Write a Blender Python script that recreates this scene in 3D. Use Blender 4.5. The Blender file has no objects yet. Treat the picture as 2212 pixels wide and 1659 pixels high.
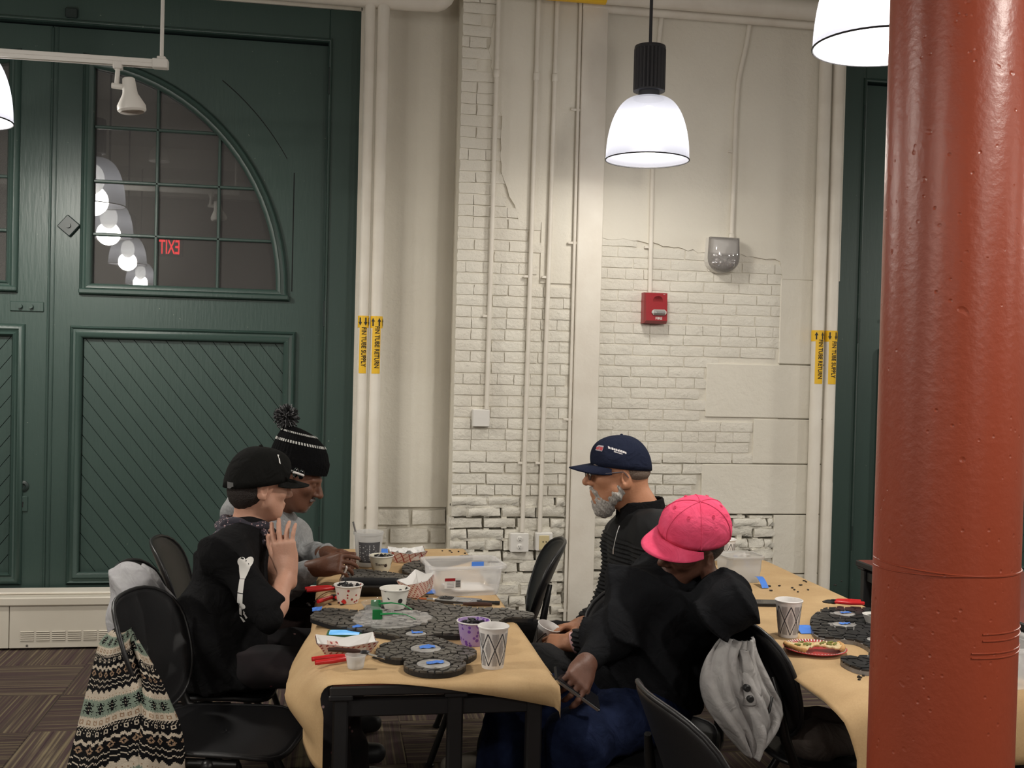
import bpy, bmesh, math, random
import numpy as np
from mathutils import Vector, Matrix, Euler

random.seed(7)
SC = bpy.context.scene
COL = SC.collection
PI = math.pi

# ------------------------------------------------------------------ camera
FPX, CX, CY, EYE = 2330.0, 1106.0, 829.5, 1.55
YAW, PITCH, ROLL = math.radians(9.5), math.radians(-1.0), 0.025
_f = Vector((math.sin(YAW) * math.cos(PITCH), math.cos(YAW) * math.cos(PITCH), math.sin(PITCH)))
_r0 = Vector((math.cos(YAW), -math.sin(YAW), 0))
_u0 = _r0.cross(_f)
_r = math.cos(ROLL) * _r0 + math.sin(ROLL) * _u0
_u = -math.sin(ROLL) * _r0 + math.cos(ROLL) * _u0
CAMP = Vector((0, 0, EYE))
cam = bpy.data.cameras.new('camera')
camo = bpy.data.objects.new('camera', cam)
COL.objects.link(camo)
cam.sensor_width = 36.0
cam.lens = 36.0 * FPX / 2212.0
cam.clip_start = 0.05
camo.matrix_world = Matrix(((_r.x, _u.x, -_f.x, 0), (_r.y, _u.y, -_f.y, 0), (_r.z, _u.z, -_f.z, EYE), (0, 0, 0, 1)))
SC.camera = camo

# ------------------------------------------------------------------ world, exposure
w = bpy.data.worlds.new('night')
SC.world = w
w.use_nodes = True
w.node_tree.nodes['Background'].inputs[0].default_value = (0.02, 0.02, 0.025, 1)
w.node_tree.nodes['Background'].inputs[1].default_value = 0.25
SC.view_settings.view_transform = 'Standard'
SC.view_settings.look = 'None'
SC.view_settings.gamma = 1.0
SC.view_settings.use_curve_mapping = False
SC.view_settings.exposure = 0.0
LAMP_W = 100.0          # watts of each pendant lamp (the lamp builder below places the lamps)
LAMP_COL = (1.0, 0.945, 0.86)


def ray(px, py):
    return _f + _r * ((px - CX) / FPX) - _u * ((py - CY) / FPX)


def at(px, py, Y):
    """point of the room at distance plane y = Y"""
    d = ray(px, py)
    return CAMP + d * (Y / d.y)


def atz(px, py, Z):
    d = ray(px, py)
    return CAMP + d * ((Z - EYE) / d.z)


# ------------------------------------------------------------------ materials
def _nt(name):
    m = bpy.data.materials.new(name)
    m.use_nodes = True
    return m, m.node_tree.nodes, m.node_tree.links, m.node_tree.nodes['Principled BSDF']


def N(nodes, t, **kw):
    n = nodes.new(t)
    for k, v in kw.items():
        if k.startswith('i_'):
            n.inputs[k[2:].replace('_', ' ')].default_value = v
        else:
            setattr(n, k, v)
    return n


def c4(c):
    return (c[0], c[1], c[2], 1)


def srgb(r, g, b):
    f = lambda v: ((v / 255 + 0.055) / 1.055) ** 2.4 if v > 10 else v / 255 / 12.92
    return (f(r), f(g), f(b))


def mat(name, col, rough=0.6, metal=0.0, col2=None, scale=8.0, detail=6.0, bump=0.0, bscale=60.0,
        spec=0.5, coat=0.0, trans=0.0, alpha=1.0, emis=None, estr=0.0, sheen=0.0, coords='Object', contrast=(0.35, 0.65), ior=1.45, sss=0.0):
    m, nd, ln, b = _nt(name)
    b.inputs['Base Color'].default_value = c4(col)
    b.inputs['Roughness'].default_value = rough
    b.inputs['Metallic'].default_value = metal
    b.inputs['Specular IOR Level'].default_value = spec
    b.inputs['Coat Weight'].default_value = coat
    b.inputs['Transmission Weight'].default_value = trans
    b.inputs['Alpha'].default_value = alpha
    b.inputs['IOR'].default_value = ior
    if sheen:
        b.inputs['Sheen Weight'].default_value = sheen
    if sss:
        b.inputs['Subsurface Weight'].default_value = sss
        b.inputs['Subsurface Radius'].default_value = (0.02, 0.008, 0.004)
    if emis:
        b.inputs['Emission Color'].default_value = c4(emis)
        b.inputs['Emission Strength'].default_value = estr
    tc = N(nd, 'ShaderNodeTexCoord')
    if col2:
        no = N(nd, 'ShaderNodeTexNoise', i_Scale=scale, i_Detail=detail)
        ln.new(tc.outputs[coords], no.inputs['Vector'])
        cr = N(nd, 'ShaderNodeValToRGB')
        cr.color_ramp.elements[0].color = c4(col)
        cr.color_ramp.elements[1].color = c4(col2)
        cr.color_ramp.elements[0].position, cr.color_ramp.elements[1].position = contrast
        ln.new(no.outputs['Fac'], cr.inputs['Fac'])
        ln.new(cr.outputs['Color'], b.inputs['Base Color'])
    if bump:
        n2 = N(nd, 'ShaderNodeTexNoise', i_Scale=bscale, i_Detail=5.0)
        ln.new(tc.outputs[coords], n2.inputs['Vector'])
        bp = N(nd, 'ShaderNodeBump', i_Strength=bump, i_Distance=0.01)
        ln.new(n2.outputs['Fac'], bp.inputs['Height'])
        ln.new(bp.outputs['Normal'], b.inputs['Normal'])
    return m


# ------------------------------------------------------------------ mesh builder
class MB:
    def __init__(s):
        s.v, s.f, s.m = [], [], []
        s.mi = 0

    def add(s, vs, fs):
        o = len(s.v)
        s.v += [tuple(p) for p in vs]
        for f in fs:
            s.f.append(tuple(i + o for i in f))
            s.m.append(s.mi)
        return s

    def box(s, c, d, rot=None, bev=0.0):
        hx, hy, hz = d[0] / 2, d[1] / 2, d[2] / 2
        if bev <= 0:
            vs = [(x * hx, y * hy, z * hz) for z in (-1, 1) for y in (-1, 1) for x in (-1, 1)]
            fs = [(0, 2, 3, 1), (4, 5, 7, 6), (0, 1, 5, 4), (2, 6, 7, 3), (0, 4, 6, 2), (1, 3, 7, 5)]
        else:
            b = min(bev, hx * .98, hy * .98, hz * .98)
            vs, idx = [], {}
            for sx in (-1, 1):
                for sy in (-1, 1):
                    for sz in (-1, 1):
                        for a in range(3):
                            p = [sx * (hx - b), sy * (hy - b), sz * (hz - b)]
                            p[a] = (sx, sy, sz)[a] * (hx, hy, hz)[a]
                            idx[(sx, sy, sz, a)] = len(vs)
                            vs.append(tuple(p))
            I = idx
            fs = []
            for a in range(3):
                for sg in (-1, 1):
                    o = [i for i in range(3) if i != a]
                    q = []
                    for (u_, v_) in ((-1, -1), (1, -1), (1, 1), (-1, 1)):
                        k = [0, 0, 0]
                        k[a] = sg
                        k[o[0]] = u_
                        k[o[1]] = v_
                        q.append(I[(k[0], k[1], k[2], a)])
                    fs.append(tuple(q))
            for a in range(3):
                o = [i for i in range(3) if i != a]
                for u_ in (-1, 1):
                    for v_ in (-1, 1):
                        q = []
                        for (t, ax) in ((-1, o[0]), (1, o[0]), (1, o[1]), (-1, o[1])):
                            k = [0, 0, 0]
                            k[a] = t
                            k[o[0]] = u_
                            k[o[1]] = v_
                            q.append(I[(k[0], k[1], k[2], ax)])
                        fs.append(tuple(q))
            for sx in (-1, 1):
                for sy in (-1, 1):
                    for sz in (-1, 1):
                        fs.append(tuple(I[(sx, sy, sz, a)] for a in range(3)))
        M = Matrix.Translation(Vector(c))
        if rot is not None:
            M = M @ (rot if isinstance(rot, Matrix) and len(rot) == 4 else (rot.to_4x4() if isinstance(rot, Matrix) else Euler(rot).to_matrix().to_4x4()))
        return s.add([M @ Vector(p) for p in vs], fs)

    def tube(s, pts, r, seg=10, caps=True, flat=None):
        pts = [Vector(p) for p in pts]
        n = len(pts)
        rs = r if isinstance(r, (list, tuple)) else [r] * n
        rings = []
        up = Vector((0, 0, 1))
        t0 = (pts[1] - pts[0]).normalized()
        if abs(t0.dot(up)) > .95:
            up = Vector((0, 1, 0))
        x = (up - t0 * up.dot(t0)).normalized()
        for i in range(n):
            a = pts[max(i - 1, 0)]
            b = pts[min(i + 1, n - 1)]
            t = (b - a).normalized()
            x = (x - t * x.dot(t)).normalized()
            y = t.cross(x)
            ring = []
            for k in range(seg):
                an = 2 * PI * k / seg
                sx, sy = math.cos(an), math.sin(an)
                if flat:
                    sx *= flat
                ring.append(pts[i] + (x * sx + y * sy) * rs[i])
            rings.append(ring)
        return s.loft(rings, caps)

    def loft(s, rings, caps=True, closed=True):
        n, k = len(rings), len(rings[0])
        vs = [p for r_ in rings for p in r_]
        fs = []
        for i in range(n - 1):
            for j in range(k if closed else k - 1):
                a, b = i * k + j, i * k + (j + 1) % k
                fs.append((a, b, b + k, a + k))
        if caps:
            fs.append(tuple(range(k - 1, -1, -1)))
            fs.append(tuple((n - 1) * k + j for j in range(k)))
        return s.add(vs, fs)

    def lathe(s, prof, c=(0, 0, 0), seg=24, M=None, closed=False):
        """profile of (radius, height); axis z"""
        c = Vector(c)
        rings = []
        for (r_, z) in prof:
            ring = [Vector((r_ * math.cos(2 * PI * k / seg), r_ * math.sin(2 * PI * k / seg), z)) for k in range(seg)]
            rings.append([(M @ p if M else p) + c for p in ring])
        if closed:
            rings.append(rings[0])
        return s.loft(rings, caps=not closed)

    def prism(s, poly, z0, z1, M=None):
        """poly in xy, extruded z0..z1"""
        n = len(poly)
        ar = sum(poly[i][0] * poly[(i + 1) % n][1] - poly[(i + 1) % n][0] * poly[i][1] for i in range(n))
        if ar < 0:
            poly = poly[::-1]
        vs = [Vector((p[0], p[1], z0)) for p in poly] + [Vector((p[0], p[1], z1)) for p in poly]
        if M:
            vs = [M @ p for p in vs]
        fs = [tuple(range(n - 1, -1, -1)), tuple(range(n, 2 * n))]
        fs += [(i, (i + 1) % n, (i + 1) % n + n, i + n) for i in range(n)]
        return s.add(vs, fs)

    def grid(s, fn, nu, nv, cu=False, cv=False):
        vs = [fn(i / (nu if cu else nu - 1), j / (nv if cv else nv - 1)) for i in range(nu) for j in range(nv)]
        fs = []
        for i in range(nu if cu else nu - 1):
            for j in range(nv if cv else nv - 1):
                a, b = i * nv + j, i * nv + (j + 1) % nv
                c_, d_ = ((i + 1) % nu) * nv + (j + 1) % nv, ((i + 1) % nu) * nv + j
                fs.append((a, d_, c_, b))
        return s.add(vs, fs)

    def sphere(s, c, r, seg=14, rings=9, M=None):
        r = r if isinstance(r, (tuple, list)) else (r, r, r)
        R = []
        for i in range(1, rings):
            th = PI * i / rings
            R.append([Vector((r[0] * math.sin(th) * math.cos(2 * PI * k / seg), r[1] * math.sin(th) * math.sin(2 * PI * k / seg), -r[2] * math.cos(th))) for k in range(seg)])
        R = [[(M @ p if M else p) + Vector(c) for p in q] for q in R]
        bot = (M @ Vector((0, 0, -r[2])) if M else Vector((0, 0, -r[2]))) + Vector(c)
        top = (M @ Vector((0, 0, r[2])) if M else Vector((0, 0, r[2]))) + Vector(c)
        s.loft(R, caps=False)
        n = len(s.v)
        s.v += [tuple(bot), tuple(top)]
        o = n - seg * (rings - 1)
        for k in range(seg):
            s.f.append((n, o + (k + 1) % seg, o + k)); s.m.append(s.mi)
            e = n - seg
            s.f.append((n + 1, e + k, e + (k + 1) % seg)); s.m.append(s.mi)
        return s

    def move(s, M):
        s.v = [tuple(M @ Vector(p)) for p in s.v]
        return s

    def mesh(s, name):
        me = bpy.data.meshes.new(name)
        me.from_pydata(s.v, [], s.f)
        return me


def link(o, parent=None):
    COL.objects.link(o)
    if parent is not None:
        o.parent = parent
    return o


def tag(o, label=None, cat=None, group=None, kind=None):
    if label: o['label'] = label
    if cat: o['category'] = cat
    if group: o['group'] = group
    if kind: o['kind'] = kind
    return o


def obj(name, mb, mats, parent=None, label=None, cat=None, group=None, kind=None, smooth=40, solid=0, sub=0, loc=None, fixn=False):
    me = mb.mesh(name) if isinstance(mb, MB) else mb
    if isinstance(mb, MB):
        for m in (mats if isinstance(mats, (list, tuple)) else [mats]):
            me.materials.append(m)
        if isinstance(mats, (list, tuple)) and len(mats) > 1:
            me.polygons.foreach_set('material_index', mb.m)
        if fixn:
            bm = bmesh.new(); bm.from_mesh(me)
            bmesh.ops.recalc_face_normals(bm, faces=bm.faces)
            bm.to_mesh(me); bm.free()
        if smooth:
            me.polygons.foreach_set('use_smooth', [True] * len(me.polygons))
            if smooth < 180:
                me.set_sharp_from_angle(angle=math.radians(smooth))
        me.update()
    o = bpy.data.objects.new(name, me)
    if loc is not None:
        o.location = loc
    link(o, parent)
    if solid:
        md = o.modifiers.new('thickness', 'SOLIDIFY')
        md.thickness = solid
        md.offset = 0
    if sub:
        md = o.modifiers.new('smooth', 'SUBSURF')
        md.levels = md.render_levels = sub
    return tag(o, label, cat, group, kind)


def thing(name, label, cat, loc=(0, 0, 0), rotz=0.0, group=None, kind=None):
    o = bpy.data.objects.new(name, None)
    o.empty_display_size = 0.1
    o.location = loc
    o.rotation_euler = (0, 0, rotz)
    link(o)
    return tag(o, label, cat, group, kind)


def copy_tree(o, parent=None, loc=None, rotz=None, label=None):
    c = o.copy()
    COL.objects.link(c)
    if parent is not None:
        c.parent = parent
    if loc is not None: c.location = loc
    if rotz is not None: c.rotation_euler = (0, 0, rotz)
    if label: c['label'] = label
    for ch in [q for q in o.children]:
        copy_tree(ch, c)
    return c


def text(name, body, size, M, m, parent=None, depth=0.0006, sx=1.0, align='CENTER', bold=0.0):
    cu = bpy.data.curves.new(name, 'FONT')
    cu.body = body
    cu.size = size
    cu.align_x = align
    cu.align_y = 'CENTER'
    cu.extrude = depth
    cu.offset = bold
    cu.resolution_u = 3
    to = bpy.data.objects.new(name + '_tmp', cu)
    COL.objects.link(to)
    dg = bpy.context.evaluated_depsgraph_get()
    me = bpy.data.meshes.new_from_object(to.evaluated_get(dg))
    bpy.data.objects.remove(to)
    bpy.data.curves.remove(cu)
    me.transform(M @ Matrix.Diagonal((sx, 1, 1, 1)))
    me.materials.clear()
    me.materials.append(m)
    o = bpy.data.objects.new(name, me)
    return link(o, parent)


def frame_mat(o, x, z):
    """matrix with given origin, x axis and z axis"""
    x = Vector(x).normalized()
    z = Vector(z)
    z = (z - x * z.dot(x)).normalized()
    y = z.cross(x)
    o = Vector(o)
    return Matrix(((x.x, y.x, z.x, o.x), (x.y, y.y, z.y, o.y), (x.z, y.z, z.z, o.z), (0, 0, 0, 1)))


# text plane facing the room (-y): text x -> world x, text y -> world z
def wall_M(x, y, z, rot=0.0):
    return Matrix.Translation((x, y, z)) @ Matrix.Rotation(PI / 2, 4, 'X') @ Matrix.Rotation(rot, 4, 'Z')

# ================================================================== materials of the room
def paint_mat(name, col, col2, bump=0.35):
    m, nd, ln, b = _nt(name)
    b.inputs['Roughness'].default_value = 0.55
    b.inputs['Specular IOR Level'].default_value = 0.35
    tc = N(nd, 'ShaderNodeTexCoord')
    gm = N(nd, 'ShaderNodeNewGeometry')
    n1 = N(nd, 'ShaderNodeTexNoise', i_Scale=1.6, i_Detail=7.0)
    ln.new(gm.outputs['Position'], n1.inputs['Vector'])
    cr = N(nd, 'ShaderNodeValToRGB')
    cr.color_ramp.elements[0].color, cr.color_ramp.elements[1].color = c4(col2), c4(col)
    cr.color_ramp.elements[0].position, cr.color_ramp.elements[1].position = 0.3, 0.6
    ln.new(n1.outputs['Fac'], cr.inputs['Fac'])
    ln.new(cr.outputs['Color'], b.inputs['Base Color'])
    n2 = N(nd, 'ShaderNodeTexNoise', i_Scale=38.0, i_Detail=8.0, i_Roughness=0.62)
    ln.new(gm.outputs['Position'], n2.inputs['Vector'])
    n3 = N(nd, 'ShaderNodeTexNoise', i_Scale=7.0, i_Detail=3.0)
    ln.new(gm.outputs['Position'], n3.inputs['Vector'])
    mx = N(nd, 'ShaderNodeMath', operation='MULTIPLY_ADD')
    ln.new(n3.outputs['Fac'], mx.inputs[0])
    mx.inputs[1].default_value = 1.6
    ln.new(n2.outputs['Fac'], mx.inputs[2])
    bp = N(nd, 'ShaderNodeBump', i_Strength=bump, i_Distance=0.012)
    ln.new(mx.outputs[0], bp.inputs['Height'])
    ln.new(bp.outputs['Normal'], b.inputs['Normal'])
    return m


M_WALL = paint_mat('white_wall_paint', (0.76, 0.725, 0.635), (0.70, 0.66, 0.57))
M_BRICK = paint_mat('painted_brick', (0.77, 0.74, 0.655), (0.71, 0.67, 0.585), bump=0.7)
M_STONE = paint_mat('painted_stone', (0.77, 0.74, 0.655), (0.70, 0.66, 0.57), bump=0.9)
M_PIPE = mat('white_pipe_paint', (0.75, 0.71, 0.63), 0.5, col2=(0.68, 0.63, 0.55), scale=5, bump=0.12, bscale=40)
M_CEIL = mat('ceiling_paint', (0.55, 0.53, 0.49), 0.8)
M_REAR = mat('rear_wall_paint', (0.32, 0.30, 0.27), 0.8)
M_HEAT = mat('cream_enamel', (0.62, 0.58, 0.50), 0.4, col2=(0.57, 0.53, 0.45), scale=2)
M_HEATD = mat('louvre_shadow', (0.10, 0.09, 0.08), 0.7)
M_BLACK = mat('black_ink', (0.008, 0.008, 0.008), 0.5)
M_YEL = mat('yellow_tape', (0.83, 0.50, 0.02), 0.4)
M_WHITE = mat('white_plastic', (0.72, 0.70, 0.66), 0.35)
M_DARK = mat('night_outside', (0.004, 0.004, 0.005), 0.9)


def green_mat():
    m, nd, ln, b = _nt('green_door_paint')
    gm = N(nd, 'ShaderNodeNewGeometry')
    n1 = N(nd, 'ShaderNodeTexNoise', i_Scale=2.2, i_Detail=6.0)
    ln.new(gm.outputs['Position'], n1.inputs['Vector'])
    cr = N(nd, 'ShaderNodeValToRGB')
    cr.color_ramp.elements[0].color, cr.color_ramp.elements[1].color = c4((0.027, 0.052, 0.045)), c4((0.037, 0.067, 0.056))
    ln.new(n1.outputs['Fac'], cr.inputs['Fac'])
    # small chips where pale undercoat shows
    n3 = N(nd, 'ShaderNodeTexNoise', i_Scale=55.0, i_Detail=4.0)
    ln.new(gm.outputs['Position'], n3.inputs['Vector'])
    c2 = N(nd, 'ShaderNodeValToRGB')
    c2.color_ramp.elements[0].position, c2.color_ramp.elements[1].position = 0.735, 0.76
    ln.new(n3.outputs['Fac'], c2.inputs['Fac'])
    mx = N(nd, 'ShaderNodeMix', data_type='RGBA')
    ln.new(c2.outputs['Color'], mx.inputs['Factor'])
    ln.new(cr.outputs['Color'], mx.inputs['A'])
    mx.inputs['B'].default_value = (0.16, 0.19, 0.15, 1)
    ln.new(mx.outputs['Result'], b.inputs['Base Color'])
    b.inputs['Roughness'].default_value = 0.42
    b.inputs['Specular IOR Level'].default_value = 0.45
    sc = N(nd, 'ShaderNodeMapping')
    sc.inputs['Scale'].default_value = (60, 60, 9)
    ln.new(gm.outputs['Position'], sc.inputs['Vector'])
    n2 = N(nd, 'ShaderNodeTexNoise', i_Scale=1.0, i_Detail=5.0)
    ln.new(sc.outputs['Vector'], n2.inputs['Vector'])
    bp = N(nd, 'ShaderNodeBump', i_Strength=0.22, i_Distance=0.006)
    ln.new(n2.outputs['Fac'], bp.inputs['Height'])
    ln.new(bp.outputs['Normal'], b.inputs['Normal'])
    return m


M_GREEN = green_mat()
M_GREEND = mat('dark_iron_green', (0.015, 0.026, 0.024), 0.45)


def glass_mat(name, tint=(0.9, 0.92, 0.9), rough=0.0, pale_haze=0.0):
    m, nd, ln, b = _nt(name)
    nd.remove(b)
    out = nd['Material Output']
    tr = N(nd, 'ShaderNodeBsdfTransparent')
    tr.inputs['Color'].default_value = c4(tint)
    gl = N(nd, 'ShaderNodeBsdfGlossy')
    gl.inputs['Roughness'].default_value = rough
    gl.inputs['Color'].default_value = (1, 1, 1, 1)
    fr = N(nd, 'ShaderNodeFresnel', i_IOR=1.75)
    ms = N(nd, 'ShaderNodeMixShader')
    ln.new(fr.outputs['Fac'], ms.inputs['Fac'])
    ln.new(tr.outputs[0], ms.inputs[1])
    ln.new(gl.outputs[0], ms.inputs[2])
    if pale_haze:
        df = N(nd, 'ShaderNodeBsdfDiffuse'); df.inputs['Color'].default_value = (.62, .59, .57, 1)  # pale diffuse mix: imitates reflected room light on panes, whitens the dome
        m2 = N(nd, 'ShaderNodeMixShader'); m2.inputs['Fac'].default_value = pale_haze
        ln.new(ms.outputs[0], m2.inputs[1]); ln.new(df.outputs[0], m2.inputs[2])
        ms = m2
    ln.new(ms.outputs[0], out.inputs['Surface'])
    return m


M_PANE = glass_mat('window_pane', (0.8, 0.82, 0.8), 0.01, pale_haze=0.07)  # its grey veil stands in for the ceiling mirrored in the glass


def carpet_mat():
    m, nd, ln, b = _nt('striped_carpet')
    tc = N(nd, 'ShaderNodeTexCoord')
    oi = N(nd, 'ShaderNodeObjectInfo')
    mp = N(nd, 'ShaderNodeMapping')
    mp.inputs['Scale'].default_value = (1.2, 75, 1)
    ln.new(tc.outputs['Object'], mp.inputs['Vector'])
    ad = N(nd, 'ShaderNodeVectorMath', operation='ADD')
    ln.new(mp.outputs['Vector'], ad.inputs[0])
    rs = N(nd, 'ShaderNodeVectorMath', operation='SCALE')
    ln.new(oi.outputs['Random'], rs.inputs['Scale'])
    rs.inputs[0].default_value = (31, 47, 5)
    ln.new(rs.outputs[0], ad.inputs[1])
    n1 = N(nd, 'ShaderNodeTexNoise', i_Scale=1.0, i_Detail=2.0)
    ln.new(ad.outputs[0], n1.inputs['Vector'])
    cr = N(nd, 'ShaderNodeValToRGB')
    e = cr.color_ramp.elements
    e[0].position, e[1].position = 0.32, 0.68
    e[0].color, e[1].color = c4((0.050, 0.034, 0.034)), c4((0.17, 0.14, 0.088))
    for p, c in ((0.42, (0.075, 0.048, 0.050)), (0.50, (0.066, 0.052, 0.042)), (0.58, (0.105, 0.080, 0.060))):
        q = e.new(p); q.color = c4(c)
    ln.new(n1.outputs['Fac'], cr.inputs['Fac'])
    hs = N(nd, 'ShaderNodeHueSaturation')
    mr = N(nd, 'ShaderNodeMapRange', i_To_Min=0.8, i_To_Max=1.25)
    ln.new(oi.outputs['Random'], mr.inputs['Value'])
    ln.new(mr.outputs[0], hs.inputs['Value'])
    ln.new(cr.outputs['Color'], hs.inputs['Color'])
    ln.new(hs.outputs['Color'], b.inputs['Base Color'])
    b.inputs['Roughness'].default_value = 0.95
    b.inputs['Specular IOR Level'].default_value = 0.1
    n2 = N(nd, 'ShaderNodeTexNoise', i_Scale=420.0, i_Detail=2.0)
    ln.new(tc.outputs['Object'], n2.inputs['Vector'])
    bp = N(nd, 'ShaderNodeBump', i_Strength=0.6, i_Distance=0.003)
    ln.new(n2.outputs['Fac'], bp.inputs['Height'])
    ln.new(bp.outputs['Normal'], b.inputs['Normal'])
    return m


M_CARPET = carpet_mat()

# ================================================================== room shell
RX0, RX1, RY0, RZ = -6.5, 9.0, -7.0, 4.3
floor = obj('floor', MB().box(((RX0 + RX1) / 2, 0, -0.053), (RX1 - RX0, 14.4, 0.1)), mat('carpet_backing', (0.05, 0.04, 0.04), 0.95), kind='structure', smooth=0)
tile_me = MB().box((0, 0, -0.0035), (0.498, 0.498, 0.007), bev=0.003).mesh('carpet_tile')
tile_me.materials.append(M_CARPET)
for i in range(-8, 9):
    for j in range(3, 13):
        t = bpy.data.objects.new('carpet_tile', tile_me)
        link(t, floor)
        t.location = (0.07 + i * 0.5, 0.2 + j * 0.5 - 0.3, 0.0)
        t.rotation_euler = (0, 0, (PI / 2) * ((i + j) % 2))
obj('ceiling', MB().box(((RX0 + RX1) / 2, 0, RZ + 0.05), (RX1 - RX0, 14.4, 0.1)), M_CEIL, kind='structure', smooth=0)
obj('wall_left', MB().box((RX0 - 0.05, 0, RZ / 2), (0.1, 14.4, RZ)), M_REAR, kind='structure', smooth=0)
obj('wall_right', MB().box((RX1 + 0.05, 0, RZ / 2), (0.1, 14.4, RZ)), M_REAR, kind='structure', smooth=0)
obj('wall_front', MB().box(((RX0 + RX1) / 2, RY0 - 0.05, RZ / 2), (RX1 - RX0, 0.1, RZ)), M_REAR, kind='structure', smooth=0)
bm_ = MB()
for y in (-5.2, -2.6, 0.0, 2.6):
    bm_.box(((RX0 + RX1) / 2, y, RZ - 0.13), (RX1 - RX0, 0.2, 0.26))
obj('trim_1', bm_, M_CEIL, kind='structure', smooth=0, label='pale ceiling beams')

YD = 6.15
# white masonry above and beside the doors
hd = MB()
hd.box((-1.5, 6.25, (3.5 + RZ) / 2), (3.25, 0.3, RZ - 3.5))
hd.box(((-3.13 + RX0) / 2, 6.25, RZ / 2), (-3.13 - RX0, 0.3, RZ))
obj('wall_back_header', hd, M_WALL, kind='structure', smooth=0)
hd = MB()
hd.box((4.6, 6.25, (3.5 + RZ) / 2), (3.26, 0.3, RZ - 3.5))
hd.box(((6.23 + RX1) / 2, 6.25, RZ / 2), (RX1 - 6.23, 0.3, RZ))
obj('wall_back_header_right', hd, M_WALL, kind='structure', smooth=0)

# ---- brick pieces
def brick_mesh(seed, L=0.2, Hh=0.0625, dep=0.03, rough=0.0035, gap=0.008, nx=4, nz=3):
    r = random.Random(seed)
    vs, fs = [], []
    l, h = L - gap, Hh - gap
    for k in range(nz):
        for i in range(nx):
            x = -l / 2 + l * i / (nx - 1)
            z = -h / 2 + h * k / (nz - 1)
            edge = (i in (0, nx - 1)) or (k in (0, nz - 1))
            y = -dep + (0.005 if edge else 0) + r.uniform(-rough, rough)
            vs.append((x + (r.uniform(-.003, .003) if edge else r.uniform(-.012, .012)), y, z + r.uniform(-.0022, .0022)))
    for k in range(nz - 1):
        for i in range(nx - 1):
            a = k * nx + i
            fs.append((a, a + 1, a + nx + 1, a + nx))
    loop = [i for i in range(nx)] + [k * nx + nx - 1 for k in range(1, nz)] + [(nz - 1) * nx + i for i in range(nx - 2, -1, -1)] + [k * nx for k in range(nz - 2, 0, -1)]
    n0 = len(vs)
    for q in loop:
        vs.append((vs[q][0], 0.0, vs[q][2]))
    for t in range(len(loop)):
        t2 = (t + 1) % len(loop)
        fs.append((loop[t2], loop[t], n0 + t, n0 + t2))
    me = bpy.data.meshes.new('brick')
    me.from_pydata(vs, [], fs)
    me.polygons.foreach_set('use_smooth', [True] * len(me.polygons))
    me.set_sharp_from_angle(angle=math.radians(50))
    me.materials.append(M_BRICK)
    return me


BR_SOFT = [brick_mesh(10 + i, rough=0.0015, gap=0.006) for i in range(4)]
BR_MID = [brick_mesh(20 + i, rough=0.0035, gap=0.009) for i in range(4)]
BR_ROUGH = [brick_mesh(30 + i, rough=0.006, gap=0.011) for i in range(5)]
HCO = 0.0625


def lay(parent, x0, x1, z0, z1, ybase, fn, seed=1, L=0.2):
    """one brick per object, fn(x,z) gives None (covered by plaster) or (mesh set, relief)"""
    r = random.Random(seed)
    k0, k1 = int(round(z0 / HCO)), int(round(z1 / HCO))
    for k in range(k0, k1):
        z = (k + 0.5) * HCO
        hdr = (k % 5 == 3)
        l0 = L / 2 if hdr else L
        x = x0 - (l0 * 0.5 if k % 2 else 0.0) - r.uniform(0, .01)
        while x < x1 - 0.02:
            l = l0 * r.uniform(0.94, 1.06)
            a, b = max(x, x0), min(x + l, x1)
            x += l
            if b - a < 0.03:
                continue
            q = fn((a + b) / 2, z)
            if q is None:
                continue
            ms, rel = q
            o = bpy.data.objects.new('brick', r.choice(ms))
            link(o, parent)
            low = ms is BR_ROUGH
            yb = ybase + (.055 if low else 0)
            o.location = ((a + b) / 2, yb, z + r.uniform(-.0015, .0015))
            o.scale = ((b - a) / 0.2 * (r.uniform(.95, 1.0) if low else 1), (yb - ybase + rel + r.uniform(-.0022, .0022) + (r.uniform(-.008, .006) if low else 0)) / 0.03, r.uniform(.90, 1.03) if low else 1)
            if low:
                o.rotation_euler = (0, r.uniform(-.012, .012), r.uniform(-.02, .02))


# ---- brick pier between the doors
pier = obj('wall_back_pier', MB().box((1.03, 6.21, (RZ + .8) / 2), (0.70, 0.38, RZ - .8)).box((1.03, 6.235, .4), (0.70, 0.33, .8)), M_WALL, kind='structure', smooth=0)
YP = 6.02   # mortar plane of the pier


def pier_fn(x, z):
    if z < 0.42: return (BR_ROUGH, 0.030) if (x * 7 + z * 13) % 1 < 0.7 else (BR_ROUGH, 0.02)
    if z < 0.80: return (BR_ROUGH, 0.026)
    if z < 1.02: return (BR_MID, 0.021)
    if z < 2.02: return (BR_SOFT, 0.0225)
    if z < 2.36: return (BR_SOFT, 0.0215) if x < 1.15 else None
    edge = 0.86 + max(0.0, min(0.14, (3.0 - z) * 0.24)) + 0.03 * math.sin(z * 9)
    if x < edge: return (BR_MID, 0.021)
    if z > 3.3 and 0.86 < x: return None
    return None


lay(pier, 0.675, 1.34, 0.0, 3.69, YP, pier_fn, 3)
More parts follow.
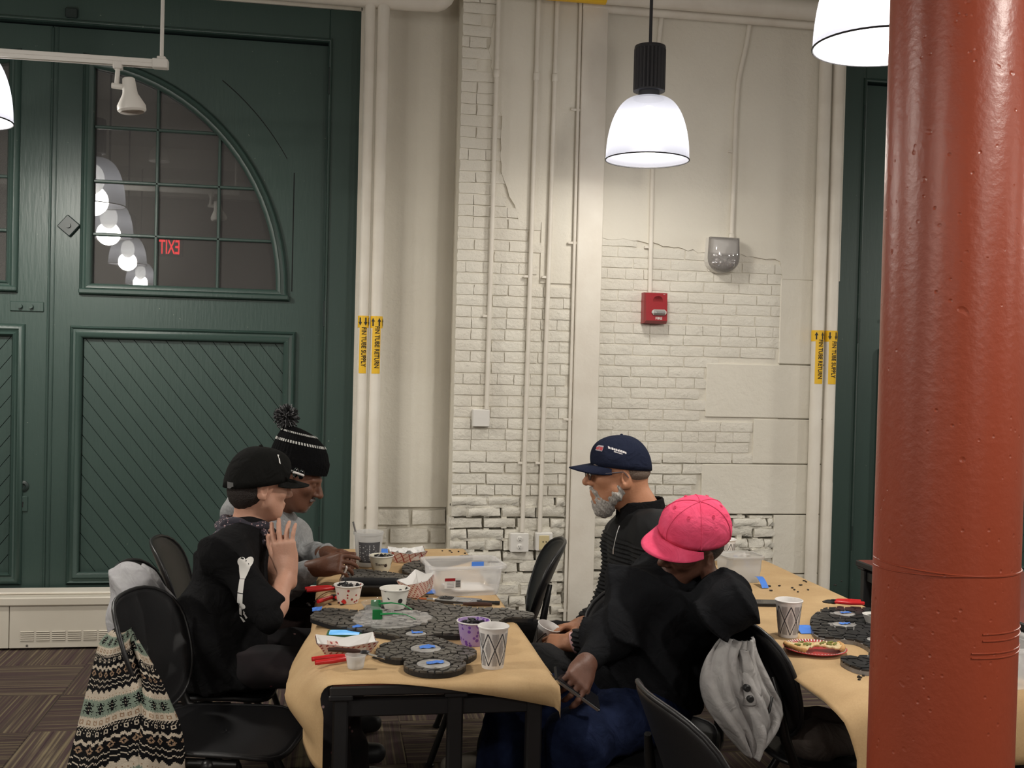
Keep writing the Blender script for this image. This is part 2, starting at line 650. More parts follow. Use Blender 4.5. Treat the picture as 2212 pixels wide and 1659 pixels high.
# paint-filled joints higher up on the pier
obj('joint_fill', MB().box((1.0075, 6.0245, 1.69), (0.655, 0.03, 1.34)).box((1.0075, 6.025, 3.0), (0.655, 0.020, 1.4)), M_WALL, pier, smooth=0)
poly = [(1.338, 2.02), (1.15, 2.02), (1.15, 2.36)]
z = 2.36
while z < 3.72:
    poly.append((0.862 + max(0.0, min(0.14, (3.0 - z) * 0.24)) + 0.03 * math.sin(z * 9) + random.uniform(-.008, .008), z))
    z += 0.045
poly += [(0.87, 3.75), (1.338, 3.75)]
PR = Matrix(((1, 0, 0, 0), (0, 0, -1, 0), (0, 1, 0, 0), (0, 0, 0, 1)))   # xy polygon -> xz, thickness towards the room
obj('plaster_patch', MB().prism(poly, -6.03, -5.999, M=Matrix(((1, 0, 0, 0), (0, 0, -1, 0), (0, 1, 0, 0), (0, 0, 0, 1)))), M_WALL, pier, smooth=0)

# ---- recessed strip between left door and pier
rec = obj('wall_back_recess', MB().box((0.40, 6.36, RZ / 2), (0.58, 0.1, RZ)), M_WALL, kind='structure', smooth=0)
obj('wall_back_jamb', MB().box((0.135, 6.25, RZ / 2), (0.03, 0.3, RZ)), M_WALL, kind='structure', smooth=0)
r = random.Random(4)
for (x0, x1, z0, z1) in ((0.16, 0.47, .60, .70), (0.48, 0.68, .60, .70), (0.16, 0.34, .49, .59), (0.35, 0.58, .49, .59), (.59, .68, .49, .59), (0.16, 0.68, 0.30, 0.475), (0.16, .42, .15, .29), (.43, .68, .15, .29)):
    o = bpy.data.objects.new('stone', r.choice(BR_ROUGH)); link(o, rec)
    o.location = ((x0 + x1) / 2, 6.31, (z0 + z1) / 2)
    o.scale = ((x1 - x0) / 0.2, 1.1, (z1 - z0) / HCO * 1.02)
obj('plaster_patch', MB().box((0.42, 6.30, (0.71 + RZ) / 2), (0.53, 0.04, RZ - .71)), M_WALL, rec, smooth=0)

# ---- right stretch of wall
rw = obj('wall_back_right', MB().box((2.17, 6.24, (RZ + .75) / 2), (1.62, 0.34, RZ - .75)).box((2.17, 6.27, .375), (1.62, .28, .75)), M_WALL, kind='structure', smooth=0)
YR = 6.07


def slab(x, z):
    if x > 2.60: return True
    if 1.27 < z < 1.60: return x > 2.16
    if 1.00 < z < 1.27: return x > 2.46
    if 0.70 < z < 1.00: return x > 2.15
    return False


def right_fn(x, z):
    top = 2.26 + 0.03 * math.sin(x * 5) - max(0, (x - 2.3)) * 0.25
    if z > top or slab(x, z): return None
    if z < 0.70: return (BR_ROUGH, 0.034) if (x * 5.3 + z * 17.7) % 1 < 0.8 else (BR_ROUGH, 0.022)
    if z < 1.02: return (BR_MID, 0.024)
    return (BR_SOFT, 0.0235)


lay(rw, 1.50, 2.62, 0.0, 2.36, YR, right_fn, 11, L=0.215)
fl = MB()
fl.box((2.06, 6.073, 1.66), (1.12, 0.032, 1.28))
obj('joint_fill', fl, M_WALL, rw, smooth=0)
poly = [(1.46, 2.20)] + [(1.46 + t * 0.03, 2.265 + 0.03 * math.sin((1.46 + t * .03) * 5) - max(0, (1.46 + t * .03 - 2.3)) * 0.25 + random.uniform(-.01, .01)) for t in range(1, 39)]
poly += [(2.62, 2.1), (2.98, 2.1), (2.98, RZ), (1.46, RZ)]
obj('plaster_patch', MB().prism(poly, -6.08, -6.043, M=PR), M_WALL, rw, smooth=0)
for (x0, x1, z0, z1) in ((2.165, 2.97, 1.275, 1.59), (2.465, 2.97, 1.005, 1.268), (2.155, 2.97, 0.705, 0.998), (2.61, 2.97, 1.598, 2.10), (2.61, 2.97, 0.35, 0.698), (2.61, 2.97, 0, 0.343)):
    obj('stone_slab', MB().box(((x0 + x1) / 2, 6.062, (z0 + z1) / 2), (x1 - x0, 0.036, z1 - z0), bev=0.004), M_WALL, rw, smooth=0)

# ---- patches of mortar left in the joints low on the wall
for (par, xa, xb, zb, yf, sd) in ((pier, .68, 1.34, .80, 6.008, 5), (rw, 1.50, 2.60, .70, 6.052, 6)):
    r = random.Random(sd)
    mm = MB()
    for k in range(0, int(zb / HCO) + 1):
        x = xa
        while x < xb:
            l = r.uniform(.05, .30)
            if r.random() < .62:
                mm.box((min(x + l / 2, xb - l / 2), yf + .05, k * HCO), (l, .10 - r.uniform(0, .006), .014))
            x += l
        x = xa
        while x < xb:
            if r.random() < .6: mm.box((x, yf + .055, (k + .5) * HCO), (.03, .10, HCO))
            x += .1
    obj('mortar', mm, M_STONE, par, smooth=0, kind='stuff')

# ---- white board beside the pier
obj('trim_2', MB().box((1.425, 5.995, RZ / 2), (0.145, 0.07, RZ), bev=0.004).box((1.362, 5.985, RZ / 2), (0.022, 0.04, RZ), bev=0.003), M_PIPE, kind='structure', smooth=0, label='white vertical board beside the brick pier')

# ================================================================== green doors
def clip_poly(poly, a, b, c):
    """keep a*x+b*y<=c"""
    out = []
    n = len(poly)
    for i in range(n):
        p, q = poly[i], poly[(i + 1) % n]
        dp, dq = a * p[0] + b * p[1] - c, a * q[0] + b * q[1] - c
        if dp <= 0: out.append(p)
        if dp * dq < 0:
            t = dp / (dp - dq)
            out.append((p[0] + t * (q[0] - p[0]), p[1] + t * (q[1] - p[1])))
    return out


def prof_strip(mb, pts, w_, d_, y0, closed=False):
    """moulding of rounded section along a polyline in xz, standing d_ proud of y0"""
    n = len(pts)
    rings = []
    for i in range(n):
        a = Vector(pts[i - 1 if (closed or i) else 0])
        p = Vector(pts[i])
        b = Vector(pts[(i + 1) % n if (closed or i < n - 1) else i])
        t1, t2 = (p - a), (b - p)
        t1 = t1.normalized() if t1.length > 1e-9 else t2.normalized()
        t2 = t2.normalized() if t2.length > 1e-9 else t1
        n1, n2 = Vector((-t1.y, t1.x)), Vector((-t2.y, t2.x))
        nn = (n1 + n2).normalized()
        k = 1 / max(0.5, nn.dot(n1))
        ring = []
        for (u_, v_) in ((-.5, 0), (-.5, .35), (-.32, .9), (-.1, 1.0), (.08, .6), (.2, .55), (.34, .85), (.5, .35), (.5, 0)):
            q = p + nn * (u_ * w_ * k)
            ring.append((q.x, y0 - v_ * d_, q.y))
        rings.append(ring)
    if closed: rings.append(rings[0])
    mb.loft(rings, caps=not closed, closed=True)


def door(name, x0, dr, label):
    """double carriage door; s runs from the jamb edge at x0 in direction dr"""
    X = lambda s: x0 + dr * s
    S0, S1 = 0.175, 1.637          # one leaf
    root = thing(name, label, 'door', (0, 0, 0), kind='structure')
    # frame: outer band standing proud all round
    fr = MB()
    for (s0, s1, z0, z1) in ((0, S0, 0, 3.5), (2 * S1 - S0, 2 * S1, 0, 3.5), (S0, 2 * S1 - S0, 3.32, 3.5)):
        fr.box((X((s0 + s1) / 2), YD + 0.02, (z0 + z1) / 2), (s1 - s0, 0.12, z1 - z0), bev=0.004)
    obj('door_frame', fr, M_GREEN, root, smooth=0)
    bd = MB()
    prof_strip(bd, [(X(S0 - .005), 0.0), (X(S0 - .005), 3.325), (X(2 * S1 - S0 + .005), 3.325), (X(2 * S1 - S0 + .005), 0.0)], 0.022, 0.014, YD - 0.038)
    obj('frame_bead', bd, M_GREEN, root, smooth=50)
    for leaf in (0, 1):
        Z = (lambda s: X(s)) if leaf == 0 else (lambda s: X(2 * S1 - s))
        sg = 1 if leaf == 0 else -1
        lo = MB()
        g = 0.006
        # opening of the window: arch quarter; s grows towards the meeting stile
        wx_in, wx_out, wz0 = 1.42, 0.435, 1.925        # glass limits in s, sill
        cx, rx, rz = 1.52, 1.085, 1.18                 # arch centre (s), radii
        arch = lambda t, o=0.0: (cx - (rx + o) * math.sin(t), wz0 + (rz + o) * math.cos(t))
        t0 = math.asin((cx - wx_in) / rx)
        ts = [t0 + (PI / 2 - t0) * i / 20 for i in range(21)]
        ap = [arch(t) for t in ts]
        # leaf slab = stiles, rails and the arched upper plate (each a flat board 45 mm thick)
        boards = []
        boards.append([(S0 + g, 0.14), (0.36, 0.14), (0.36, 1.925), (S0 + g, 1.925)])                    # hinge stile low
        boards.append([(1.497, 0.14), (S1 - .003, 0.14), (S1 - .003, 3.305), (1.42, 3.305), (1.42, 1.925), (1.497, 1.925)])     # meeting stile
        boards.append([(0.36, 1.685), (1.497, 1.685), (1.497, 1.925), (0.36, 1.925)])                # lock rail
        boards.append([(0.36, 0.14), (1.497, 0.14), (1.497, 0.33), (0.36, 0.33)])                    # bottom rail
        boards.append([(S0 + g, 1.925), (wx_out, 1.925)] + [p for p in reversed(ap)] + [(1.42, 3.305), (S0 + g, 3.305)])
        for b_ in boards:
            mb = MB()
            mb.prism([(Z(p[0]), p[1]) for p in b_], -(YD + 0.05), -YD, M=PR)
            obj('board', mb, M_GREEN, root, smooth=0)
        # joint lines of the curved head rail
        jl = MB()
        cp = [arch(t, 0.235) for t in [0.62 + (1.02 - 0.62) * i / 12 for i in range(13)]]
        jp = [(Z(p[0]), p[1]) for p in cp]
        jl.loft([[(p[0], YD - .0015, p[1] + .003), (p[0], YD + .002, p[1] + .003), (p[0], YD + .002, p[1] - .003), (p[0], YD - .0015, p[1] - .003)] for p in jp])
        jl.box((Z(0.355), YD, 2.26), (0.005, 0.003, 0.66))
        obj('joint_crack', jl, M_DARK, root, smooth=0)
        # mouldings
        mo = MB()
        pw = [(1.45, wz0 - .02)] + [(1.45, wz0 + .6), (1.45, arch(t0)[1] + 0.035)] + [arch(t, 0.025) for t in ts[1:]] + [(wx_out - .03, wz0 - .02)]
        prof_strip(mo, [(Z(p[0]), p[1]) for p in pw], 0.062, 0.03, YD, closed=True)
        obj('window_moulding', mo, M_GREEN, root, smooth=50)
        sill = MB().box((Z((1.47 + .38) / 2), YD - .018, 1.893), (1.11, 0.036, 0.028), bev=.006)
        obj('window_sill', sill, M_GREEN, root, smooth=0)
        mo = MB()
        prof_strip(mo, [(Z(p[0]), p[1]) for p in ((0.36, 0.335), (1.49, 0.335), (1.49, 1.672), (0.36, 1.672))], 0.066, 0.032, YD, closed=True)
        obj('panel_moulding', mo, M_GREEN, root, smooth=50)
        # diagonal planks of the lower panel
        a0, a1, b0, b1 = 0.36, 1.49, 0.335, 1.672
        th = math.radians(52)
        nx_, nz_ = math.sin(th) * (-1), math.cos(th)      # normal in (s,z); plank runs downwards towards the hinge side
        nx_, nz_ = -math.sin(th), math.cos(th)
        pw_ = 0.066
        cs = [nx_ * p + nz_ * q for p in (a0, a1) for q in (b0, b1)]
        k = math.floor(min(cs) / pw_)
        while k * pw_ < max(cs):
            c0, c1 = k * pw_ + 0.0016, (k + 1) * pw_ - 0.0016
            po = [(a0, b0), (a1, b0), (a1, b1), (a0, b1)]
            po = clip_poly(po, nx_, nz_, c1)
            po = clip_poly(po, -nx_, -nz_, -c0)
            k += 1
            if len(po) < 3: continue
            mb = MB().prism([(Z(p[0]), p[1]) for p in po], -(YD + 0.04), -(YD + 0.012), M=PR)
            obj('plank', mb, M_GREEN, root, smooth=0)
        obj('panel_back', MB().box((Z(0.925), YD + 0.042, 1.0), (1.14, 0.008, 1.36)), M_GREEN, root, smooth=0)
        # glazing bars
        def ztop(s):
            v = (cx - s) / rx
            return wz0 + rz * math.sqrt(max(0, 1 - v * v))
        def smin(z_):
            v = (z_ - wz0) / rz
            return cx - rx * math.sqrt(max(0, 1 - v * v))
        for s_ in (1.09, 0.76):
            h_ = ztop(s_) - wz0
            obj('glazing_bar', MB().box((Z(s_), YD + .02, wz0 + h_ / 2), (0.016, 0.03, h_), bev=.004), M_GREEN, root, smooth=0)
        for z_ in (2.205, 2.492, 2.785):
            sm = smin(z_)
            obj('glazing_bar', MB().box((Z((sm + wx_in) / 2), YD + .02, z_), (wx_in - sm, 0.03, 0.016), bev=.004), M_GREEN, root, smooth=0)
        pn = [(wx_in, wz0), (wx_out, wz0)] + [p for p in reversed(ap)]
        # one pane for each opening between the bars
        for (sa, sb) in ((1.42, 1.09), (1.09, 0.76), (0.76, 0.40)):
            for (za, zb) in ((1.9, 2.205), (2.205, 2.492), (2.492, 2.785), (2.785, 3.2)):
                po = clip_poly(pn, 1, 0, sa)
                po = clip_poly(po, -1, 0, -sb)
                po = clip_poly(po, 0, 1, zb) if len(po) > 2 else po
                po = clip_poly(po, 0, -1, -za) if len(po) > 2 else po
                if len(po) < 3: continue
                ar = abs(sum(po[i][0] * po[(i + 1) % len(po)][1] - po[(i + 1) % len(po)][0] * po[i][1] for i in range(len(po)))) / 2
                if ar < 0.002: continue
                obj('pane', MB().prism([(Z(p[0]), p[1]) for p in po], -(YD + 0.028), -(YD + 0.025), M=PR), M_PANE, root, smooth=0)
        # strap hinges on the jamb side
        for z_ in (3.10, 1.81, 0.55):
            obj('hinge', MB().box((Z(S0 - .004), YD - .043, z_), (0.02, 0.014, 0.15), bev=.004), M_GREEND, root, smooth=0)
    # astragal over the meeting stiles
    ag = MB().box((X(S1), YD - .006, 1.72), (0.012, 0.014, 3.16), bev=.005)
    ag.box((X(S1 - .026), YD - .003, 1.72), (0.006, 0.006, 3.16), bev=.002)
    obj('meeting_bead', ag, M_GREEN, root, smooth=0)
    # ironmongery
    ib = MB().box((X(1.567), YD - .012, 3.36), (0.16, 0.016, 0.04), bev=.003).box((X(1.535), YD - .04, 3.368), (0.062, 0.05, 0.05), bev=.006)
    obj('top_bolt', ib, M_GREEND, root, smooth=0)
    R45 = Matrix.Rotation(math.radians(40), 4, 'Y')
    kn = MB().box((X(1.538), YD - .012, 2.241), (0.085, 0.024, 0.085), rot=R45, bev=.004)
    kn.tube([(X(1.538), YD - .02, 2.241), (X(1.538), YD - .034, 2.241)], 0.014, 8)
    obj('pivot_plate', kn, M_GREEND, root, smooth=30)
    lp = MB().box((X(1.745), YD - .004, 1.80), (0.17, 0.012, 0.052), bev=.003)
    for q in (1.72, 1.775):
        lp.tube([(X(q), YD - .008, 1.80), (X(q), YD - .03, 1.80)], 0.011, 10)
    obj('latch_plate', lp, M_GREEN, root, smooth=30)
    kp = MB().lathe([(0.030, 0), (0.030, 0.006), (0.022, 0.011), (0.016, 0.012), (0.010, 0.004)], seg=16, M=Matrix.Rotation(PI / 2, 3, 'X'), c=(X(1.75), YD, 0.833))
    obj('knob_rose', kp, M_GREEND, root, smooth=40)
    kh = MB().box((X(1.75), YD - .004, 0.738), (0.05, 0.01, 0.082), bev=.003)
    obj('keyhole_plate', kh, M_GREEN, root, smooth=0)
    kd = MB().box((X(1.75), YD - .01, 0.732), (0.006, 0.004, 0.02)).lathe([(0.006, 0), (0.006, 0.003)], seg=10, M=Matrix.Rotation(PI / 2, 3, 'X'), c=(X(1.75), YD - .0085, 0.744))
    obj('keyhole', kd, M_BLACK, root, smooth=0)
    obj('threshold', MB().box((X(S1), YD + .03, 0.07), (2 * S1, 0.16, 0.14)), M_GREEND, root, smooth=0)
    # dark vestibule behind the glass
    return root


door('door_1', 0.125, -1, 'dark green double carriage door with quarter arch window and diagonal planks beside fin tube heater')
door('door_2', 2.97, 1, 'dark green carriage door partly behind the red column')
obj('ground_outside', MB().box((1.5, 8.5, -0.05), (16, 4.0, 0.08)), M_DARK, kind='structure', smooth=0)

# ================================================================== fin tube heater cover
ht = thing('baseboard_heater', 'cream metal fin tube heater cover with louvres below green door', 'heater', (0, 5.93, 0))
xs = [-3.1, -1.625, 0.10]
for a, b_ in zip(xs[:-1], xs[1:]):
    obj('cover_panel', MB().box(((a + b_) / 2, 0.06, 0.125), (b_ - a - 0.003, 0.12, 0.226), bev=.003), M_HEAT, ht, smooth=0)
    n = int((b_ - a - .12) / 0.078)
    lv, ls = MB(), MB()
    for i in range(n):
        for k in range(5):
            cx_ = a + 0.09 + i * 0.078
            cz_ = 0.053 + k * 0.0108
            lv.box((cx_, -.0015, cz_ + .002), (0.066, 0.008, 0.0028), rot=(0.5, 0, 0))
            ls.box((cx_, -.0003, cz_ - .0016), (0.066, 0.001, 0.0034))
    o = obj('louvre_lips', lv, M_HEAT, ht, smooth=0, kind='stuff')
    o = obj('louvre_slots', ls, M_HEATD, ht, smooth=0, kind='stuff')
    for xx in (a + 0.09, b_ - 0.4):
        obj('screw', MB().lathe([(0.006, 0), (0.006, 0.003), (0.002, 0.005)], seg=8, M=Matrix.Rotation(PI / 2, 3, 'X'), c=(xx, 0, 0.026)), M_HEATD, ht)
obj('cover_cap', MB().box((-1.5, 0.055, 0.258), (3.2, 0.14, 0.045), bev=.006), M_HEAT, ht, smooth=0)
obj('top_ledge', MB().box((-1.5, 0.11, 0.288), (3.2, 0.12, 0.012), bev=.003), M_PIPE, ht, smooth=0)

# ================================================================== pipes
def ring_sleeve(mb, c, r_, z0, z1, a0, a1, n=16):
    """part of a cylinder around a vertical pipe; angle 0 faces the room"""
    def fn(u_, v_):
        a = a0 + (a1 - a0) * u_
        return (c[0] + r_ * math.sin(a), c[1] - r_ * math.cos(a), z0 + (z1 - z0) * v_)
    mb.grid(lambda u_, v_: fn(u_, v_), n, 2)
    mb.f[-(n - 1):] = [tuple(reversed(f)) for f in mb.f[-(n - 1):]]


def heating_pipe(x, r_, ups, words, label):
    p = thing('heating_pipe', label, 'pipe', (x, 5.985, 0))
    mb = MB()
    zs = [0.0, 0.9, 0.905, 2.3, 2.305, 3.55]
    mb.tube([(0, 0, q) for q in zs], [r_, r_, r_ * .97, r_, r_ * .975, r_], 20, caps=True)
    obj('pipe_sleeve', mb, M_PIPE, p, smooth=60)
    t = MB()
    ring_sleeve(t, (0, 0), r_ + .0012, 1.735, 1.80, -PI * .8, PI * .8, 24)
    ring_sleeve(t, (0, 0), r_ + .0012, 1.485, 1.735, -0.72, 0.72, 10)
    obj('pipe_marker', t, M_YEL, p, smooth=180)
    ar = MB()
    for a in (-0.6, 0.42, 1.3):
        s, c = math.sin(a) * (r_ + .002), -math.cos(a) * (r_ + .002)
        Mx = Matrix.Translation((s, c, 1.768)) @ Matrix.Rotation(a, 4, 'Z') @ Matrix.Rotation(PI / 2, 4, 'X')
        k = 1 if ups else -1
        ar.prism([(-.004, -.022 * k), (.004, -.022 * k), (.004, .002 * k), (-.004, .002 * k)], 0, .0006, M=Mx)
        ar.prism([(-.0105, .002 * k), (.0105, .002 * k), (0, .022 * k)], 0, .0006, M=Mx)
    obj('flow_arrow', ar, M_BLACK, p, smooth=0)
    text('marker_text', words, 0.036, wall_M(0.003, -r_ - .0016, 1.63, -PI / 2), M_BLACK, p, sx=.78, bold=0.0006)
    return p


heating_pipe(0.165, 0.029, False, 'FIN TUBE SUPPLY', 'white heating pipe with down arrows on its yellow marker, against left green door')
heating_pipe(0.237, 0.033, True, 'FIN TUBE RETURN', 'white heating pipe with up arrows on its yellow marker, beside recessed wall strip')
heating_pipe(2.822, 0.036, True, 'FIN TUBE RETURN', 'white heating pipe with up arrows on its yellow marker, beside brick wall stretch')
heating_pipe(2.906, 0.036, False, 'FIN TUBE SUPPLY', 'white heating pipe with down arrows on its yellow marker, against right green door')

hp = thing('overhead_pipe', 'white pipe running above left green door and ending in an elbow', 'pipe', (-3.2, 5.99, 3.535))
pts = [(0, 0, 0), (3.6, 0, 0), (3.68, 0, 0.004)] + [(3.70 + 0.09 * math.sin(t), 0, 0.09 - 0.09 * math.cos(t)) for t in (0.3, .6, .9, 1.2, PI / 2)] + [(3.79, 0.03, 0.4), (3.79, .03, .74)]
obj('pipe_run', MB().tube(pts, 0.05, 16), M_PIPE, hp, smooth=60)
obj('elbow_cover', MB().tube([(3.60, 0, 0.02), (3.64, -.01, .06), (3.66, -.01, .12), (3.66, 0, .3)], 0.055, 14), M_PIPE, hp, smooth=60)
hp = thing('overhead_pipe', 'thick white heating pipe along wall top with yellow marker', 'pipe', (0.86, 5.885, 3.63))
obj('pipe_run', MB().tube([(0, 0, 0), (1.2, 0, 0.004), (8.0, 0, 0.012)], 0.058, 18), M_PIPE, hp, smooth=60)
mk = MB()
mk.tube([(0.26, 0, .0005), (0.60, 0, .0005)], 0.0592, 18, caps=False)
obj('pipe_marker', mk, M_YEL, hp, smooth=60)
Mq = Matrix.Translation((0.415, -math.sin(.75) * .0602, .0005 - math.cos(.75) * .0602)) @ Matrix.Rotation(.75, 4, 'X')
text('marker_text', 'HEATING WATER SUPPLY', 0.036, Mq, M_BLACK, hp, sx=.70, bold=.0005)
ar = MB()
Ma = Matrix.Translation((0.575, -math.sin(.75) * .0604, .0005 - math.cos(.75) * .0604)) @ Matrix.Rotation(.75, 4, 'X')
ar.prism([(-.02, -.005), (0, -.005), (0, .005), (-.02, .005)], 0, .0006, M=Ma).prism([(0, -.013), (.018, 0), (0, .013)], 0, .0006, M=Ma)
obj('flow_arrow', ar, M_BLACK, hp, smooth=0)
hp = thing('overhead_pipe', 'thinner white pipe below the thick one along wall top', 'pipe', (1.35, 5.985, 3.585))
obj('pipe_run', MB().tube([(0, 0, 0), (6.0, 0, 0.01)], 0.028, 12), M_PIPE, hp, smooth=60)


def conduit(pts, r_, label, couplings=(), straps=(), name='conduit'):
    c = thing(name, label, 'conduit', pts[-1])
    o = Vector(pts[-1])
    P = [Vector(p) - o for p in pts]
    obj('conduit_tube', MB().tube(P, r_, 12), M_PIPE, c, smooth=60)
    for z_ in couplings:
        # point on the run at height z_
        for a, b_ in zip(P[:-1], P[1:]):
            lo, hi = sorted((a.z, b_.z))
            if lo <= z_ - o.z <= hi and hi > lo:
                t = (z_ - o.z - a.z) / (b_.z - a.z)
                q = a.lerp(b_, t)
                d = (b_ - a).normalized()
                obj('coupling', MB().tube([q - d * .022, q - d * .018, q + d * .018, q + d * .022], [r_ + .0015, r_ + .004, r_ + .004, r_ + .0015], 12), M_PIPE, c, smooth=60)
                break
    for z_ in straps:
        for a, b_ in zip(P[:-1], P[1:]):
            lo, hi = sorted((a.z, b_.z))
            if lo <= z_ - o.z <= hi and hi > lo:
                t = (z_ - o.z - a.z) / (b_.z - a.z)
                q = a.lerp(b_, t)
                st = MB().box((q.x - .012, q.y + r_ * .6, q.z), (.05, .004 + r_, .014), bev=.002)
                obj('strap', st, M_PIPE, c, smooth=0)
                break
    return c


conduit([(0.872, 5.975, 3.66), (0.868, 5.975, 2.8), (0.860, 5.975, 1.30)], 0.0125, 'white conduit on brick pier running down to a blank square box', (3.17,), (1.82,))
conduit([(1.098, 5.975, 3.66), (1.090, 5.975, 2.2), (1.080, 5.975, 0.61)], 0.0125, 'white conduit on brick pier running down to the double socket', (3.17,), (2.05, 1.0))
conduit([(1.205, 5.975, 3.66), (1.195, 5.975, 2.2), (1.180, 5.975, 0.61)], 0.0125, 'white conduit on brick pier running down to the phone jack box', (3.17,), (2.05, 1.0))
conduit([(1.338, 5.975, 4.2), (1.338, 5.975, 2.0), (1.338, 5.975, 0.1)], 0.009, 'thin white conduit tucked along the edge of the vertical board', (), (3.0, 2.25, 1.25, 0.16))
conduit([(1.835, 6.03, 3.66), (1.80, 6.03, 3.2), (1.80, 6.03, 2.6), (1.804, 6.03, 1.98)], 0.0135, 'white conduit running down to the red fire alarm', (), (2.25,))
conduit([(2.375, 6.03, 3.66), (2.345, 6.03, 3.45), (2.305, 6.03, 3.25), (2.295, 6.03, 3.05), (2.292, 6.03, 2.6), (2.288, 6.03, 2.29)], 0.0135, 'white conduit bending down to the clear domed emergency light', (2.33,), (2.83,))

# boxes on the pier
jb = thing('junction_box', 'white blank square junction box on brick pier', 'junction box', (0.828, 5.99, 1.25))
obj('box_body', MB().box((0, 0, 0), (0.098, 0.05, 0.098), bev=.005), M_WHITE, jb, smooth=0)
obj('box_cover', MB().box((0, -.028, 0), (0.094, 0.008, 0.094), bev=.003).lathe([(0.008, 0), (0.008, .001)], M=Matrix.Rotation(PI / 2, 3, 'X'), c=(0.01, -.0315, 0), seg=12), M_WHITE, jb, smooth=0)

so = thing('wall_socket', 'white surface box with double electric socket on brick pier', 'socket', (1.063, 5.985, 0.552))
obj('box_body', MB().box((0, 0, 0), (0.106, 0.05, 0.106), bev=.006), M_WHITE, so, smooth=0)
obj('cover_plate', MB().box((0, -.027, 0), (0.104, 0.006, 0.104), bev=.004), M_WHITE, so, smooth=0)
for dz in (.022, -.022):
    f = obj('receptacle', MB().lathe([(0.0165, 0), (0.0165, .003), (.015, .004)], M=Matrix.Rotation(PI / 2, 3, 'X'), c=(0, -.03, dz), seg=16), M_WHITE, so)
    s_ = MB().box((-.006, -.0345, dz + .003), (.0022, .001, .008)).box((.006, -.0345, dz + .003), (.0022, .001, .007)).lathe([(.0025, 0), (.0025, .001)], seg=8, M=Matrix.Rotation(PI / 2, 3, 'X'), c=(0, -.0341, dz - .007))
    obj('slots', s_, M_BLACK, f, smooth=0)
M_IVORY = mat('ivory_plate', (0.60, 0.50, 0.28), 0.4)
pj = thing('phone_jack', 'white surface box with ivory phone jack plate on brick pier', 'phone jack', (1.205, 5.985, 0.557))
obj('box_body', MB().box((0, 0, 0), (0.098, 0.05, 0.104), bev=.006), M_WHITE, pj, smooth=0)
obj('cover_plate', MB().box((0, -.027, 0), (0.094, 0.006, 0.10), bev=.004), M_WHITE, pj, smooth=0)
jp = obj('jack_plate', MB().box((-.002, -.032, -.004), (0.058, 0.006, 0.082), bev=.003), M_IVORY, pj, smooth=0)
j = MB()
for dx in (-.009, .009):
    j.prism([(dx - .005, .004), (dx + .005, .004), (dx, -.005)], 0.0352, 0.0362, M=PR)
obj('jack_holes', j, M_BLACK, jp, smooth=0)

# fire alarm
M_FIRE = mat('red_alarm', (0.30, 0.012, 0.018), 0.35)
M_CLEAR = mat('clear_lens', (0.85, 0.85, 0.85), 0.12, metal=0.75)
fa = thing('fire_alarm', 'red fire alarm horn with clear strobe and FIRE lettering', 'fire alarm', (1.827, 6.02, 1.895))
bo = MB()
bo.loft([[(x, y, z) for (x, z) in ((-.068, -.085), (.068, -.085), (.068, .092), (-.068, .092))] for y in (0.03, -.03)])
bo.loft([[(-.068, -.03, -.085), (.068, -.03, -.085), (.068, -.03, .092), (-.068, -.03, .092)], [(-.062, -.062, -.07), (.062, -.062, -.07), (.064, -.048, .088), (-.064, -.048, .088)]])
obj('housing', bo, M_FIRE, fa, smooth=20, fixn=True)
g = MB()
for k in range(6):
    g.lathe([(0.029 - k * .005, 0), (0.029 - k * .005, .003), (0.0265 - k * .005, .003), (0.0265 - k * .005, 0)], M=Matrix.Rotation(PI / 2 + .09, 3, 'X'), c=(0.008, -.050, .045), seg=24)
obj('horn_grille', g, mat('dark_red_grille', (0.22, 0.008, 0.010), 0.5), fa)
obj('strobe', MB().box((0.012, -.066, -.022), (0.088, 0.026, 0.034), bev=.012).box((0.012, -.078, -.022), (0.05, 0.008, 0.016), bev=.003), M_CLEAR, fa, smooth=30)
text('fire_text', 'FIRE', 0.021, wall_M(0.012, -.0627, -.057), M_WHITE, fa, sx=1.05, bold=.0004)
text('small_text', 'FIRE', 0.006, wall_M(0.045, -.0495, .082), M_WHITE, fa, sx=1.05)

# emergency light: clear domed lens over a white plate
el = thing('emergency_light', 'clear U shaped domed emergency light on white plate', 'light', (2.222, 6.02, 2.22))
up = [(-.085, .10), (.085, .10), (.09, .0)] + [(.09 * math.cos(a), -.02 + .085 * math.sin(a)) for a in [-PI * i / 12 for i in range(0, 13)]] + [(-.09, 0)]
obj('back_plate', MB().prism(up, -.03, .03, M=PR), M_WHITE, el, smooth=0)
dm = MB()
rings = []
for k, (sc_, y) in enumerate(((1.0, -.03), (1.0, -.055), (.96, -.08), (.85, -.10), (.6, -.112), (.2, -.116))):
    rings.append([(p[0] * sc_, y, p[1] * sc_) for p in up])
dm.loft(rings, caps=True)
M_LENS = glass_mat('clear_lens_glass', (0.92, 0.92, 0.93), 0.02)
M_DOME = glass_mat('clear_dome', (0.96, 0.96, 0.97), 0.05, pale_haze=.30)
obj('dome', dm, M_DOME, el, smooth=60, fixn=True)
obj('reflector_tray', MB().box((0, -.05, .045), (.16, .04, .09), bev=.008), M_WHITE, el, smooth=0)
rf = MB()
for dx in (-.042, .042):
    rf.lathe([(.034, 0), (.03, .012), (.02, .022), (.008, .028)], M=Matrix.Rotation(PI / 2 - .5, 3, 'X'), c=(dx, -.045, -.045), seg=16)
obj('lamp_reflector', rf, mat('chrome', (0.7, 0.7, 0.72), 0.12, metal=1.0), el)
rp = MB()
for k in range(5):
    rp.sphere((-.05 + k * .025, -.075, -.035 - .012 * (k % 2)), .012, 8, 6)
obj('lamp_beads', rp, M_CLEAR, el)

